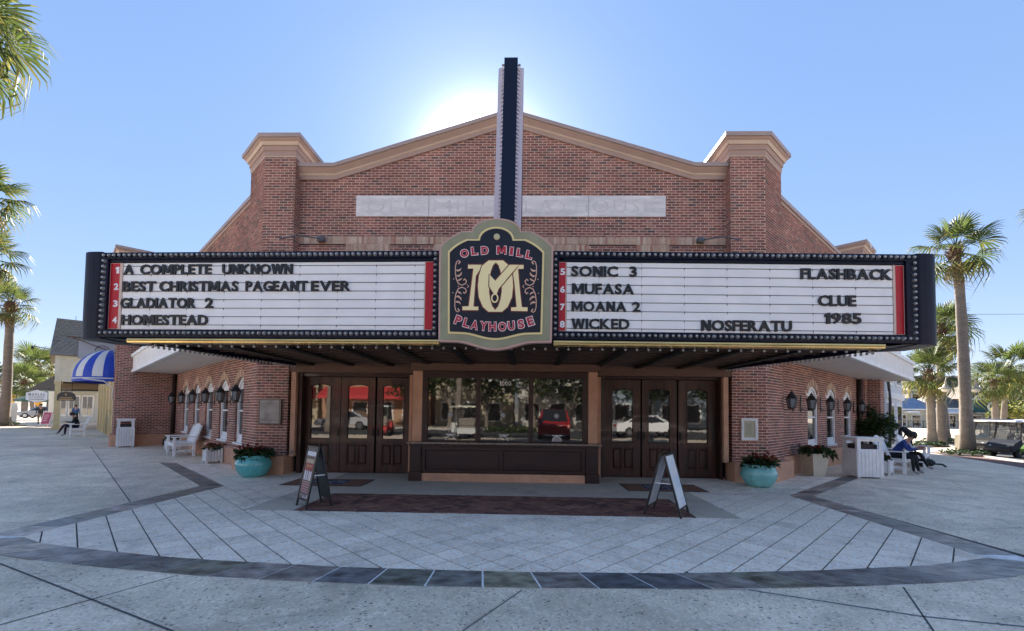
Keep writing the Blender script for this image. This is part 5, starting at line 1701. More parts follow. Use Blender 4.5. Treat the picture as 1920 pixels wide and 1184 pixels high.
LB2 = (-23.7, 12.5)
bench(LB2[0], LB2[1], 0, rzL, 'white bench with a seated person under the blue and white awning', 1.4)

# ================================================================ A-frame signs
def a_frame(x, y, rz, label, front, back, dim=None, H=1.03, W=.56, spread=.62, foot=.12):
    """opens along local x: front panel faces local -x"""
    t = thing('sandwich_board', (x, y, .012), label, 'sandwich board', 'A-frame boards before the doors')
    Mx = local((x, y, .012), rz)
    for sg in (-1, 1):
        top = Vector((sg * .025, 0, H)); bot = Vector((sg * spread / 2, 0, 0))
        d = (bot - top)
        def P(t_, yy, out=0.0): return tuple(top + d * t_ + Vector((sg * out * .96, yy, out * .28)))
        f = MB(Mx)
        for yy in (-W / 2, W / 2): f.bar(P(0, yy), P(1.0, yy), .03, .024, up=(0, 1, 0))
        f.bar(P(0.01, -W / 2), P(.01, W / 2), .03); f.bar(P(.87, -W / 2), P(.87, W / 2), .024)
        f.build('leg_frame', M_black, t)
        p = MB(Mx)
        q = [P(.03, -W / 2 + .02, -.006), P(.03, W / 2 - .02, -.006), P(.86, W / 2 - .02, -.006), P(.86, -W / 2 + .02, -.006)]
        q2 = [P(.03, -W / 2 + .02, .008), P(.03, W / 2 - .02, .008), P(.86, W / 2 - .02, .008), P(.86, -W / 2 + .02, .008)]
        p.hexa(q + q2); o = p.build('panel', front if sg < 0 else back, t)
        if dim: dim(sg, P, Mx, W, o)
    b = MB(Mx)
    k = .47
    for yy in (-W / 2 + .03, W / 2 - .03): b.bar((-.025 - (spread / 2 - .025) * k, yy, H * (1 - k)), (.025 + (spread / 2 - .025) * k, yy, H * (1 - k)), .014)
    b.build('spreader', M_white, t)
    return t
def strip(P, Mx, W, t0, t1, a, b, m, o, lift=.011, name='print'):
    s = MB(Mx)
    y0, y1 = -W / 2 + .02 + (W - .04) * a, -W / 2 + .02 + (W - .04) * b
    s.hexa([P(t0, y0, .0085), P(t0, y1, .0085), P(t1, y1, .0085), P(t1, y0, .0085), P(t0, y0, lift), P(t0, y1, lift), P(t1, y1, lift), P(t1, y0, lift)])
    s.build(name, m, o)
def deco_left(sg, P, Mx, W, o):
    if sg > 0: return
    S_ = lambda *a: strip(P, Mx, W, *a, o)
    wht, red, org, gry, tan_ = mat('print_white', (.7, .68, .7), .5), mat('print_red', (.30, .03, .03), .5), mat('print_orange', (.6, .25, .08), .5), mat('print_grey', (.25, .24, .26), .5), mat('print_tan', (.5, .36, .22), .5)
    S_(.035, .075, .1, .42, M_black); S_(.035, .075, .58, .9, M_black)
    S_(.09, .16, .03, .97, wht)
    S_(.18, .215, .2, .8, mat('print_brown', (.10, .05, .03), .5)); S_(.215, .28, .08, .92, tan_)
    S_(.285, .37, .05, .95, red); S_(.31, .35, .2, .8, org); S_(.37, .41, .1, .9, red)
    for a, b in ((.1, .22), (.3, .4), (.5, .62), (.7, .86)): S_(.41, .56, a, b, wht)
    S_(.43, .54, .22, .3, org)
    pk = mat('print_pink', (.55, .25, .25), .5)
    for k in range(5): S_(.585 + k * .038, .60 + k * .038, .12, .88, pk)
    S_(.79, .84, .08, .16, wht); S_(.83, .84, .08, .6, wht); S_(.80, .82, .3, .85, gry)
def deco_right(sg, P, Mx, W, o):
    if sg < 0: return
    m1, m2 = mat('faint_blue', (.66, .74, .80), .35), mat('faint_cloud', (.78, .82, .84), .35)
    S_ = lambda *a: strip(P, Mx, W, *a, o)
    S_(.36, .55, .35, .97, m1); S_(.56, .70, .1, .8, m2); S_(.72, .83, .06, .5, m2); S_(.72, .83, .55, .93, m1)
    for k in range(5): S_(.10 + k * .028, .108 + k * .028, .55, .55 + (.34, .28, .36, .3, .2)[k], m1)
    for k in range(3): S_(.5 + k * .03, .508 + k * .03, .15, .5, m2)
    S_(.09, .17, .12, .4, m2); S_(.2, .34, .08, .3, m2)
a_frame(-3.41, -3.54, R(46), 'black A-frame board with colourful show poster on the left of the brick paving', mat('poster_dark', (.10, .055, .05), .4), M_black, deco_left, H=.97, W=.41, spread=.40)
a_frame(2.30, -3.65, R(-32), 'black A-frame board with glossy white sheets on the right of the brick paving', mat('panel_greywhite', (.78, .78, .8), .35), mat('glossy_white_sheet', (.86, .88, .88), .3, coat=.3), deco_right, H=.94, W=.50, spread=.55)
# floodlights on the gable
for x, sg, lb in ((-5.14, -1, 'small grey floodlight on its arm left of the brick gable'), (4.38, 1, 'small grey floodlight on its arm right of the brick gable')):
    t = thing('floodlight', (x, .2, 5.88), lb, 'floodlight', 'gable floodlights')
    M_g = mat('weathered_grey', (.16, .17, .18), .6, metal=.3)
    b = MB(); b.box(x - .10, x + .07, .12, .26, 5.83, 5.95); b.build('wall_box', M_g, t)
    b = MB(); b.tube([(x, .12, 5.87), (x + sg * -.05, -.1, 5.80), (x + sg * .14, -.75, 5.62), (x + sg * .3, -1.2, 5.36)], .018, 6); b.build('arm', M_g, t)
    b = MB(Matrix.Translation((x - sg * .03, .04, 5.86)) @ Matrix.Rotation(R(35), 4, 'X')); b.lathe([(.03, .06), (.075, .0), (.08, -.05)], n=12); b.build('lamp_head', M_g, t)
# ================================================================ palms
def frond_mesh(name, seed, droop, mats, L0=.95, L1=1.05, nb=22, hang=.35):
    """fan leaf: petiole along +x, folded blades radiating from its tip"""
    rnd = random.Random(seed)
    b = MB()
    # petiole
    P0, P1 = Vector((0, 0, 0)), Vector((L0, 0, -droop * .10))
    b.m = 0
    b.hexa([(0, -.025, -.01), (0, .025, -.01), (0, .025, .015), (0, -.025, .015), (P1.x, -.012, P1.z - .006), (P1.x, .012, P1.z - .006), (P1.x, .012, P1.z + .008), (P1.x, -.012, P1.z + .008)])
    for k in range(nb):
        a = R(-112 + 224 * k / (nb - 1)) + rnd.uniform(-.03, .03)
        L = L1 * (1.0 - .28 * abs(a / R(112)) ** 2) * rnd.uniform(.9, 1.06)
        d = Vector((math.cos(a), math.sin(a), -.10 * droop + rnd.uniform(-.06, .06)))
        sd = Vector((-math.sin(a), math.cos(a), 0))
        w = .040
        fold = .022
        p1 = P1 + d * L * .50
        p2 = P1 + d * L * .80 + Vector((0, 0, -hang * L * .12 * (1 + droop)))
        p3 = P1 + d * L * (.98 - .12 * droop) + Vector((rnd.uniform(-.04, .04), rnd.uniform(-.04, .04), -hang * L * (.5 + .6 * droop) * rnd.uniform(.6, 1.3)))
        up_ = Vector((0, 0, fold))
        b.m = 1 if rnd.random() < .16 else 0
        a0 = b.vv([P1, p1 - sd * w, p1 + up_, p1 + sd * w, p2 - sd * w * .6, p2 + up_ * .4, p2 + sd * w * .6, p3])
        b.face((a0, a0 + 1, a0 + 2)); b.face((a0, a0 + 2, a0 + 3))
        b.face((a0 + 1, a0 + 4, a0 + 5, a0 + 2)); b.face((a0 + 2, a0 + 5, a0 + 6, a0 + 3))
        b.m = 1 if rnd.random() < .45 else b.m
        b.face((a0 + 4, a0 + 7, a0 + 5)); b.face((a0 + 5, a0 + 7, a0 + 6))
    # keep the blades' own winding: both sides are seen
    me = bpy.data.meshes.new(name); me.from_pydata(b.v, [], b.f)
    for m in mats: me.materials.append(m)
    me.polygons.foreach_set('material_index', b.mi); me.update()
    return me
FR = [frond_mesh('frond', 1, .2, [M_palm, M_palmy], hang=.25), frond_mesh('frond', 2, .6, [M_palm, M_palmy], hang=.7, nb=20), frond_mesh('frond', 3, 1.0, [M_palm, M_palmy], hang=1.0, nb=18), frond_mesh('frond', 4, 1.1, [M_palmdry, M_palmy], hang=1.1, nb=16)]
M_trunk = mat('palm_trunk', (.20, .165, .135), .9, var=.3, vscale=9, bump=.7, bscale=22, stretch=(1, 1, 3.5), var2=.15, vscale2=1)
M_boot = mat('palm_boots', (.11, .055, .03), .9, var=.4, vscale=14, bump=.8, bscale=30)
def palm(pts, rad, rc, label, seed, near=True, n=30, group='fan palms along the walks', boots=True, base_w=1.35, extra_z=0):
    rnd = random.Random(seed)
    base, top = Vector(pts[0]), Vector(pts[-1])
    t = thing('palm_tree', tuple(base), label, 'palm tree', group)
    m = MB()
    N = 14
    P = [Vector(p) for p in pts]
    def at(t_):
        k = t_ * (len(P) - 1); i = min(int(k), len(P) - 2); f = k - i
        return P[i].lerp(P[i + 1], f)
    pp = [at(i / N) for i in range(N + 1)]
    pp[0] = pp[0] - Vector((0, 0, .3))
    rr = [rad * (base_w if i == 0 else (1.12 if i == 1 else 1.0 - .32 * i / N)) * (1 + .04 * math.sin(i * 2.1)) for i in range(N + 1)]
    m.tube(pp, rr, 12, cap=True); m.build('trunk', M_trunk, t, smooth=True)
    if boots:
        b = MB(); c = top
        b.lathe([(rad * .75, -.6), (rad * 1.05, -.35), (rad * 1.1, -.05), (rad * .7, .25)], tuple(c), 9)
        for k in range(44):
            a = rnd.uniform(0, 6.28); z = rnd.uniform(-.65, .2)
            p = c + Vector((math.cos(a) * rad * 1.1, math.sin(a) * rad * 1.1, z)); b.bar(p, p + Vector((math.cos(a) * .13, math.sin(a) * .13, .16)), .05, .02)
        b.build('leaf_boots', M_boot, t)
    s0 = rc / 2.0
    crown = None if near else MB()
    for k in range(n):
        u = (k + .5) / n
        el = R(80 - 145 * u ** 1.0 + rnd.uniform(-10, 10))       # from upright to hanging
        az = k * 2.39996 + rnd.uniform(-.25, .25)
        v = 0 if u < .35 else (1 if u < .6 else 2)
        if u > .88: v = 3
        me = FR[v]
        sc = s0 * rnd.uniform(.88, 1.1) * (1.0 if u < .85 else .8)
        Mx = Matrix.Translation(top + Vector((0, 0, .12 - .35 * u))) @ Matrix.Rotation(az, 4, 'Z') @ Matrix.Rotation(-el, 4, 'Y') @ Matrix.Rotation(rnd.uniform(-.5, .5), 4, 'X') @ Matrix.Scale(sc, 4)
        if near: inst('frond', me, t, Mx)
        else:
            q = len(crown.v); crown.v += [tuple(Mx @ w.co) for w in me.vertices]; crown.f += [tuple(q + i for i in f.vertices) for f in me.polygons]; crown.mi += [f.material_index for f in me.polygons]
    if not near:
        me = bpy.data.meshes.new('crown'); me.from_pydata(crown.v, [], crown.f)
        me.materials.append(M_palm); me.materials.append(M_palmy); me.polygons.foreach_set('material_index', crown.mi); me.update()
        o = bpy.data.objects.new('crown', me); COL.objects.link(o); attach(o, t)
    return t
palm([(23.81, 13.78, gz(24)), (23.56, 13.61, 3.93), (23.39, 13.49, 6.77), (23.19, 13.39, 9.34), (23.0, 13.35, 10.5)], .27, 2.1, 'tallest palm on the right with thick grey trunk beside the golf carts', 21, n=23)
palm([(28.28, 20.89, gz(28)), (28.1, 20.76, 3.11), (28.01, 20.72, 4.6)], .27, 2.2, 'stout low palm right of the brick wing, with reddish boots under its crown', 22)
palm([(34.04, 26.04, gz(34)), (33.66, 25.89, 3.36), (33.46, 25.8, 7.6)], .22, 2.3, 'palm between the stout low palm and the tallest palm, slimmer trunk', 23)
palm([(32.0, 31.0, gz(34)), (31.9, 31.0, 3.6), (31.8, 31, 4.6)], .26, 1.9, 'small palm with shaggy trunk beside the white two-storey shop', 24, False, 24)
palm([(30.2, 22.3, gz(30)), (30.2, 22.3, 4.0), (30.4, 22.3, 8.0)], .28, 2.3, 'tall palm behind the marquee end, rising over the stout low palm', 30)
palm([(63.19, 50.76, -.4), (63.08, 50.6, 4.27), (62.84, 50.51, 6.4)], .40, 3.6, 'far palm in the parking lot, left of the pair', 25, False, 26)
palm([(68.39, 54.89, -.4), (68.72, 54.72, 4.84), (69.3, 54.63, 8.6)], .36, 4.6, 'far palm in the parking lot with the widest rounded crown', 26, False, 26)
palm([(82.99, 66.23, -.4), (83.13, 66.11, 4.1), (83.2, 66.05, 6.2)], .36, 4.2, 'far palm in the parking lot near the right edge', 27, False, 24)
palm([(36.9, 20.3, gz(35)), (36.8, 20.2, 9.0), (36.8, 20.1, 15.9)], .34, 2.4, 'tall palm at the right edge with only its crown tips in view', 28)
palm([(-39.31, 22.24, 0.0), (-39.1, 22.15, 2.4), (-38.97, 22.02, 5.63), (-38.85, 21.9, 9.2)], .34, 2.0, 'palm on the left with leaning trunk and full round crown', 31, n=24, base_w=2.2)
palm([(-36.5, 18.31, 0.0), (-36.2, 18.0, 7.27), (-35.9, 17.8, 11.5)], .34, 2.4, 'palm crown entering at the left edge, just above the full round palm', 32)
palm([(-30.0, 12.45, 0.0), (-29.7, 12.2, 6.13), (-29.2, 12.0, 12.8)], .34, 2.3, 'palm crown at the left edge, upper of the middle two', 33)
palm([(-20.2, 3.67, 0.0), (-19.9, 3.38, 7.98), (-19.1, 3.16, 14.3)], .33, 2.7, 'palm crown in the top left corner', 34)
for k, (b0, b1, b2, rc) in enumerate((((-66.5, 47.5, 0), (-66.5, 47.5, 3.04), (-66.6, 47.4, 4.8), 3.0), ((-80.9, 62.2, 0), (-80.9, 62.1, 4.3), (-81.1, 62.0, 8.0), 3.8), ((-92.7, 72.0, 0), (-93.0, 71.8, 4.2), (-93.4, 71.6, 9.6), 4.2), ((-100.4, 81.8, 0), (-100.2, 81.7, 4.0), (-99.9, 81.5, 9.8), 4.2))):
    palm([b0, b1, b2], .36, rc, ('short far palm with brown boots on the left street', 'far palm behind the short one on the left street', 'tall far palm on the left street, left of the last', 'farthest palm next to the cream porch roof')[k], 40 + k, False, 24, base_w=1.2)

# mulch beds and shrubs round the palms
def bed(x, y, rx, ry, rz, label, h=.35, n=900):
    z = gz(x)
    t = thing('shrub_bed', (x, y, z), label, 'shrub bed', 'low shrub beds round the palms')
    b = MB(local((x, y, z), rz)); b.slab([(rx * math.cos(a), ry * math.sin(a)) for a in [k * math.pi / 12 for k in range(24)]], -.1, .07); b.build('mulch', mat('dark_mulch', (.035, .018, .012), .95, var=.3, vscale=30), t)
    rnd = random.Random(int(x * 7)); lf = MB()
    c, s_ = math.cos(rz), math.sin(rz)
    for _ in range(n // 30):
        a, q = rnd.uniform(0, 6.28), math.sqrt(rnd.random()) * .9
        px, py = rx * q * math.cos(a), ry * q * math.sin(a)
        leaf_cluster((x + px * c - py * s_, y + px * s_ + py * c, z + h * .5), h * .75, 30, .13, (1.2, 1.2, .8), .2, lf, 2, rnd.randrange(9999))
    lf.build('shrubs', [M_leafd, M_leafd], t)
bed(22.9, 13.0, 2.0, .9, R(35), 'low dark shrubs round the foot of the tallest palm', .22)
bed(27.6, 20.6, 2.2, 1.0, R(30), 'low dark shrubs round the foot of the stout palm', .3)
bed(33.4, 25.8, 2.0, 1.0, R(30), 'low dark shrubs round the third palm', .3)
bed(-39.4, 22.1, 1.4, 1.0, R(30), 'dark planting round the leaning palm on the left', .3, 500)
# big dark shrub behind the readers
t = thing('round_shrub', (13.5, 7.2, gz(13.5)), 'big dark green rounded shrub behind the seated readers', 'shrub')
lf = MB(); rnd = random.Random(77)
for _ in range(90):
    a, b_, z = rnd.uniform(0, 6.28), rnd.random() ** .5, rnd.uniform(.25, 1.75)
    r_ = .80 * math.sqrt(max(.1, 1 - ((z - 1.0) / 1.0) ** 2))
    leaf_cluster((13.5 + r_ * b_ * math.cos(a), 7.2 + r_ * b_ * math.sin(a), z), .30, 80, .12, (1, 1, 1), .3, lf, 2, rnd.randrange(9999))
lf.build('foliage', [M_leafd, M_leaf], t)
b = MB(); b.tube([(13.5, 7.2, -.2), (13.5, 7.2, .7)], .05, 6); b.build('stem', M_trunk, t)

# ================================================================ people
def person(name_label, loc, rz, J, rad, cols, hair_col=(.03, .02, .015), cap_=None, group=None, scale=1.0):
    """J: joint positions in metres, facing local -y; one skinned continuous body"""
    t = thing('person', loc, name_label, 'person', group)
    edges = [('pelvis', 'waist'), ('waist', 'chest'), ('chest', 'neck'), ('neck', 'jaw'), ('jaw', 'head'), ('head', 'crown')]
    for s in 'lr':
        edges += [('chest', 'sho' + s), ('sho' + s, 'elb' + s), ('elb' + s, 'wri' + s), ('wri' + s, 'palm' + s), ('pelvis', 'hip' + s), ('hip' + s, 'knee' + s), ('knee' + s, 'ank' + s), ('ank' + s, 'toe' + s)]
    names = list(J)
    for s in 'lr':
        w, p = Vector(J['wri' + s]), None
        e = Vector(J['elb' + s]); d = (w - e).normalized()
        J['palm' + s] = tuple(w + d * .075); names.append('palm' + s)
        side = d.cross(Vector((0, 0, 1)));
        if side.length < .2: side = Vector((0, 1, 0))
        side.normalize()
        if s == 'r': side = -side
        J['thu' + s] = tuple(w + d * .05 + side * .055); names.append('thu' + s); edges.append(('wri' + s, 'thu' + s))
        for q in range(4):
            nm = 'fin%d%s' % (q, s); off = (q - 1.5) * .019
            J[nm] = tuple(w + d * (.075 + (.068, .082, .076, .058)[q]) + side * off + Vector((0, 0, -.02))); names.append(nm); edges.append(('palm' + s, nm))
    names = ['pelvis'] + [n_ for n_ in names if n_ != 'pelvis']
    idx = {n_: i for i, n_ in enumerate(names)}
    me = bpy.data.meshes.new('body')
    me.from_pydata([J[n_] for n_ in names], [(idx[a], idx[b]) for a, b in edges], [])
    o = bpy.data.objects.new('body', me); COL.objects.link(o)
    sk = o.modifiers.new('skin', 'SKIN'); sk.use_smooth_shade = True
    R0 = dict(pelvis=.14, waist=.125, chest=.15, neck=.055, jaw=.068, head=.088, crown=.062, sho=.062, elb=.046, wri=.030, palm=.028, hip=.095, knee=.064, ank=.043, toe=.036, thu=.011, fin=.009)
    R0.update(rad)
    for n_, i in idx.items():
        k = n_ if n_ in R0 else (n_[:3] if n_[:3] in R0 else n_[:-1])
        r_ = R0[k]; me.skin_vertices[0].data[i].radius = (r_ * (1.18 if n_ in ('pelvis', 'waist', 'chest') else 1), r_)
        me.skin_vertices[0].data[i].use_root = (n_ == 'pelvis')
    sb = o.modifiers.new('sub', 'SUBSURF'); sb.levels = 1; sb.render_levels = 1
    dg = bpy.context.evaluated_depsgraph_get()
    me2 = bpy.data.meshes.new_from_object(o.evaluated_get(dg)); me2.name = 'body'
    COL.objects.unlink(o); bpy.data.objects.remove(o)
    me2.materials.clear()
    for c in cols: me2.materials.append(c)
    zone = {}
    for a, b in edges:
        z = 0
        if a in ('pelvis', 'waist') and b in ('waist', 'chest'): z = 1
        if a == 'chest': z = 1 if b != 'neck' else 0
        if a[:3] == 'sho' or (a[:3] == 'elb' and rad.get('sleeve', 1)): z = 1
        if a == 'pelvis' and b[:3] == 'hip' or a[:3] == 'hip' or a[:4] == 'knee': z = 2
        if a[:3] == 'ank': z = 3
        zone[(a, b)] = z
    segs = [(Vector(J[a]), Vector(J[b]), z) for (a, b), z in zone.items()]
    for p in me2.polygons:
        c = p.center; best = (9, 0)
        for a, b, z in segs:
            ab = b - a; tt = max(0, min(1, (c - a).dot(ab) / max(1e-6, ab.length_squared)))
            dd = (c - (a + ab * tt)).length
            if dd < best[0]: best = (dd, z)
        p.material_index = best[1]
    bo = bpy.data.objects.new('body', me2); COL.objects.link(bo)
    bo.parent = t
    t.rotation_euler = (0, 0, rz); t.scale = (scale,) * 3
    # face and hair as children
    H = Vector(J['head']); fdir = Vector(rad.get('face', (0, -1, 0))).normalized()
    sd = fdir.cross(Vector((0, 0, 1))).normalized(); upv = sd.cross(fdir)
    f = MB()
    for s in (-1, 1): f.sphere(tuple(H + fdir * .082 + sd * .032 * s + upv * .005), .011, 6, 4)
    f.build('eyes', mat('eye_dark', (.02, .015, .012), .3), t).matrix_parent_inverse = Matrix()
    f = MB(); f.sphere(tuple(H + fdir * .098 - upv * .022), .017, 6, 5, (1, 1.1, 1.4)); f.build('nose', cols[0], t).matrix_parent_inverse = Matrix()
    f = MB(); f.bar(H + fdir * .088 - upv * .062 - sd * .022, H + fdir * .088 - upv * .062 + sd * .022, .010, .008); f.build('mouth', mat('lip', (.3, .1, .08), .5), t).matrix_parent_inverse = Matrix()
    f = MB()
    for s in (-1, 1): f.sphere(tuple(H + sd * .088 * s - upv * .01), .022, 6, 5, (.6, .8, 1.3))
    f.build('ears', cols[0], t).matrix_parent_inverse = Matrix()
    h = MB(); h.sphere(tuple(H - fdir * .018 + upv * .035), .108, 12, 8, (1, 1, .95))
    h.v = [v for v in h.v]
    hc = mat('hair_%d' % int(sum(hair_col) * 1000), hair_col, .6, var=.3, vscale=30)
    h.build('cap' if cap_ else 'hair', cap_ or hc, t, smooth=True).matrix_parent_inverse = Matrix()
    return t
M_skin = mat('skin', (.48, .27, .19), .55)
def cloth(n, c): return mat('cloth_' + n, c, .85, var=.15, vscale=12, bump=.2, bscale=30)
STAND = dict(pelvis=(0, 0, .93), waist=(0, 0, 1.08), chest=(0, .0, 1.30), neck=(0, .0, 1.46), jaw=(0, -.015, 1.53), head=(0, -.02, 1.62), crown=(0, -.01, 1.70),
             shol=(-.17, 0, 1.40), shor=(.17, 0, 1.40), elbl=(-.235, .03, 1.13), elbr=(.235, -.02, 1.13), wril=(-.25, -.04, .90), wrir=(.25, -.12, .91),
             hipl=(-.09, 0, .88), hipr=(.09, 0, .88), kneel=(-.10, -.12, .50), kneer=(.10, .06, .48), ankl=(-.10, -.02, .09), ankr=(.10, .25, .12), toel=(-.10, -.17, .04), toer=(.10, .14, .04))
def sit(lean=.18, look=.5, arm=.35, cross=False, dx=0):
    J = dict(pelvis=(0, .02, .52), waist=(0, -.01, .66), chest=(0, -.01 - lean, .88), neck=(0, -.06 - lean * 1.3, 1.02), jaw=(0, -.11 - lean * 1.4, 1.07), head=(0, -.15 - lean * 1.45, 1.14), crown=(0, -.15 - lean * 1.4, 1.22),
             shol=(-.17, -.03 - lean, .97), shor=(.17, -.03 - lean, .97), elbl=(-.23, -.15 - lean, .73), elbr=(.23, -.15 - lean, .73), wril=(-.10, -.36 - lean, .76), wrir=(.10, -.38 - lean, .76),
             hipl=(-.10, 0, .50), hipr=(.10, 0, .50), kneel=(-.14, -.44, .52), kneer=(.12, -.46, .52), ankl=(-.15, -.46, .10), ankr=(.13, -.54, .10), toel=(-.15, -.60, .04), toer=(.13, -.68, .05))
    if cross:
        J.update(kneer=(.02, -.50, .60), ankr=(-.08, -.70, .20), toer=(-.10, -.82, .13))
    return J
rgt = Vector((math.cos(rzR), math.sin(rzR)))
rp = Vector(RB) - rgt * .36; rq = Vector(RB) + rgt * .42
person('seated reader in blue jacket and black trousers, head bent, on the right bench', (rp.x, rp.y, RBz), rzR, sit(.20, cross=False), dict(face=(0, -1, -.7)), [M_skin, cloth('blue', (.02, .05, .22)), cloth('black', (.012, .012, .014)), cloth('shoe', (.3, .28, .27))], (.018, .012, .01), None, 'people sitting on the benches', .94)
person('seated reader in pale jacket and dark cap, legs crossed, on the right bench', (rq.x, rq.y, RBz), rzR, sit(.14, cross=True), dict(face=(0, -1, -.6)), [M_skin, cloth('pale', (.52, .50, .50)), cloth('black', (.012,) * 3), cloth('shoe', (.3,) * 3)], (.02, .02, .02), cloth('capdark', (.02, .02, .022)), 'people sitting on the benches', .94)
for c, d in ((rp, .0), (rq, .0)):
    p = c - Vector((math.sin(-rzR), math.cos(rzR))) * 0
    fx = Vector((math.sin(rzR), -math.cos(rzR)))
    q = c + fx * .56
    b = MB(local((q.x, q.y, RBz + .78), rzR)); b.hexa([(-.13, -.09, 0), (.0, -.10, -.02), (0, .10, -.02), (-.13, .09, 0), (-.13, -.09, .012), (0, -.10, -.008), (0, .10, -.008), (-.13, .09, .012)]); b.hexa([(0, -.10, -.02), (.13, -.09, 0), (.13, .09, 0), (0, .10, -.02), (0, -.10, -.008), (.13, -.09, .012), (.13, .09, .012), (0, .10, -.008)])
    o = b.build('open_book', mat('page_red' if c is rp else 'page_white', (.45, .12, .08) if c is rp else (.6, .58, .55), .6), None)
    tag(o, 'open red-covered booklet held by the reader in blue' if c is rp else 'open pale booklet held by the reader in the dark cap', 'book')
Jb = dict(STAND); Jb.update(waist=(0, -.06, 1.06), chest=(0, -.24, 1.22), neck=(0, -.38, 1.30), jaw=(0, -.44, 1.31), head=(0, -.50, 1.34), crown=(0, -.54, 1.40), shol=(-.18, -.28, 1.27), shor=(.18, -.28, 1.27), elbl=(-.27, -.33, 1.0), elbr=(.27, -.33, 1.0), wril=(-.24, -.40, .78), wrir=(.24, -.42, .78))
person('stooping person in black walking away behind the readers', (18.4, 10.9, gz(18.4)), R(205), Jb, dict(pelvis=.17, chest=.2, waist=.17), [M_skin, cloth('black', (.012,) * 3), cloth('black', (.012,) * 3), cloth('shoe', (.3,) * 3)], (.05, .045, .04))
lb = Vector(LB2) + Vector((math.cos(rzL), math.sin(rzL))) * .2
person('seated person in black top and dark purple trousers on the left street bench', (lb.x, lb.y, 0), rzL, sit(.05, cross=True), dict(face=(0, -1, -.5)), [M_skin, cloth('black', (.012,) * 3), cloth('purple', (.025, .012, .03)), cloth('shoe', (.3,) * 3)], (.012,) * 3, None, 'people sitting on the benches')
walk_away = R(180)
person('person in blue shirt and dark trousers walking away on the left walk', (-38.8, 27.2, 0), R(215), dict(STAND), dict(waist=.16, pelvis=.16, chest=.18, sho=.08), [M_skin, cloth('royal', (.03, .09, .26)), cloth('navyp', (.012, .012, .02)), cloth('blackshoe', (.01,) * 3)], (.03, .03, .03), None, 'people on the left walk', .98)
person('person in pale pink shirt and khaki trousers farther down the left walk', (-49.0, 35.5, 0), R(215), dict(STAND), dict(waist=.17, chest=.18), [M_skin, cloth('pinkish', (.38, .17, .17)), cloth('khaki', (.26, .2, .14)), cloth('shoe', (.3,) * 3)], (.25, .22, .2), None, 'people on the left walk')
person('person in white top beside the pink shirt on the left walk', (-47.0, 33.0, 0), R(205), dict(STAND), dict(), [M_skin, cloth('white', (.6,) * 3), cloth('grey', (.2,) * 3), cloth('shoe', (.3,) * 3)], (.12, .08, .05), None, 'people on the left walk')
person('person in khaki trousers and dark top by the white box under the leaning palm', (-40.6, 26.0, 0), R(40), dict(STAND), dict(), [M_skin, cloth('dgrey', (.05,) * 3), cloth('khaki', (.26, .2, .14)), cloth('blackshoe', (.01,) * 3)], (.03, .02, .02), None, 'people on the left walk')
# dark bag under the second right bench
o = MB(); o.sphere((13.8, 4.9, gz(13.8) + .14), .3, 12, 8, (1.0, .7, .5)); o.tube([(13.6, 4.7, .0), (14.1, 4.6, gz(14) + .12), (14.35, 4.75, gz(14) + .03)], .03, 6)
bg_ = o.build('bag', cloth('bag', (.015, .018, .018)), None, smooth=True); tag(bg_, 'dark soft bag lying under the empty bench beyond the readers', 'bag')

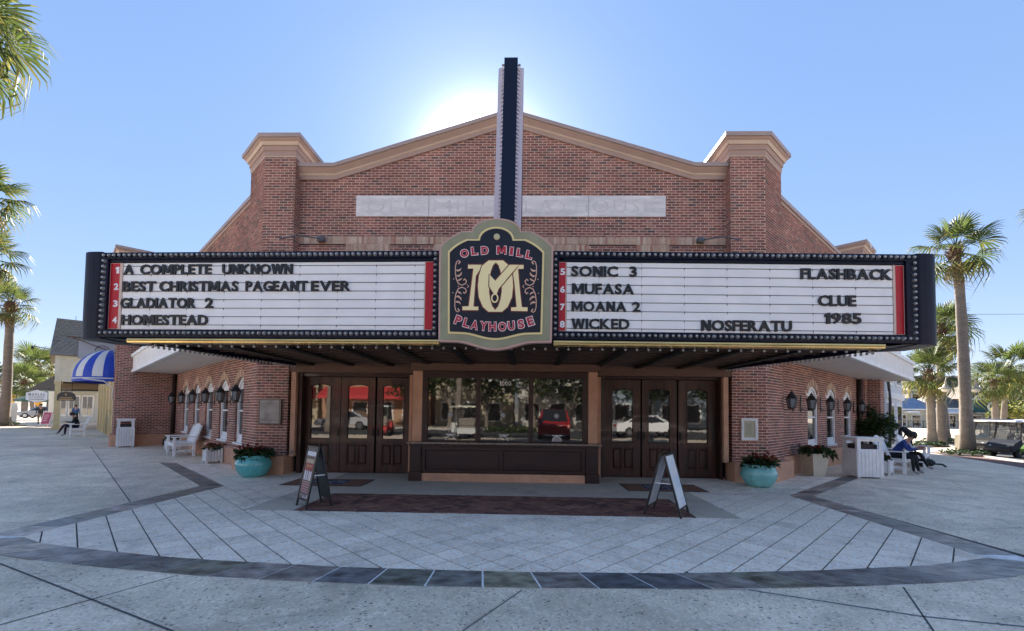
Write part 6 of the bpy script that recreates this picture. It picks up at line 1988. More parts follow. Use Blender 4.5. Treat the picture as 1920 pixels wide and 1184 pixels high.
# ================================================================ golf carts
def cart(x, y, rz, label, body, roof, seat=(.25, .22, .18), flip=False, z=None):
    z = gz(x) if z is None else z
    t = thing('golf_cart', (x, y, z), label, 'golf cart', 'golf carts parked on the right')
    Mx = local((x, y, z), rz)        # front towards local -x
    M_b = mat('cart_paint_%d' % int(sum(body) * 1000 + body[1] * 77), body, .5, spec=.2)
    M_r = mat('cart_roof_%d' % int(sum(roof) * 1000), roof, .35)
    M_s = mat('cart_seat_%d' % int(sum(seat) * 1000), seat, .6)
    b = MB(Mx)
    side = [(-1.22, .34), (-1.20, .55), (-1.02, .72), (-.62, .90), (-.55, .86), (-.50, .36), (.12, .34), (.16, .62), (.95, .64), (1.12, .58), (1.15, .34)]
    n = len(side)
    a0 = b.vv([(px, -.56, pz) for px, pz in side]); a1 = b.vv([(px, .56, pz) for px, pz in side])
    for i in range(n): b.face((a0 + i, a1 + i, a1 + (i + 1) % n, a0 + (i + 1) % n))
    tri = [(0, 1, 2, 3, 4, 5), (6, 7, 8, 9, 10)]
    for q in tri: b.face([a0 + i for i in q]); b.face([a1 + i for i in q])
    b.face([a0 + 5, a0 + 6, a0 + 10, a0 + 0]); b.face([a1 + 5, a1 + 6, a1 + 10, a1 + 0])
    b.build('body', M_b, t, bevel=.03)
    b = MB(Mx); b.box(-.52, .14, -.54, .54, .28, .36); b.box(-1.26, -1.18, -.5, .5, .26, .42); b.build('floor_pan', M_black, t)
    for sx in (-.78, .80):
        for sy in (-1, 1):
            w = MB(Mx @ Matrix.Translation((sx, sy * .50, .23)) @ Matrix.Rotation(R(90), 4, 'X')); w.lathe([(.13, -.08), (.22, -.075), (.23, -.04), (.23, .04), (.22, .075), (.13, .08)], n=18); wo_ = w.build('wheel', mat('tyre', (.012,) * 3, .8), t, smooth=False)
            r_ = MB(Mx @ Matrix.Translation((sx, sy * .50, .23)) @ Matrix.Rotation(R(90), 4, 'X'));
            r_.lathe([(.12, -.078), (.132, -.086), (.11, -.07), (.05, -.06), (.03, -.085), (.005, -.088)], n=12); r_.lathe([(.12, .078), (.132, .086), (.11, .07), (.05, .06), (.03, .085), (.005, .088)], n=12)
            r_.build('rim', mat('rim_alloy', (.4, .4, .42), .25, metal=.9), wo_)
            f = MB(Mx); f.tube([(sx + .30 * math.cos(a), sy * .50, .23 + .30 * math.sin(a)) for a in [math.pi * k / 8 for k in range(9)]], .035, 5); f.build('fender', M_b, t)
    b = MB(Mx); b.box(.20, .68, -.50, .50, .64, .78); b.hexa([(.62, -.5, .78), (.74, -.5, .76), (.74, .5, .76), (.62, .5, .78), (.74, -.5, 1.18), (.82, -.5, 1.17), (.82, .5, 1.17), (.74, .5, 1.18)]); b.build('seat', M_s, t, bevel=.03)
    b = MB(Mx)
    b.hexa([(-.98, -.60, 1.80), (1.02, -.60, 1.80), (1.02, .60, 1.80), (-.98, .60, 1.80), (-.90, -.54, 1.87), (.95, -.54, 1.87), (.95, .54, 1.87), (-.90, .54, 1.87)]); b.box(-1.0, 1.04, -.62, .62, 1.775, 1.80)
    b.build('roof', M_r, t, bevel=.015)
    b = MB(Mx)
    for sy in (-.52, .52):
        b.bar((-.60, sy, .88), (-.78 if False else -.42, sy, 1.78), .045); b.bar((.98, sy, .60), (.86, sy, 1.78), .04); b.bar((.30, sy, .66), (.26, sy, 1.02), .03); b.bar((.26, sy, 1.02), (.72, sy, 1.02), .03)
    b.bar((-.42, -.52, 1.70), (-.42, .52, 1.70), .04); b.build('roof_strut', M_black, t)
    b = MB(Mx); b.hexa([(-.60, -.50, .90), (-.595, -.50, .90), (-.595, .5, .90), (-.60, .5, .90), (-.43, -.50, 1.70), (-.425, -.5, 1.70), (-.425, .5, 1.70), (-.43, .5, 1.70)]); b.build('windshield', M_shield, t)
    b = MB(Mx @ Matrix.Translation((-.22, -.25, 1.02)) @ Matrix.Rotation(R(55), 4, 'Y')); b.tube([(.16 * math.cos(k * math.pi / 8), .16 * math.sin(k * math.pi / 8), 0) for k in range(17)], .014, 5, False); b.bar((0, 0, 0), (0, 0, -.35), .03); b.bar((-.15, 0, 0), (.15, 0, 0), .02); b.build('steering_wheel', M_black, t)
    for sy in (-.36, .36):
        b = MB(Mx); b.sphere((-1.14, sy, .56), .075, 10, 6, (.5, 1.2, .7)); b.build('headlight', mat('lamp_lens', (.55, .56, .56), .1, coat=1), t, smooth=True)
    return t
M_shield = mat('tinted_shield', (.10, .11, .12), .05, spec=.8)
_n = M_shield.node_tree; _p = _n.nodes['Principled BSDF']; _p.inputs['Alpha'].default_value = .35
cart(27.0, 15.6, R(8), 'near black golf cart with bright white roof right of the tallest palm', (.012, .012, .014), (.75, .74, .70))
cart(25.2, 12.7, R(12), 'dark navy golf cart second from the tallest palm', (.02, .025, .04), (.62, .62, .62), (.4, .38, .35))
cart(24.4, 10.3, R(12), 'golf cart with lime green and white cowl at the right edge', (.10, .21, .035), (.70, .68, .62), (.3, .28, .25))
cart(30.6, 18.6, R(8), 'black golf cart with dark roof behind the white-roofed one', (.01, .01, .01), (.03, .03, .035))
cart(29.0, 17.9, R(8), 'golf cart with light teal cowl just behind the tallest palm', (.10, .28, .32), (.02, .03, .07))
for k, (x, y, c, rf_) in enumerate(((40.5, 28.5, (.3, .3, .32), (.03, .04, .10)), (42.5, 28.2, (.02, .03, .1), (.66, .66, .66)), (45.5, 29.2, (.35, .02, .02), (.6, .6, .62)), (48.5, 30.0, (.4, .4, .4), (.05, .08, .2)), (51.5, 31.0, (.02, .02, .02), (.66, .66, .66)))):
    cart(x, y, R(190), 'far golf cart in the second row, %s' % ('dark blue roof nearest the tall trunk', 'white roof beside the dark blue one', 'red body under a grey roof', 'blue roof near the right edge', 'white roof at the right edge')[k], c, rf_)
# kerb and brick strip by the carts
k_ = MB()
ka = [Vector(p) for p in ((23.8, 14.3), (21.7, 9.4), (19.8, 5.0))]
for a, b in zip(ka, ka[1:]):
    d = (b - a).normalized(); s_ = Vector((-d.y, d.x)) * .09
    z = gz(24)
    k_.hexa([(*(a - s_), gz(a.x) - .1), (*(a + s_), gz(a.x) - .1), (*(b + s_), gz(b.x) - .1), (*(b - s_), gz(b.x) - .1), (*(a - s_), gz(a.x) + .06), (*(a + s_), gz(a.x) + .06), (*(b + s_), gz(b.x) + .06), (*(b - s_), gz(b.x) + .06)])
k_.build('kerb', mat('kerb_stone', (.42, .40, .37), .8, var=.1), kind='structure')
M_bstrip = mat('brick_strip', (.16, .085, .07), .85, var=.25, vscale=6, bump=.3, bscale=40)
s_ = MB(); s_.poly([(23.5, 14.2, gz(23.5) + .005), (21.4, 9.4, gz(21.4) + .005), (19.4, 5.0, gz(19.4) + .005), (16.0, -2.0, gz(16.0) + .005), (14.2, -2.0, gz(14.2) + .005), (17.9, 5.2, gz(17.9) + .005), (20.1, 10.0, gz(20.1) + .005), (22.0, 14.6, gz(22) + .005)]); s_.build('brick_walk_strip', M_bstrip, kind='structure')
s_ = MB(); s_.poly([(-46, 26, .005), (-38.4, 20.4, .005), (-30, 11.4, .005), (-31.6, 10.2, .005), (-40.2, 19.2, .005), (-48, 24, .005)]); s_.build('brick_walk_strip', M_bstrip, kind='structure')
s_ = MB(); s_.poly([(24.2, 14.4, gz(24.2) + .004), (22.0, 9.4, gz(22) + .004), (20.2, 5.0, gz(20.2) + .004), (17, -2, gz(17) + .004), (26, -2, gz(26) + .004), (26, 15, gz(26) + .004)]); s_.poly([(26, -2, gz(26) + .004), (110, -2, gz(26) + .004), (110, 60, gz(26) + .004), (34, 27, gz(26) + .004), (26, 15, gz(26) + .004)]); s_.build('parking_lot', M_asphalt, kind='structure')

# ================================================================ street lamp, wires
t = thing('street_lamp', (26.89, 17.37, gz(26)), 'cream twin-armed street lamp post beside the tallest palm', 'street lamp')
M_crm = mat('cream_post', (.30, .27, .20), .5)
b = MB(); b.tube([(26.89, 17.37, -.6), (26.87, 17.3, 4.45)], [.10, .075], 10); b.box(26.68, 27.1, 17.16, 17.58, -.6, 1.5 - 1.0); b.build('post', M_crm, t)
for sg in (-1, 1):
    b = MB(); b.tube([(26.87, 17.3, 3.95), (26.87 + sg * .4, 17.3, 4.12), (26.87 + sg * .85, 17.3, 4.02), (26.87 + sg * .90, 17.3, 3.80)], .028, 6); b.build('arm', M_crm, t)
    b = MB(Matrix.Translation((26.87 + sg * .90, 17.3, 3.3))); b.lathe([(.33, .0), (.31, .05), (.16, .13), (.08, .26), (.05, .48)], n=14); lh = b.build('lamp_head', M_crm, t)
    b = MB(Matrix.Translation((26.87 + sg * .90, 17.3, 3.18))); b.lathe([(.05, -.08), (.18, -.03), (.22, .10)], n=12); b.build('lamp_globe', mat('lamp_glass', (.5, .48, .42), .2), lh)
b = MB(); b.tube([(62.4, 57.6, 16.9), (88.5, 66.5, 19.1)], .035, 5); o = b.build('overhead_wire', M_black, None); tag(o, 'thin overhead wire crossing the sky on the right', 'wire')
# ================================================================ left street
M_crw = mat('cream_siding', (.86, .78, .58), .7, var=.06, vscale=3)
M_yel = mat('yellow_trim', (.80, .64, .34), .6, var=.08, vscale=3)
M_shing = mat('roof_shingle', (.26, .235, .20), .95, spec=.05, ramp=[(0, (.26, .235, .20)), (.5, (.31, .28, .235)), (1, (.21, .19, .165))], bump=.3, bscale=30)
def Lp(s, off): p = WL0 + UL * s - NLI * off; return (p.x, p.y)
def Rp(s, off): p = WR0 + UR * s - NRI * off; return (p.x, p.y)
por = thing('porch_building', (*Lp(30.5, 2), 0), 'cream shop with grey shingle roof over an open street porch, left of the blue awning', 'building')
ML = frame(Lp(30.5, 3.8), NLI)         # x: towards the shop wall, y: down the street, z: up
b = MB(ML); b.box(0, 6.5, 0, 9, 3.25, 4.95); b.box(3.8, 6.5, 0.1, 9, 0, 3.25) ; b.build('siding_wall', M_crw, por)
b = MB(ML)
for z in (3.22, 3.62, 4.78): b.box(-.03, 6.5, -.03, .0, z, z + (.06 if z < 4 else .2))
b.box(-.03, .25, -.035, -.005, 3.7, 4.78); b.build('fascia_trim', mat('pale_trim', (.9, .82, .62), .6), por)
b = MB(ML); b.box(.02, .34, .04, .36, 0, 3.25); b.box(-.04, .40, -.02, .42, 0, .16); b.box(-.02, .38, 0, .4, 3.05, 3.22); b.build('porch_column', M_yel, por)
b = MB(ML); b.box(.02, .34, 4.2, 4.52, 0, 3.25); b.box(.02, .34, 8.4, 8.7, 0, 3.25); b.build('porch_column', M_yel, por)
b = MB(ML); b.box(.3, 3.8, .3, 8.8, 3.15, 3.2); b.build('porch_ceiling', mat('brown_ceiling', (.13, .09, .06), .7), por)
for k in range(5):
    b = MB(ML); b.box(.3, 3.8, .9 + k * 1.7, 1.05 + k * 1.7, 2.95, 3.14); b.build('ceiling_beam', mat('tan_beam', (.45, .33, .2), .6), por)
# hip roof: courses of shingles as stepped strips
rn = 15
rf = MB(ML); rf.hexa([(-.3, -.3, 4.97), (6.6, -.3, 4.97), (6.6, 9.2, 4.97), (-.3, 9.2, 4.97), (-.05, 1.5, 7.65), (6.6, 1.5, 7.65), (6.6, 7.4, 7.65), (-.05, 7.4, 7.65)]); rf.build('roof', M_shing, por)
sh = MB()
for k in range(rn):
    t0, t1 = k / rn, (k + 1) / rn
    x0 = -.3 + t0 * .25
    x = x0 - (.14 if k % 2 else 0)
    while x < 6.5:
        w = .28
        xs_ = max(x + .002, x0)
        sh.hexa([(xs_, -.3 + 1.8 * t0 - .03, 4.97 + 2.68 * t0 + .012), (x + w - .002, -.3 + 2.7 * t0 - .02, 4.97 + 2.68 * t0 + .03), (x + w - .002, -.3 + 1.8 * t1 - .03, 4.97 + 2.68 * t1 + .012), (xs_, -.3 + 1.8 * t1 - .03, 4.97 + 2.68 * t1 + .012),
                 (xs_, -.3 + 2.7 * t0 - .02, 4.97 + 2.68 * t0 + .022), (x + w - .002, -.3 + 2.7 * t0 - .02, 4.97 + 2.68 * t0 + .022), (x + w - .002, -.3 + 1.8 * t1 - .03, 4.97 + 2.68 * t1 + .016), (xs_, -.3 + 1.8 * t1 - .03, 4.97 + 2.68 * t1 + .016)])
        x += w
    if k % 2: pass
sh.M = None; sh.v = [tuple(ML @ Vector(v)) for v in sh.v]; sh.build('shingles', M_shing, por, kind='stuff')
b = MB(ML); b.tube([(.9, 2.5, 7.5), (.9, 2.5, 8.1)], .015, 5); b.build('lightning_rod', M_black, por)
b = MB(ML); b.bar((-.3, .5, 5.4), (-1.1, .3, 5.5), .04); b.bar((-1.1, .3, 5.5), (-1.1, .3, 5.3), .10); b.build('roof_bracket', M_black, por)
# storefront run between the brick end block and the porch
sf = thing('yellow_storefront', (*Lp(20, 1.5), 0), 'ochre-panelled shopfront with grey door behind the blue awning', 'building')
b = MB(); p = [Lp(12.1, 1.55), Lp(32, 1.55), Lp(32, -6), Lp(12.1, -6)]
b.slab(p, 0, 3.2); b.build('wall', mat('ochre_wall', (.40, .26, .11), .7, var=.1), sf)
b = MB(); b.slab([Lp(12.2, 1.50), Lp(34, 1.50), Lp(34, -6), Lp(12.2, -6)], 3.2, 6.2); b.build('upper_wall', mat('pale_grey_wall', (.42, .41, .40), .7, var=.1), sf)
for s in (13.4, 15.5, 17.6, 19.7, 22.0, 24.5, 27, 29.5):
    b = MB(); b.slab([Lp(s, 1.66), Lp(s + .28, 1.66), Lp(s + .28, 1.5), Lp(s, 1.5)], 0, 3.2); b.build('pilaster', M_yel, sf)
for s in (13.9, 20.2):
    b = MB(); b.slab([Lp(s, 1.58), Lp(s + 1.3, 1.58), Lp(s + 1.3, 1.5), Lp(s, 1.5)], 0, 2.5); b.build('door', mat('grey_door', (.25, .25, .27), .5), sf)
for s in (16.0, 18.1, 22.6, 25.1, 27.6):
    b = MB(); b.slab([Lp(s, 1.57), Lp(s + 1.4, 1.57), Lp(s + 1.4, 1.5), Lp(s, 1.5)], .7, 2.5); w = b.build('window', M_white, sf)
    b = MB(); b.slab([Lp(s + .08, 1.575), Lp(s + 1.32, 1.575), Lp(s + 1.32, 1.5), Lp(s + .08, 1.5)], .78, 2.42); b.build('pane', M_glass, w)
# small brick pier between block and shop
bp_ = thing('brick_pilaster', (*Lp(12.8, 1.7), 0), 'narrow brick pilaster with tan base behind the far left bin', 'pilaster')
mo_, br2 = MB(), MB()
q0, q1, q2 = Vector(Lp(12.75, 1.60)), Vector(Lp(12.75, 1.92)), Vector(Lp(13.15, 1.92))
brick_wall(tuple(q1), tuple(q0 - q1), .32, .45, 6.0, msh=mo_, target=br2); brick_wall(tuple(q2), tuple(q1 - q2), .4, .45, 6.0, msh=mo_, target=br2)
mo_.build('mortar_face', M_mortar, bp_); br2.build('brick_field', M_brick, bp_, kind='stuff')
b = MB(); b.slab([Lp(12.7, 1.98), Lp(13.2, 1.98), Lp(13.2, 1.5), Lp(12.7, 1.5)], 0, .47); b.build('base', M_stucco, bp_)
# blue and white dome awning
aw = thing('dome_awning', (*Lp(13.6, 2.0), 2.8), 'blue and white striped dome awning on the far left brick end', 'awning')
cx_, OUTA, RS, HT, Z0 = 13.75, 1.22, 1.62, 1.22, 2.80
M_awb, M_aww = mat('awning_blue', (.010, .05, .42), .6, var=.05), mat('awning_white', (.62, .63, .62), .6)
ns, nt2 = 11, 8
for k in range(ns):
    b = MB()
    a0, a1 = math.pi * k / ns, math.pi * (k + 1) / ns
    grid = []
    for a in (a0, (a0 + a1) / 2, a1):
        row = []
        for j in range(nt2 + 1):
            ph = j / nt2 * math.pi / 2
            rr = math.cos(ph)
            p = Lp(cx_ - RS * math.cos(a) * rr, 1.99 + OUTA * math.sin(a) * rr)
            row.append((p[0], p[1], Z0 + HT * math.sin(ph)))
        grid.append(row)
    for r0, r1 in zip(grid, grid[1:]):
        for j in range(nt2): b.poly([r0[j], r1[j], r1[j + 1], r0[j + 1]])
    b.build('stripe', M_awb if k % 2 == 0 else M_aww, aw, smooth=True)
b, wl_ = MB(), MB()
ring = [Lp(cx_ - RS * math.cos(math.pi * k / 20), 1.99 + OUTA * math.sin(math.pi * k / 20)) for k in range(21)]
for p, q in zip(ring, ring[1:]): b.poly([(*p, Z0 - .20), (*q, Z0 - .20), (*q, Z0 + .005), (*p, Z0 + .005)])
b.build('valance', M_awb, aw)
wl_.tube([(*p, Z0 - .07) for p in ring], .028, 6); wl_.build('piping', M_aww, aw)
b = MB(); b.tube([(*Lp(12.2, 2.9), 2.68), (*Lp(12.15, 2.3), 2.62), (*Lp(12.12, 2.02), 2.35), (*Lp(12.12, 2.02), 1.9)], .022, 6); b.build('bracket', M_white, aw)
# wall-hung shop sign above the awning
sg = thing('hanging_sign', (*Lp(17, 2.6), 4.2), 'pale shop sign on a scrolled iron bracket above the blue awning', 'sign')
b = MB(); b.slab([Lp(16.0, 1.6), Lp(16.0, 3.0), Lp(16.05, 3.0), Lp(16.05, 1.6)], 3.75, 4.55); b.build('sign_panel', mat('pale_sign', (.42, .44, .48), .6), sg)
b = MB(); b.bar((*Lp(15.9, 1.5), 4.62), (*Lp(15.9, 3.4), 4.70), .05); b.bar((*Lp(15.9, 1.5), 4.0), (*Lp(15.9, 3.2), 4.66), .035); b.build('bracket_arm', mat('rust_brown', (.12, .06, .035), .6), sg)
b = MB(); b.tube([(*Lp(15.85, 2.2 + .25 * math.cos(a)), 4.15 + .25 * math.sin(a)) for a in [k * .5 for k in range(10)]], .015, 5); b.build('scroll', M_black, sg)
# arched dark sign under the porch
sg = thing('arched_sign', (-24.9, 13.5, 2.1), 'dark arched hanging sign with gold lettering under the porch', 'sign')
u_ = Vector((NLI.x, NLI.y)); Ms_ = frame((-25.5, 13.2), NLI) if False else frame((-25.75, 13.3), (1, .02))
b = MB(Ms_); b.prism([(0, 1.88), (1.0, 1.88), (1.0, 2.12)] + [(.5 + .5 * math.cos(a), 2.12 + .26 * math.sin(a)) for a in [math.pi * k / 10 for k in range(1, 10)]] + [(0, 2.12)], 0, .05); b.build('sign_panel', mat('dark_sign', (.012, .008, .007), .5), sg)
M_goldtx = mat('gold_lettering', (.35, .22, .09), .5)
put_word('letter', 'SHOPPE', Ms_, .15, .85, 1.93, 2.00, M_goldtx, sg, .02, depth=.01) if False else None
b = MB(Ms_); b.box(.1, .9, -.008, 0, 1.92, 1.98); b.box(.16, .84, -.008, 0, 2.02, 2.07); b.prism([(.5 + .06 * math.cos(k), 2.22 + .06 * math.sin(k)) for k in [i * math.pi / 5 for i in range(10)]], -.008, 0); b.build('gold_lines', M_goldtx, sg)
b = MB(Ms_); b.bar((.2, .02, 2.3), (.2, .02, 3.0), .02); b.bar((.8, .02, 2.3), (.8, .02, 3.0), .02); b.build('hanger', M_black, sg)
# white six-sided sign
sg = thing('hexagonal_sign', (-33.3, 19.3, 2.2), 'white six-sided shop sign with grey lettering left of the porch column', 'sign')
Ms_ = frame((-34.0, 19.0), (1, .05))
b = MB(Ms_); b.prism([(0, 1.98), (0, 2.46), (.72, 2.66), (1.44, 2.46), (1.44, 1.98), (.72, 1.78)], 0, .05); b.build('sign_panel', M_white, sg)
M_sgrey = mat('sign_grey_text', (.12, .12, .13), .6)
put_word('letter', 'NAPLES', Ms_, .18, 1.26, 2.26, 2.42, M_sgrey, sg, .01, gap=.25, depth=.01)
b = MB(Ms_); b.box(.2, 1.24, -.006, 0, 2.15, 2.185); b.box(.25, 1.2, -.006, 0, 2.0, 2.04); b.build('small_lines', M_sgrey, sg)
b = MB(Ms_); b.box(-.1, 1.54, -.02, .06, 2.70, 2.76); b.build('sign_hanger', M_black, sg)
# black gabled awning and far shopfront closing the walk
far = thing('far_shop', (-38, 30, 0), 'pale shopfront with black gabled awning and white door at the end of the left walk', 'building')
Mf = frame((-47.0, 32.5), (1, -.28))
b = MB(Mf); b.box(0, 14, 0, 6, 0, 4.2); b.build('wall', mat('pale_shop_wall', (.55, .53, .46), .7, var=.08), far)
b = MB(Mf); b.prism([(1.0, 3.0), (7.5, 3.0), (7.5, 5.2)], -2.2, 0.5); b.build('gabled_awning', mat('black_canvas', (.012, .012, .014), .6), far)
for x0, w, z0, z1, nm in ((1.2, 1.6, .6, 2.6, 'window'), (3.1, 1.6, .6, 2.6, 'window'), (5.0, 1.6, .6, 2.6, 'window'), (7.2, 1.1, .05, 2.5, 'door'), (8.8, 1.5, .6, 2.6, 'window'), (10.8, 1.5, .6, 2.6, 'window')):
    b = MB(Mf); b.box(x0, x0 + w, -.06, 0, z0, z1); o = b.build(nm, M_white, far)
    b = MB(Mf); b.box(x0 + .12, x0 + w - .12, -.07, -.055, z0 + (.12 if nm == 'window' else .9), z1 - .12); b.box(x0 + .12, x0 + w - .12, -.07, -.055, z0 + .12, z0 + .7) if nm == 'door' else None; b.build('pane', M_glass, o)
    if nm == 'window': b = MB(Mf); b.box(x0 + w / 2 - .03, x0 + w / 2 + .03, -.08, -.05, z0, z1); b.build('mullion', M_white, o)
# teal patio umbrella, pink A-frame, newspaper box, crossing signs, parked cars
t = thing('patio_umbrella', (-50, 36, 0), 'dark green patio umbrella far down the left walk', 'umbrella')
b = MB(Matrix.Translation((-52.5, 37.5, 0))); b.tube([(0, 0, 0), (0, 0, 2.9)], .04, 6); b.build('pole', M_black, t)
b = MB(Matrix.Translation((-52.5, 37.5, 0))); b.lathe([(2.6, 2.25), (1.4, 2.75), (.05, 3.25)], n=8); b.lathe([(2.6, 2.0), (2.6, 2.25)], n=8, caps=False); b.build('canopy', mat('umbrella_green', (.03, .09, .07), .7), t)
t = thing('sandwich_board', (-36.3, 22.8, 0), 'pink sandwich board with white frame beside the porch column', 'sandwich board')
Mp = local((-36.0, 22.4, 0), R(-10))
b = MB(Mp)
for sx in (-.42, .42):
    b.bar((sx, -.25, 0), (sx, 0, 1.12), .05); b.bar((sx, .25, 0), (sx, 0, 1.12), .05)
b.bar((-.42, 0, 1.12), (.42, 0, 1.12), .05); b.build('frame', M_white, t)
b = MB(Mp); b.hexa([(-.38, -.21, .22), (.38, -.21, .22), (.38, -.19, .22), (-.38, -.19, .22), (-.38, -.03, 1.08), (.38, -.03, 1.08), (.38, -.01, 1.08), (-.38, -.01, 1.08)]); b.build('panel', mat('pink_panel', (.42, .06, .14), .6), t)
b = MB(Mp)
for k in range(4): b.bar((-.22, -.205 + .045 * k + .0, .45 + .14 * k), (.2 - .05 * (k % 2), -.205 + .045 * k, .45 + .14 * k), .03, .05)
b.build('print', mat('pink_white', (.7, .5, .55), .6), t)
t = thing('newspaper_box', (-41.1, 24.2, 0), 'white newspaper box beside the leaning palm trunk', 'newspaper box')
b = MB(); b.box(-41.5, -40.9, 24.0, 24.5, .25, 1.15); b.hexa([(-41.55, 23.95, 1.15), (-40.85, 23.95, 1.15), (-40.85, 24.55, 1.15), (-41.55, 24.55, 1.15), (-41.5, 24.2, 1.75), (-40.95, 24.2, 1.75), (-40.95, 24.5, 1.75), (-41.5, 24.5, 1.75)]); b.box(-41.45, -41.35, 24.05, 24.4, 0, .25); b.box(-41.05, -40.95, 24.05, 24.4, 0, .25); b.build('cabinet', M_white, t)
b = MB(); b.box(-41.4, -41.0, 23.985, 24.0, .7, 1.05); b.build('box_window', M_black, t)
M_flu = mat('crossing_yellow', (.85, .42, .02), .5)
for k, (x, y) in enumerate(((-68.5, 47.5), (-66.3, 49.0))):
    t = thing('crossing_sign', (x, y, 0), ('orange-yellow diamond crossing sign left of the far short palm', 'orange-yellow diamond crossing sign right of the far short palm')[k], 'road sign', 'crossing signs')
    b = MB(Matrix.Translation((x, y, 0))); b.tube([(0, 0, 0), (0, 0, 3.6)], .05, 6); b.build('post', M_rod if False else M_black, t)
    b = MB(Matrix.Translation((x, y - .08, 2.5)) @ Matrix.Rotation(R(45), 4, 'Y')); b.box(-.75, .75, 0, .04, -.75, .75); b.build('plate', M_flu, t)
    b = MB(Matrix.Translation((x, y - .14, 2.5))); b.sphere((0, 0, .42), .12, 6, 5, (1, .3, 1)); b.box(-.12, .12, 0, .04, -.1, .3); b.bar((0, .02, -.1), (-.22, .02, -.5), .1, .04); b.bar((0, .02, -.1), (.2, .02, -.5), .1, .04); b.bar((-.3, .02, .1), (.3, .02, .2), .08, .04); b.build('walking_figure', M_black, t)
def car(x, y, rz, label, body, L=4.5, H=1.45, z=0.0, cat='car', group='cars parked on the streets'):
    t = thing('parked_car', (x, y, z), label, cat, group)
    Mx = local((x, y, z), rz)
    M_b = mat('car_paint_%d' % int(sum(body) * 1000), body, .2, coat=.9)
    h = L / 2; b = MB(Mx)
    side = [(-h, .35), (-h, .62), (-h + .15, .78), (-h + 1.05, .92), (-h + 1.75, H), (h - 1.35, H), (h - .5, .98), (h - .06, .90), (h, .60), (h, .35)]
    n = len(side)
    def wy(z): return .88 if z < 1.0 else .68
    a0 = b.vv([(px, -wy(pz), pz) for px, pz in side]); a1 = b.vv([(px, wy(pz), pz) for px, pz in side])
    for i in range(n): b.face((a0 + i, a1 + i, a1 + (i + 1) % n, a0 + (i + 1) % n))
    for a in (a0, a1): b.face([a, a + 1, a + 2, a + 3, a + 6, a + 7, a + 8, a + 9]); b.face([a + 3, a + 4, a + 5, a + 6])
    b.build('body', M_b, t, bevel=.04)
    b = MB(Mx)
    for s in (-1, 1):
        b.poly([(-h + 1.30, s * .87, .97), (h - .75, s * .87, 1.0), (h - 1.42, s * .70, H - .07), (-h + 1.85, s * .70, H - .07)])
    b.poly([(-h + 1.12, -.78, .95), (-h + 1.12, .78, .95), (-h + 1.70, .62, H - .03), (-h + 1.70, -.62, H - .03)]); b.poly([(h - .55, -.78, 1.01), (h - .55, .78, 1.01), (h - 1.28, .62, H - .02), (h - 1.28, -.62, H - .02)])
    for v in range(len(b.v)): pass
    g_ = b.build('window_glass', M_glass, t); sol = g_.modifiers.new('thick', 'SOLIDIFY'); sol.thickness = .03; sol.offset = 0
    for sx in (-h + .85, h - .85):
        for s in (-1, 1):
            w = MB(Mx @ Matrix.Translation((sx, s * .80, .33)) @ Matrix.Rotation(R(90), 4, 'X')); w.lathe([(.2, -.11), (.32, -.10), (.335, -.05), (.335, .05), (.32, .10), (.2, .11)], n=16); wo_ = w.build('wheel', mat('tyre', (0, 0, 0)), t)
            r_ = MB(Mx @ Matrix.Translation((sx, s * .80, .33)) @ Matrix.Rotation(R(90), 4, 'X')); r_.lathe([(.2, -.112), (.19, -.105), (.05, -.1), (.02, -.115)], n=10); r_.lathe([(.2, .112), (.19, .105), (.05, .1), (.02, .115)], n=10); r_.build('rim', mat('rim_alloy', (0, 0, 0)), wo_)
    for s in (-.62, .62):
        l_ = MB(Mx); l_.sphere((-h + .06, s, .66), .12, 8, 6, (.5, 1.4, .6)); l_.build('headlight', mat('lamp_lens', (0, 0, 0)), t, smooth=True)
        l_ = MB(Mx); l_.box(h - .03, h + .02, s - .15, s + .15, .70, .84); l_.build('tail_light', mat('tail_red', (.4, .01, .01), .2), t)
    return t
for k, (x, y, c, rz) in enumerate(((-66.0, 42.0, (.75, .75, .75), 20), (-60.5, 44.5, (.3, .31, .33), 25), (-55.0, 46.0, (.75, .75, .75), 30), (-72, 56, (.05, .05, .06), 10), (-64, 57, (.6, .6, .6), 10))):
    car(x, y, R(rz), ('white car nearest the left edge of the view', 'grey car between the two white cars on the left', 'white car behind the walkers on the left', 'black car far off behind the crossing signs', 'silver car far off behind the short palm')[k], c)
# ================================================================ right street
wh = thing('white_shop', (*Rp(22, 0), gz(24)), 'white two-storey shop with drainpipe beside the right brick end', 'building')
b = MB(); b.slab([Rp(15.5, .05), Rp(20.5, .05), Rp(20.5, -7), Rp(15.5, -7)], -.5, 5.6); b.build('wall', mat('white_siding', (.66, .68, .70), .6, var=.04), wh)
b = MB(); b.slab([Rp(15.3, .3), Rp(20.7, .3), Rp(20.7, -7), Rp(15.3, -7)], 5.6, 5.9); b.slab([Rp(15.4, .15), Rp(20.6, .15), Rp(20.6, .0), Rp(15.4, .0)], 2.45, 2.75); b.build('cornice', M_white, wh)
for s in (15.9, 18.2):
    for z0, z1 in ((.1, 2.2), (3.1, 5.0)):
        b = MB(); b.slab([Rp(s, .12), Rp(s + 1.5, .12), Rp(s + 1.5, 0), Rp(s, 0)], z0, z1); w = b.build('window', M_white, wh)
        b = MB(); b.slab([Rp(s + .18, .14), Rp(s + .70, .14), Rp(s + .70, 0), Rp(s + .18, 0)], z0 + .12, z1 - .12); b.slab([Rp(s + .80, .14), Rp(s + 1.32, .14), Rp(s + 1.32, 0), Rp(s + .80, 0)], z0 + .12, z1 - .12); b.build('pane', M_glass, w)
b = MB(); b.tube([(*Rp(15.7, .15), 3.3), (*Rp(15.75, .2), 2.3), (*Rp(15.7, .15), -.4)], .06, 6); b.build('drainpipe', M_black, wh)
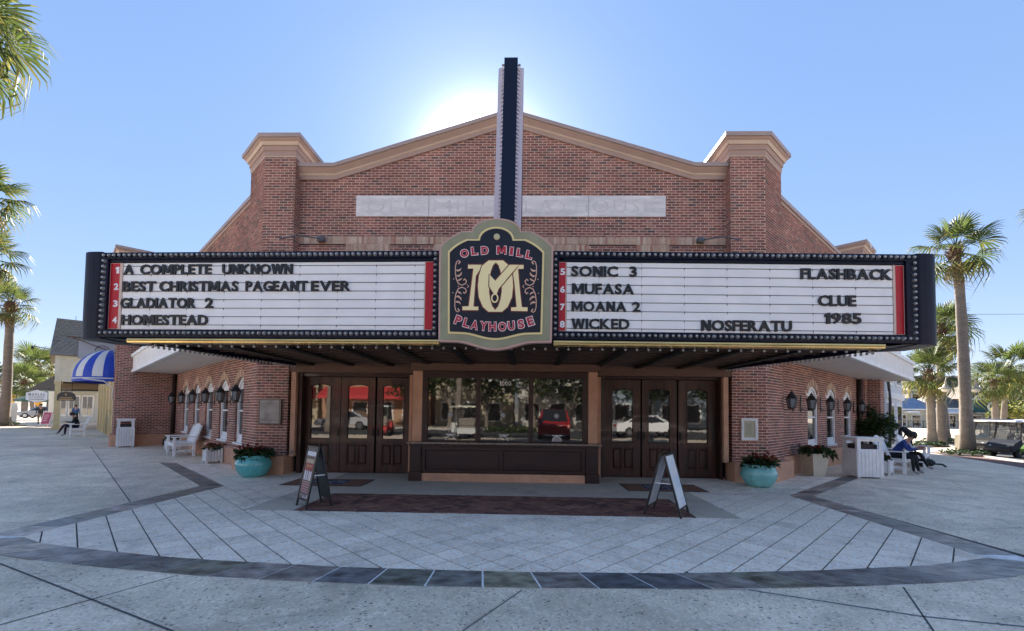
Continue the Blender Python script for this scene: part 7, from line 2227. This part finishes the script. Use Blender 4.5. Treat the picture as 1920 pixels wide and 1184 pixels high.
def far_building(name, label, x, y, rz, w, d, h, wallc, roofc, rh, nwin, gz0=-.43, awn=None, twostory=False, hip=.5):
    t = thing(name, (x, y, gz0), label, 'building')
    Mx = local((x, y, gz0), rz)
    b = MB(Mx); b.box(0, w, 0, d, 0, h); b.build('wall', mat('wall_%s_%d' % (name, int(sum(wallc) * 997)), wallc, .75, var=.08, vscale=1), t)
    o = .35
    b = MB(Mx); b.hexa([(-o, -o, h), (w + o, -o, h), (w + o, d + o, h), (-o, d + o, h), (w * hip * .5, d * .45, h + rh), (w - w * hip * .5, d * .45, h + rh), (w - w * hip * .5, d * .55, h + rh), (w * hip * .5, d * .55, h + rh)]); b.build('roof', mat('roof_%d' % int(sum(roofc) * 997), roofc, .7, var=.15, vscale=1.5), t)
    b = MB(Mx); b.box(-o, w + o, -o - .02, -o + .1, h - .2, h + .02); b.build('eave', M_white, t)
    for k in range(nwin):
        xx = w * (k + .5) / nwin - w / nwin * .32; ww = w / nwin * .64
        dr = (k == nwin // 2)
        for z0, z1 in (((.1, 2.3),) if not twostory else ((.3, 2.3), (h - 2.4, h - .7))):
            b = MB(Mx); b.box(xx, xx + ww, -.06, 0, z0 if not dr else .05, z1); f = b.build('door' if dr and z0 < 1 else 'window', M_white, t)
            b = MB(Mx); b.box(xx + .1, xx + ww - .1, -.075, -.055, z0 + .15, z1 - .12); b.build('pane', M_glass, f)
    if awn:
        zz = 2.5
        b = MB(Mx); b.hexa([(awn[1], -1.5, zz), (awn[2], -1.5, zz), (awn[2], 0, zz), (awn[1], 0, zz), (awn[1], -1.4, zz + .35), (awn[2], -1.4, zz + .35), (awn[2], 0, zz + awn[3]), (awn[1], 0, zz + awn[3])]); b.build('awning', mat('awn_%d' % int(sum(awn[0]) * 997), awn[0], .6), t)
    return t, Mx
far_building('cottage_shop', 'cream cottage shop with blue-grey metal roof on the right', 66.2, 70.9, R(-8), 7.0, 7, 3.3, (.52, .48, .38), (.20, .27, .38), 2.0, 3, awn=((.66, .66, .64), 1.5, 3.2, .5))
far_building('grey_roof_shop', 'low shop with dark shingle roof and white awning behind the palm trunks', 72.6, 70.0, R(-8), 5.2, 8, 3.5, (.50, .46, .40), (.10, .10, .095), 2.4, 3, awn=((.66, .66, .66), .6, 4.6, .9))
tt, Mx = far_building('teal_front_shop', 'shop with big teal awning carrying a white wreath, left of the tallest palm', 77.5, 69.2, R(-8), 10.0, 9, 5.2, (.40, .36, .30), (.12, .075, .055), 2.6, 4, twostory=False)
b = MB(Mx); b.box(-.1, 6.4, -1.2, -1.1, 2.75, 4.75); b.build('teal_awning', mat('teal_canvas', (.015, .075, .085), .6), tt)
b = MB(Mx); b.box(6.8, 9.8, -1.5, -.1, 2.6, 4.2); b.build('blue_awning', mat('blue_canvas', (.02, .04, .2), .6), tt)
b = MB(Mx)
for k in range(15):
    a = R(55 + k * 18); b.sphere((2.9 + .78 * math.cos(a), -1.25, 3.75 + .78 * math.sin(a)), .20, 6, 4, (1, .3, 1))
b.build('wreath_mark', M_white, tt)
b = MB(Mx); b.box(.3, 6.2, -1.28, -1.2, 2.66, 2.75); b.build('awning_lettering', mat('white_line', (.6, .62, .62), .6), tt)
far_building('big_brown_shop', 'larger tan building with brown roofs rising behind the teal awning', 76.5, 80, R(-8), 17, 12, 7.2, (.42, .36, .28), (.13, .085, .06), 3.2, 6, twostory=True)
far_building('tan_far_shop', 'tan building with pale roof behind the yellow-green hedge on the right', 92, 80, R(-15), 30, 10, 4.6, (.52, .44, .36), (.22, .20, .18), 2.6, 7)
far_building('gabled_house', 'tan house with pointed gable between the palms on the right', 79.0, 92, R(-8), 9, 9, 8.4, (.50, .42, .32), (.16, .10, .075), 3.4, 3, hip=.9)
# fence and steps before the cottage
t = thing('metal_railing', (69, 66, -.4), 'dark metal railing before the cottage shop on the right', 'railing')
for k in range(16):
    b = MB(); b.box(64.5 + k * .75, 64.56 + k * .75, 67.9 - k * .1, 67.96 - k * .1, -.43, .75); b.build('baluster', M_black, t)
b = MB(); b.bar((64.5, 67.95, .75), (76, 66.4, .75), .07); b.bar((64.5, 67.95, -.2), (76, 66.4, -.2), .05); b.build('rail', M_black, t)
# hedge on the far right and tree mass behind the streets
def tree(x, y, z, h, r, label, seed, mats, n=26, per=120, leaf=.38, group='trees behind the shops', trunk_h=None, tr=.22, sq=.8):
    t = thing('broadleaf_tree', (x, y, z), label, 'tree', group)
    rnd = random.Random(seed)
    th = trunk_h or h * .45
    b = MB(); b.tube([(x, y, z - .2), (x + rnd.uniform(-.2, .2), y, z + th * .6), (x + rnd.uniform(-.4, .4), y, z + th)], [tr, tr * .75, tr * .55], 8)
    for k in range(5):
        a = k * 1.26 + rnd.random(); b.tube([(x, y, z + th * .8), (x + math.cos(a) * r * .35, y + math.sin(a) * r * .35, z + th + (h - th) * .3), (x + math.cos(a) * r * .65, y + math.sin(a) * r * .65, z + th + (h - th) * .5)], [tr * .4, tr * .28, tr * .1], 6)
    b.build('trunk', M_trunk, t)
    lf = MB(); cz = z + th + (h - th) * .48
    for _ in range(n):
        u = Vector((rnd.gauss(0, 1), rnd.gauss(0, 1), rnd.gauss(0, 1))).normalized() * rnd.uniform(.35, 1) ** .5
        c = (x + u.x * r * .78, y + u.y * r * .78, cz + u.z * (h - th) * .5 * sq)
        leaf_cluster(c, r * rnd.uniform(.22, .38), per, leaf, (1, 1, .75), .3, lf, 2, rnd.randrange(99999))
    lf.build('crown', mats, t)
    return t
G1, G2 = [M_leafd, M_leaf], [M_leaf, M_palm]
M_yg = leafmat('hedge_yellow_green', (.30, .30, .06), .4)
for k, (x, y) in enumerate(((74, 58), (80, 60.5), (86, 62))):
    tree(x, y, -.43, 4.4, 3.6, ('yellow-green small tree behind the carts, left of three', 'yellow-green small tree behind the carts, middle of three', 'yellow-green small tree behind the carts, at the right edge')[k], 300 + k, [M_yg, M_palm], 22, 110, .36, 'yellow-green trees behind the carts', 1.3, .16)
for k, (x, y, h, r) in enumerate(((60, 88, 11, 6), (70, 96, 12, 7), (98, 96, 10, 6), (108, 92, 9, 6), (56, 78, 8, 4.5))):
    tree(x, y, -.43, h, r, ('dark tree behind the white shop on the right', 'dark tree behind the cottage shop', 'dark tree behind the tan building, left of two', 'dark tree behind the tan building, at the right edge', 'smaller dark tree beside the white shop')[k], 400 + k, G1, 24, 110, .6)
for k, (x, y, h, r) in enumerate(((-74, 66, 8, 5), (-84, 74, 9, 6), (-66, 60, 6, 4), (-96, 70, 9, 6), (-58, 62, 7, 4.5))):
    tree(x, y, 0, h, r, ('dark tree behind the far palms on the left, second from the edge', 'dark tree behind the tall far palm on the left', 'low dark tree behind the walkers on the left', 'dark tree at the left edge of the view', 'dark tree beside the black gabled awning')[k], 500 + k, G1, 22, 110, .5)
# ================================================================ across the road, behind the camera: what the glass reflects
rd = MB(); rd.poly([(-90, -27, .005), (90, -27, .005), (90, -16.5, .005), (-90, -16.5, .005)]); rd.build('road', M_asphalt, kind='structure')
kb = MB(); kb.box(-90, 90, -27.25, -27.05, 0, .12); kb.build('kerb', mat('kerb_stone', (0, 0, 0)), kind='structure')
M_sh = [mat('shop_cream', (.36, .31, .22), .75, var=.05), mat('shop_white', (.50, .48, .44), .7, var=.05), mat('shop_peach', (.34, .20, .12), .75, var=.05), mat('shop_blue', (.22, .27, .32), .7, var=.05)]
M_awr = mat('awning_red', (.45, .03, .035), .7, var=.05)
for k, (x0, w, h, mi, aw_) in enumerate(((-46, 13, 6, 1, 0), (-32, 10, 5, 0, 1), (-21.5, 12, 6.5, 2, 1), (-9, 8, 4.6, 0, 0), (-.5, 9, 7.0, 1, 0), (9, 11, 5, 3, 0), (20.5, 13, 6.5, 2, 1), (34, 13, 5.5, 0, 0))):
    t = thing('shop_across_road', (x0 + w / 2, -36, 0), ('shop across the road seen only in reflections, number from the left') if False else 'shop across the road behind the viewer, %s' % ('white and broad at the far left', 'cream with a red awning', 'peach with a long red awning', 'small and cream beside the trees', 'tall and white in the middle', 'pale blue', 'peach with a red awning at the right', 'cream at the far right')[k], 'building', 'shops across the road')
    b = MB(); b.box(x0, x0 + w, -46, -36, 0, h); b.build('wall', M_sh[mi], t)
    b = MB(); b.box(x0 - .2, x0 + w + .2, -46.2, -35.7, h, h + .35); b.build('cornice', M_white, t)
    n = int(w / 2.6)
    for j in range(n):
        xx = x0 + .6 + j * (w - 1.2) / n
        b = MB(); b.box(xx, xx + 1.7, -36.0, -35.95, .5, 2.5); f = b.build('window', M_white, t)
        b = MB(); b.box(xx + .12, xx + 1.58, -35.94, -35.93, .62, 2.38); b.build('pane', M_black, f)
    if aw_:
        b = MB(); b.hexa([(x0 + .3, -34.0, 2.7), (x0 + w - .3, -34.0, 2.7), (x0 + w - .3, -36, 2.7), (x0 + .3, -36, 2.7), (x0 + .3, -34.0, 3.0), (x0 + w - .3, -34.0, 3.0), (x0 + w - .3, -36, 4.0), (x0 + .3, -36, 4.0)]); b.build('awning', M_awr, t)
for k, (x, y, h, r) in enumerate(((-6.5, -29.5, 8, 3.6), (1.0, -31.0, 9, 4.2), (7.5, -30, 8.5, 4.0), (14.5, -29.5, 8, 3.8), (-26, -30, 8, 4))):
    tree(x, y, 0, h, r, 'spreading street tree across the road, %s' % ('left of the middle', 'in the middle', 'right of the middle', 'farthest right', 'farthest left')[k], 600 + k, G2, 22, 90, .42, 'street trees across the road', h * .36, .2)
for k, (x, y, h, r) in enumerate(((-3.0, -27.8, 7, 3.4), (4.2, -28.0, 6.6, 3.2), (10.8, -28.2, 7, 3.4), (-9.8, -29.2, 6.5, 3.0), (18, -30, 8, 4.0))):
    tree(x, y, 0, h, r, 'dense low street tree in the front row across the road, %s' % ('left of the middle', 'in the middle', 'right of the middle', 'farthest left', 'farthest right')[k], 650 + k, G1, 26, 100, .36, 'street trees across the road', h * .28, .18)
for k, (x, y) in enumerate(((-4.3, -19.5), (3.6, -14.8), (-14, -20.5), (11, -20))):
    palm([(x, y, 0), (x + .1, y, 4), (x + .15, y, 7.5)], .22, 2.0, 'palm across the road, %s' % ('left of the ticket window line', 'nearest the plaza', 'farthest left', 'farthest right')[k], 700 + k, False, 20, 'palms across the road')
cart(-3.4, -15.6, R(70), 'golf cart with a cream roof parked behind the viewer', (.6, .6, .58), (.72, .68, .55), z=0)
cart(-6.2, -15.9, R(80), 'golf cart with a blue cowl parked behind the viewer', (.03, .05, .2), (.7, .7, .7), z=0)
cart(-8.8, -16.2, R(85), 'golf cart with a red cowl parked behind the viewer', (.4, .03, .03), (.66, .66, .66), z=0)
car(1.9, -16.8, R(95), 'red and black car parked behind the viewer', (.42, .012, .012), 4.2, 1.75)
car(8.2, -18.6, R(172), 'white car passing behind the viewer', (.78, .78, .78), 4.6, 1.42)
car(-14, -24, R(3), 'silver car on the road behind the viewer', (.4, .4, .42), 4.5)
h_ = thing('clipped_hedge', (0, -15.5, 0), 'low clipped hedge in a bed behind the viewer', 'hedge')
lf = MB(); rnd = random.Random(9)
for _ in range(40): leaf_cluster((rnd.uniform(-2.2, .6), rnd.uniform(-18.9, -18.1), .35), .35, 40, .14, (1, 1, .8), .3, lf, 2, rnd.randrange(9999))
lf.build('foliage', G2, h_)
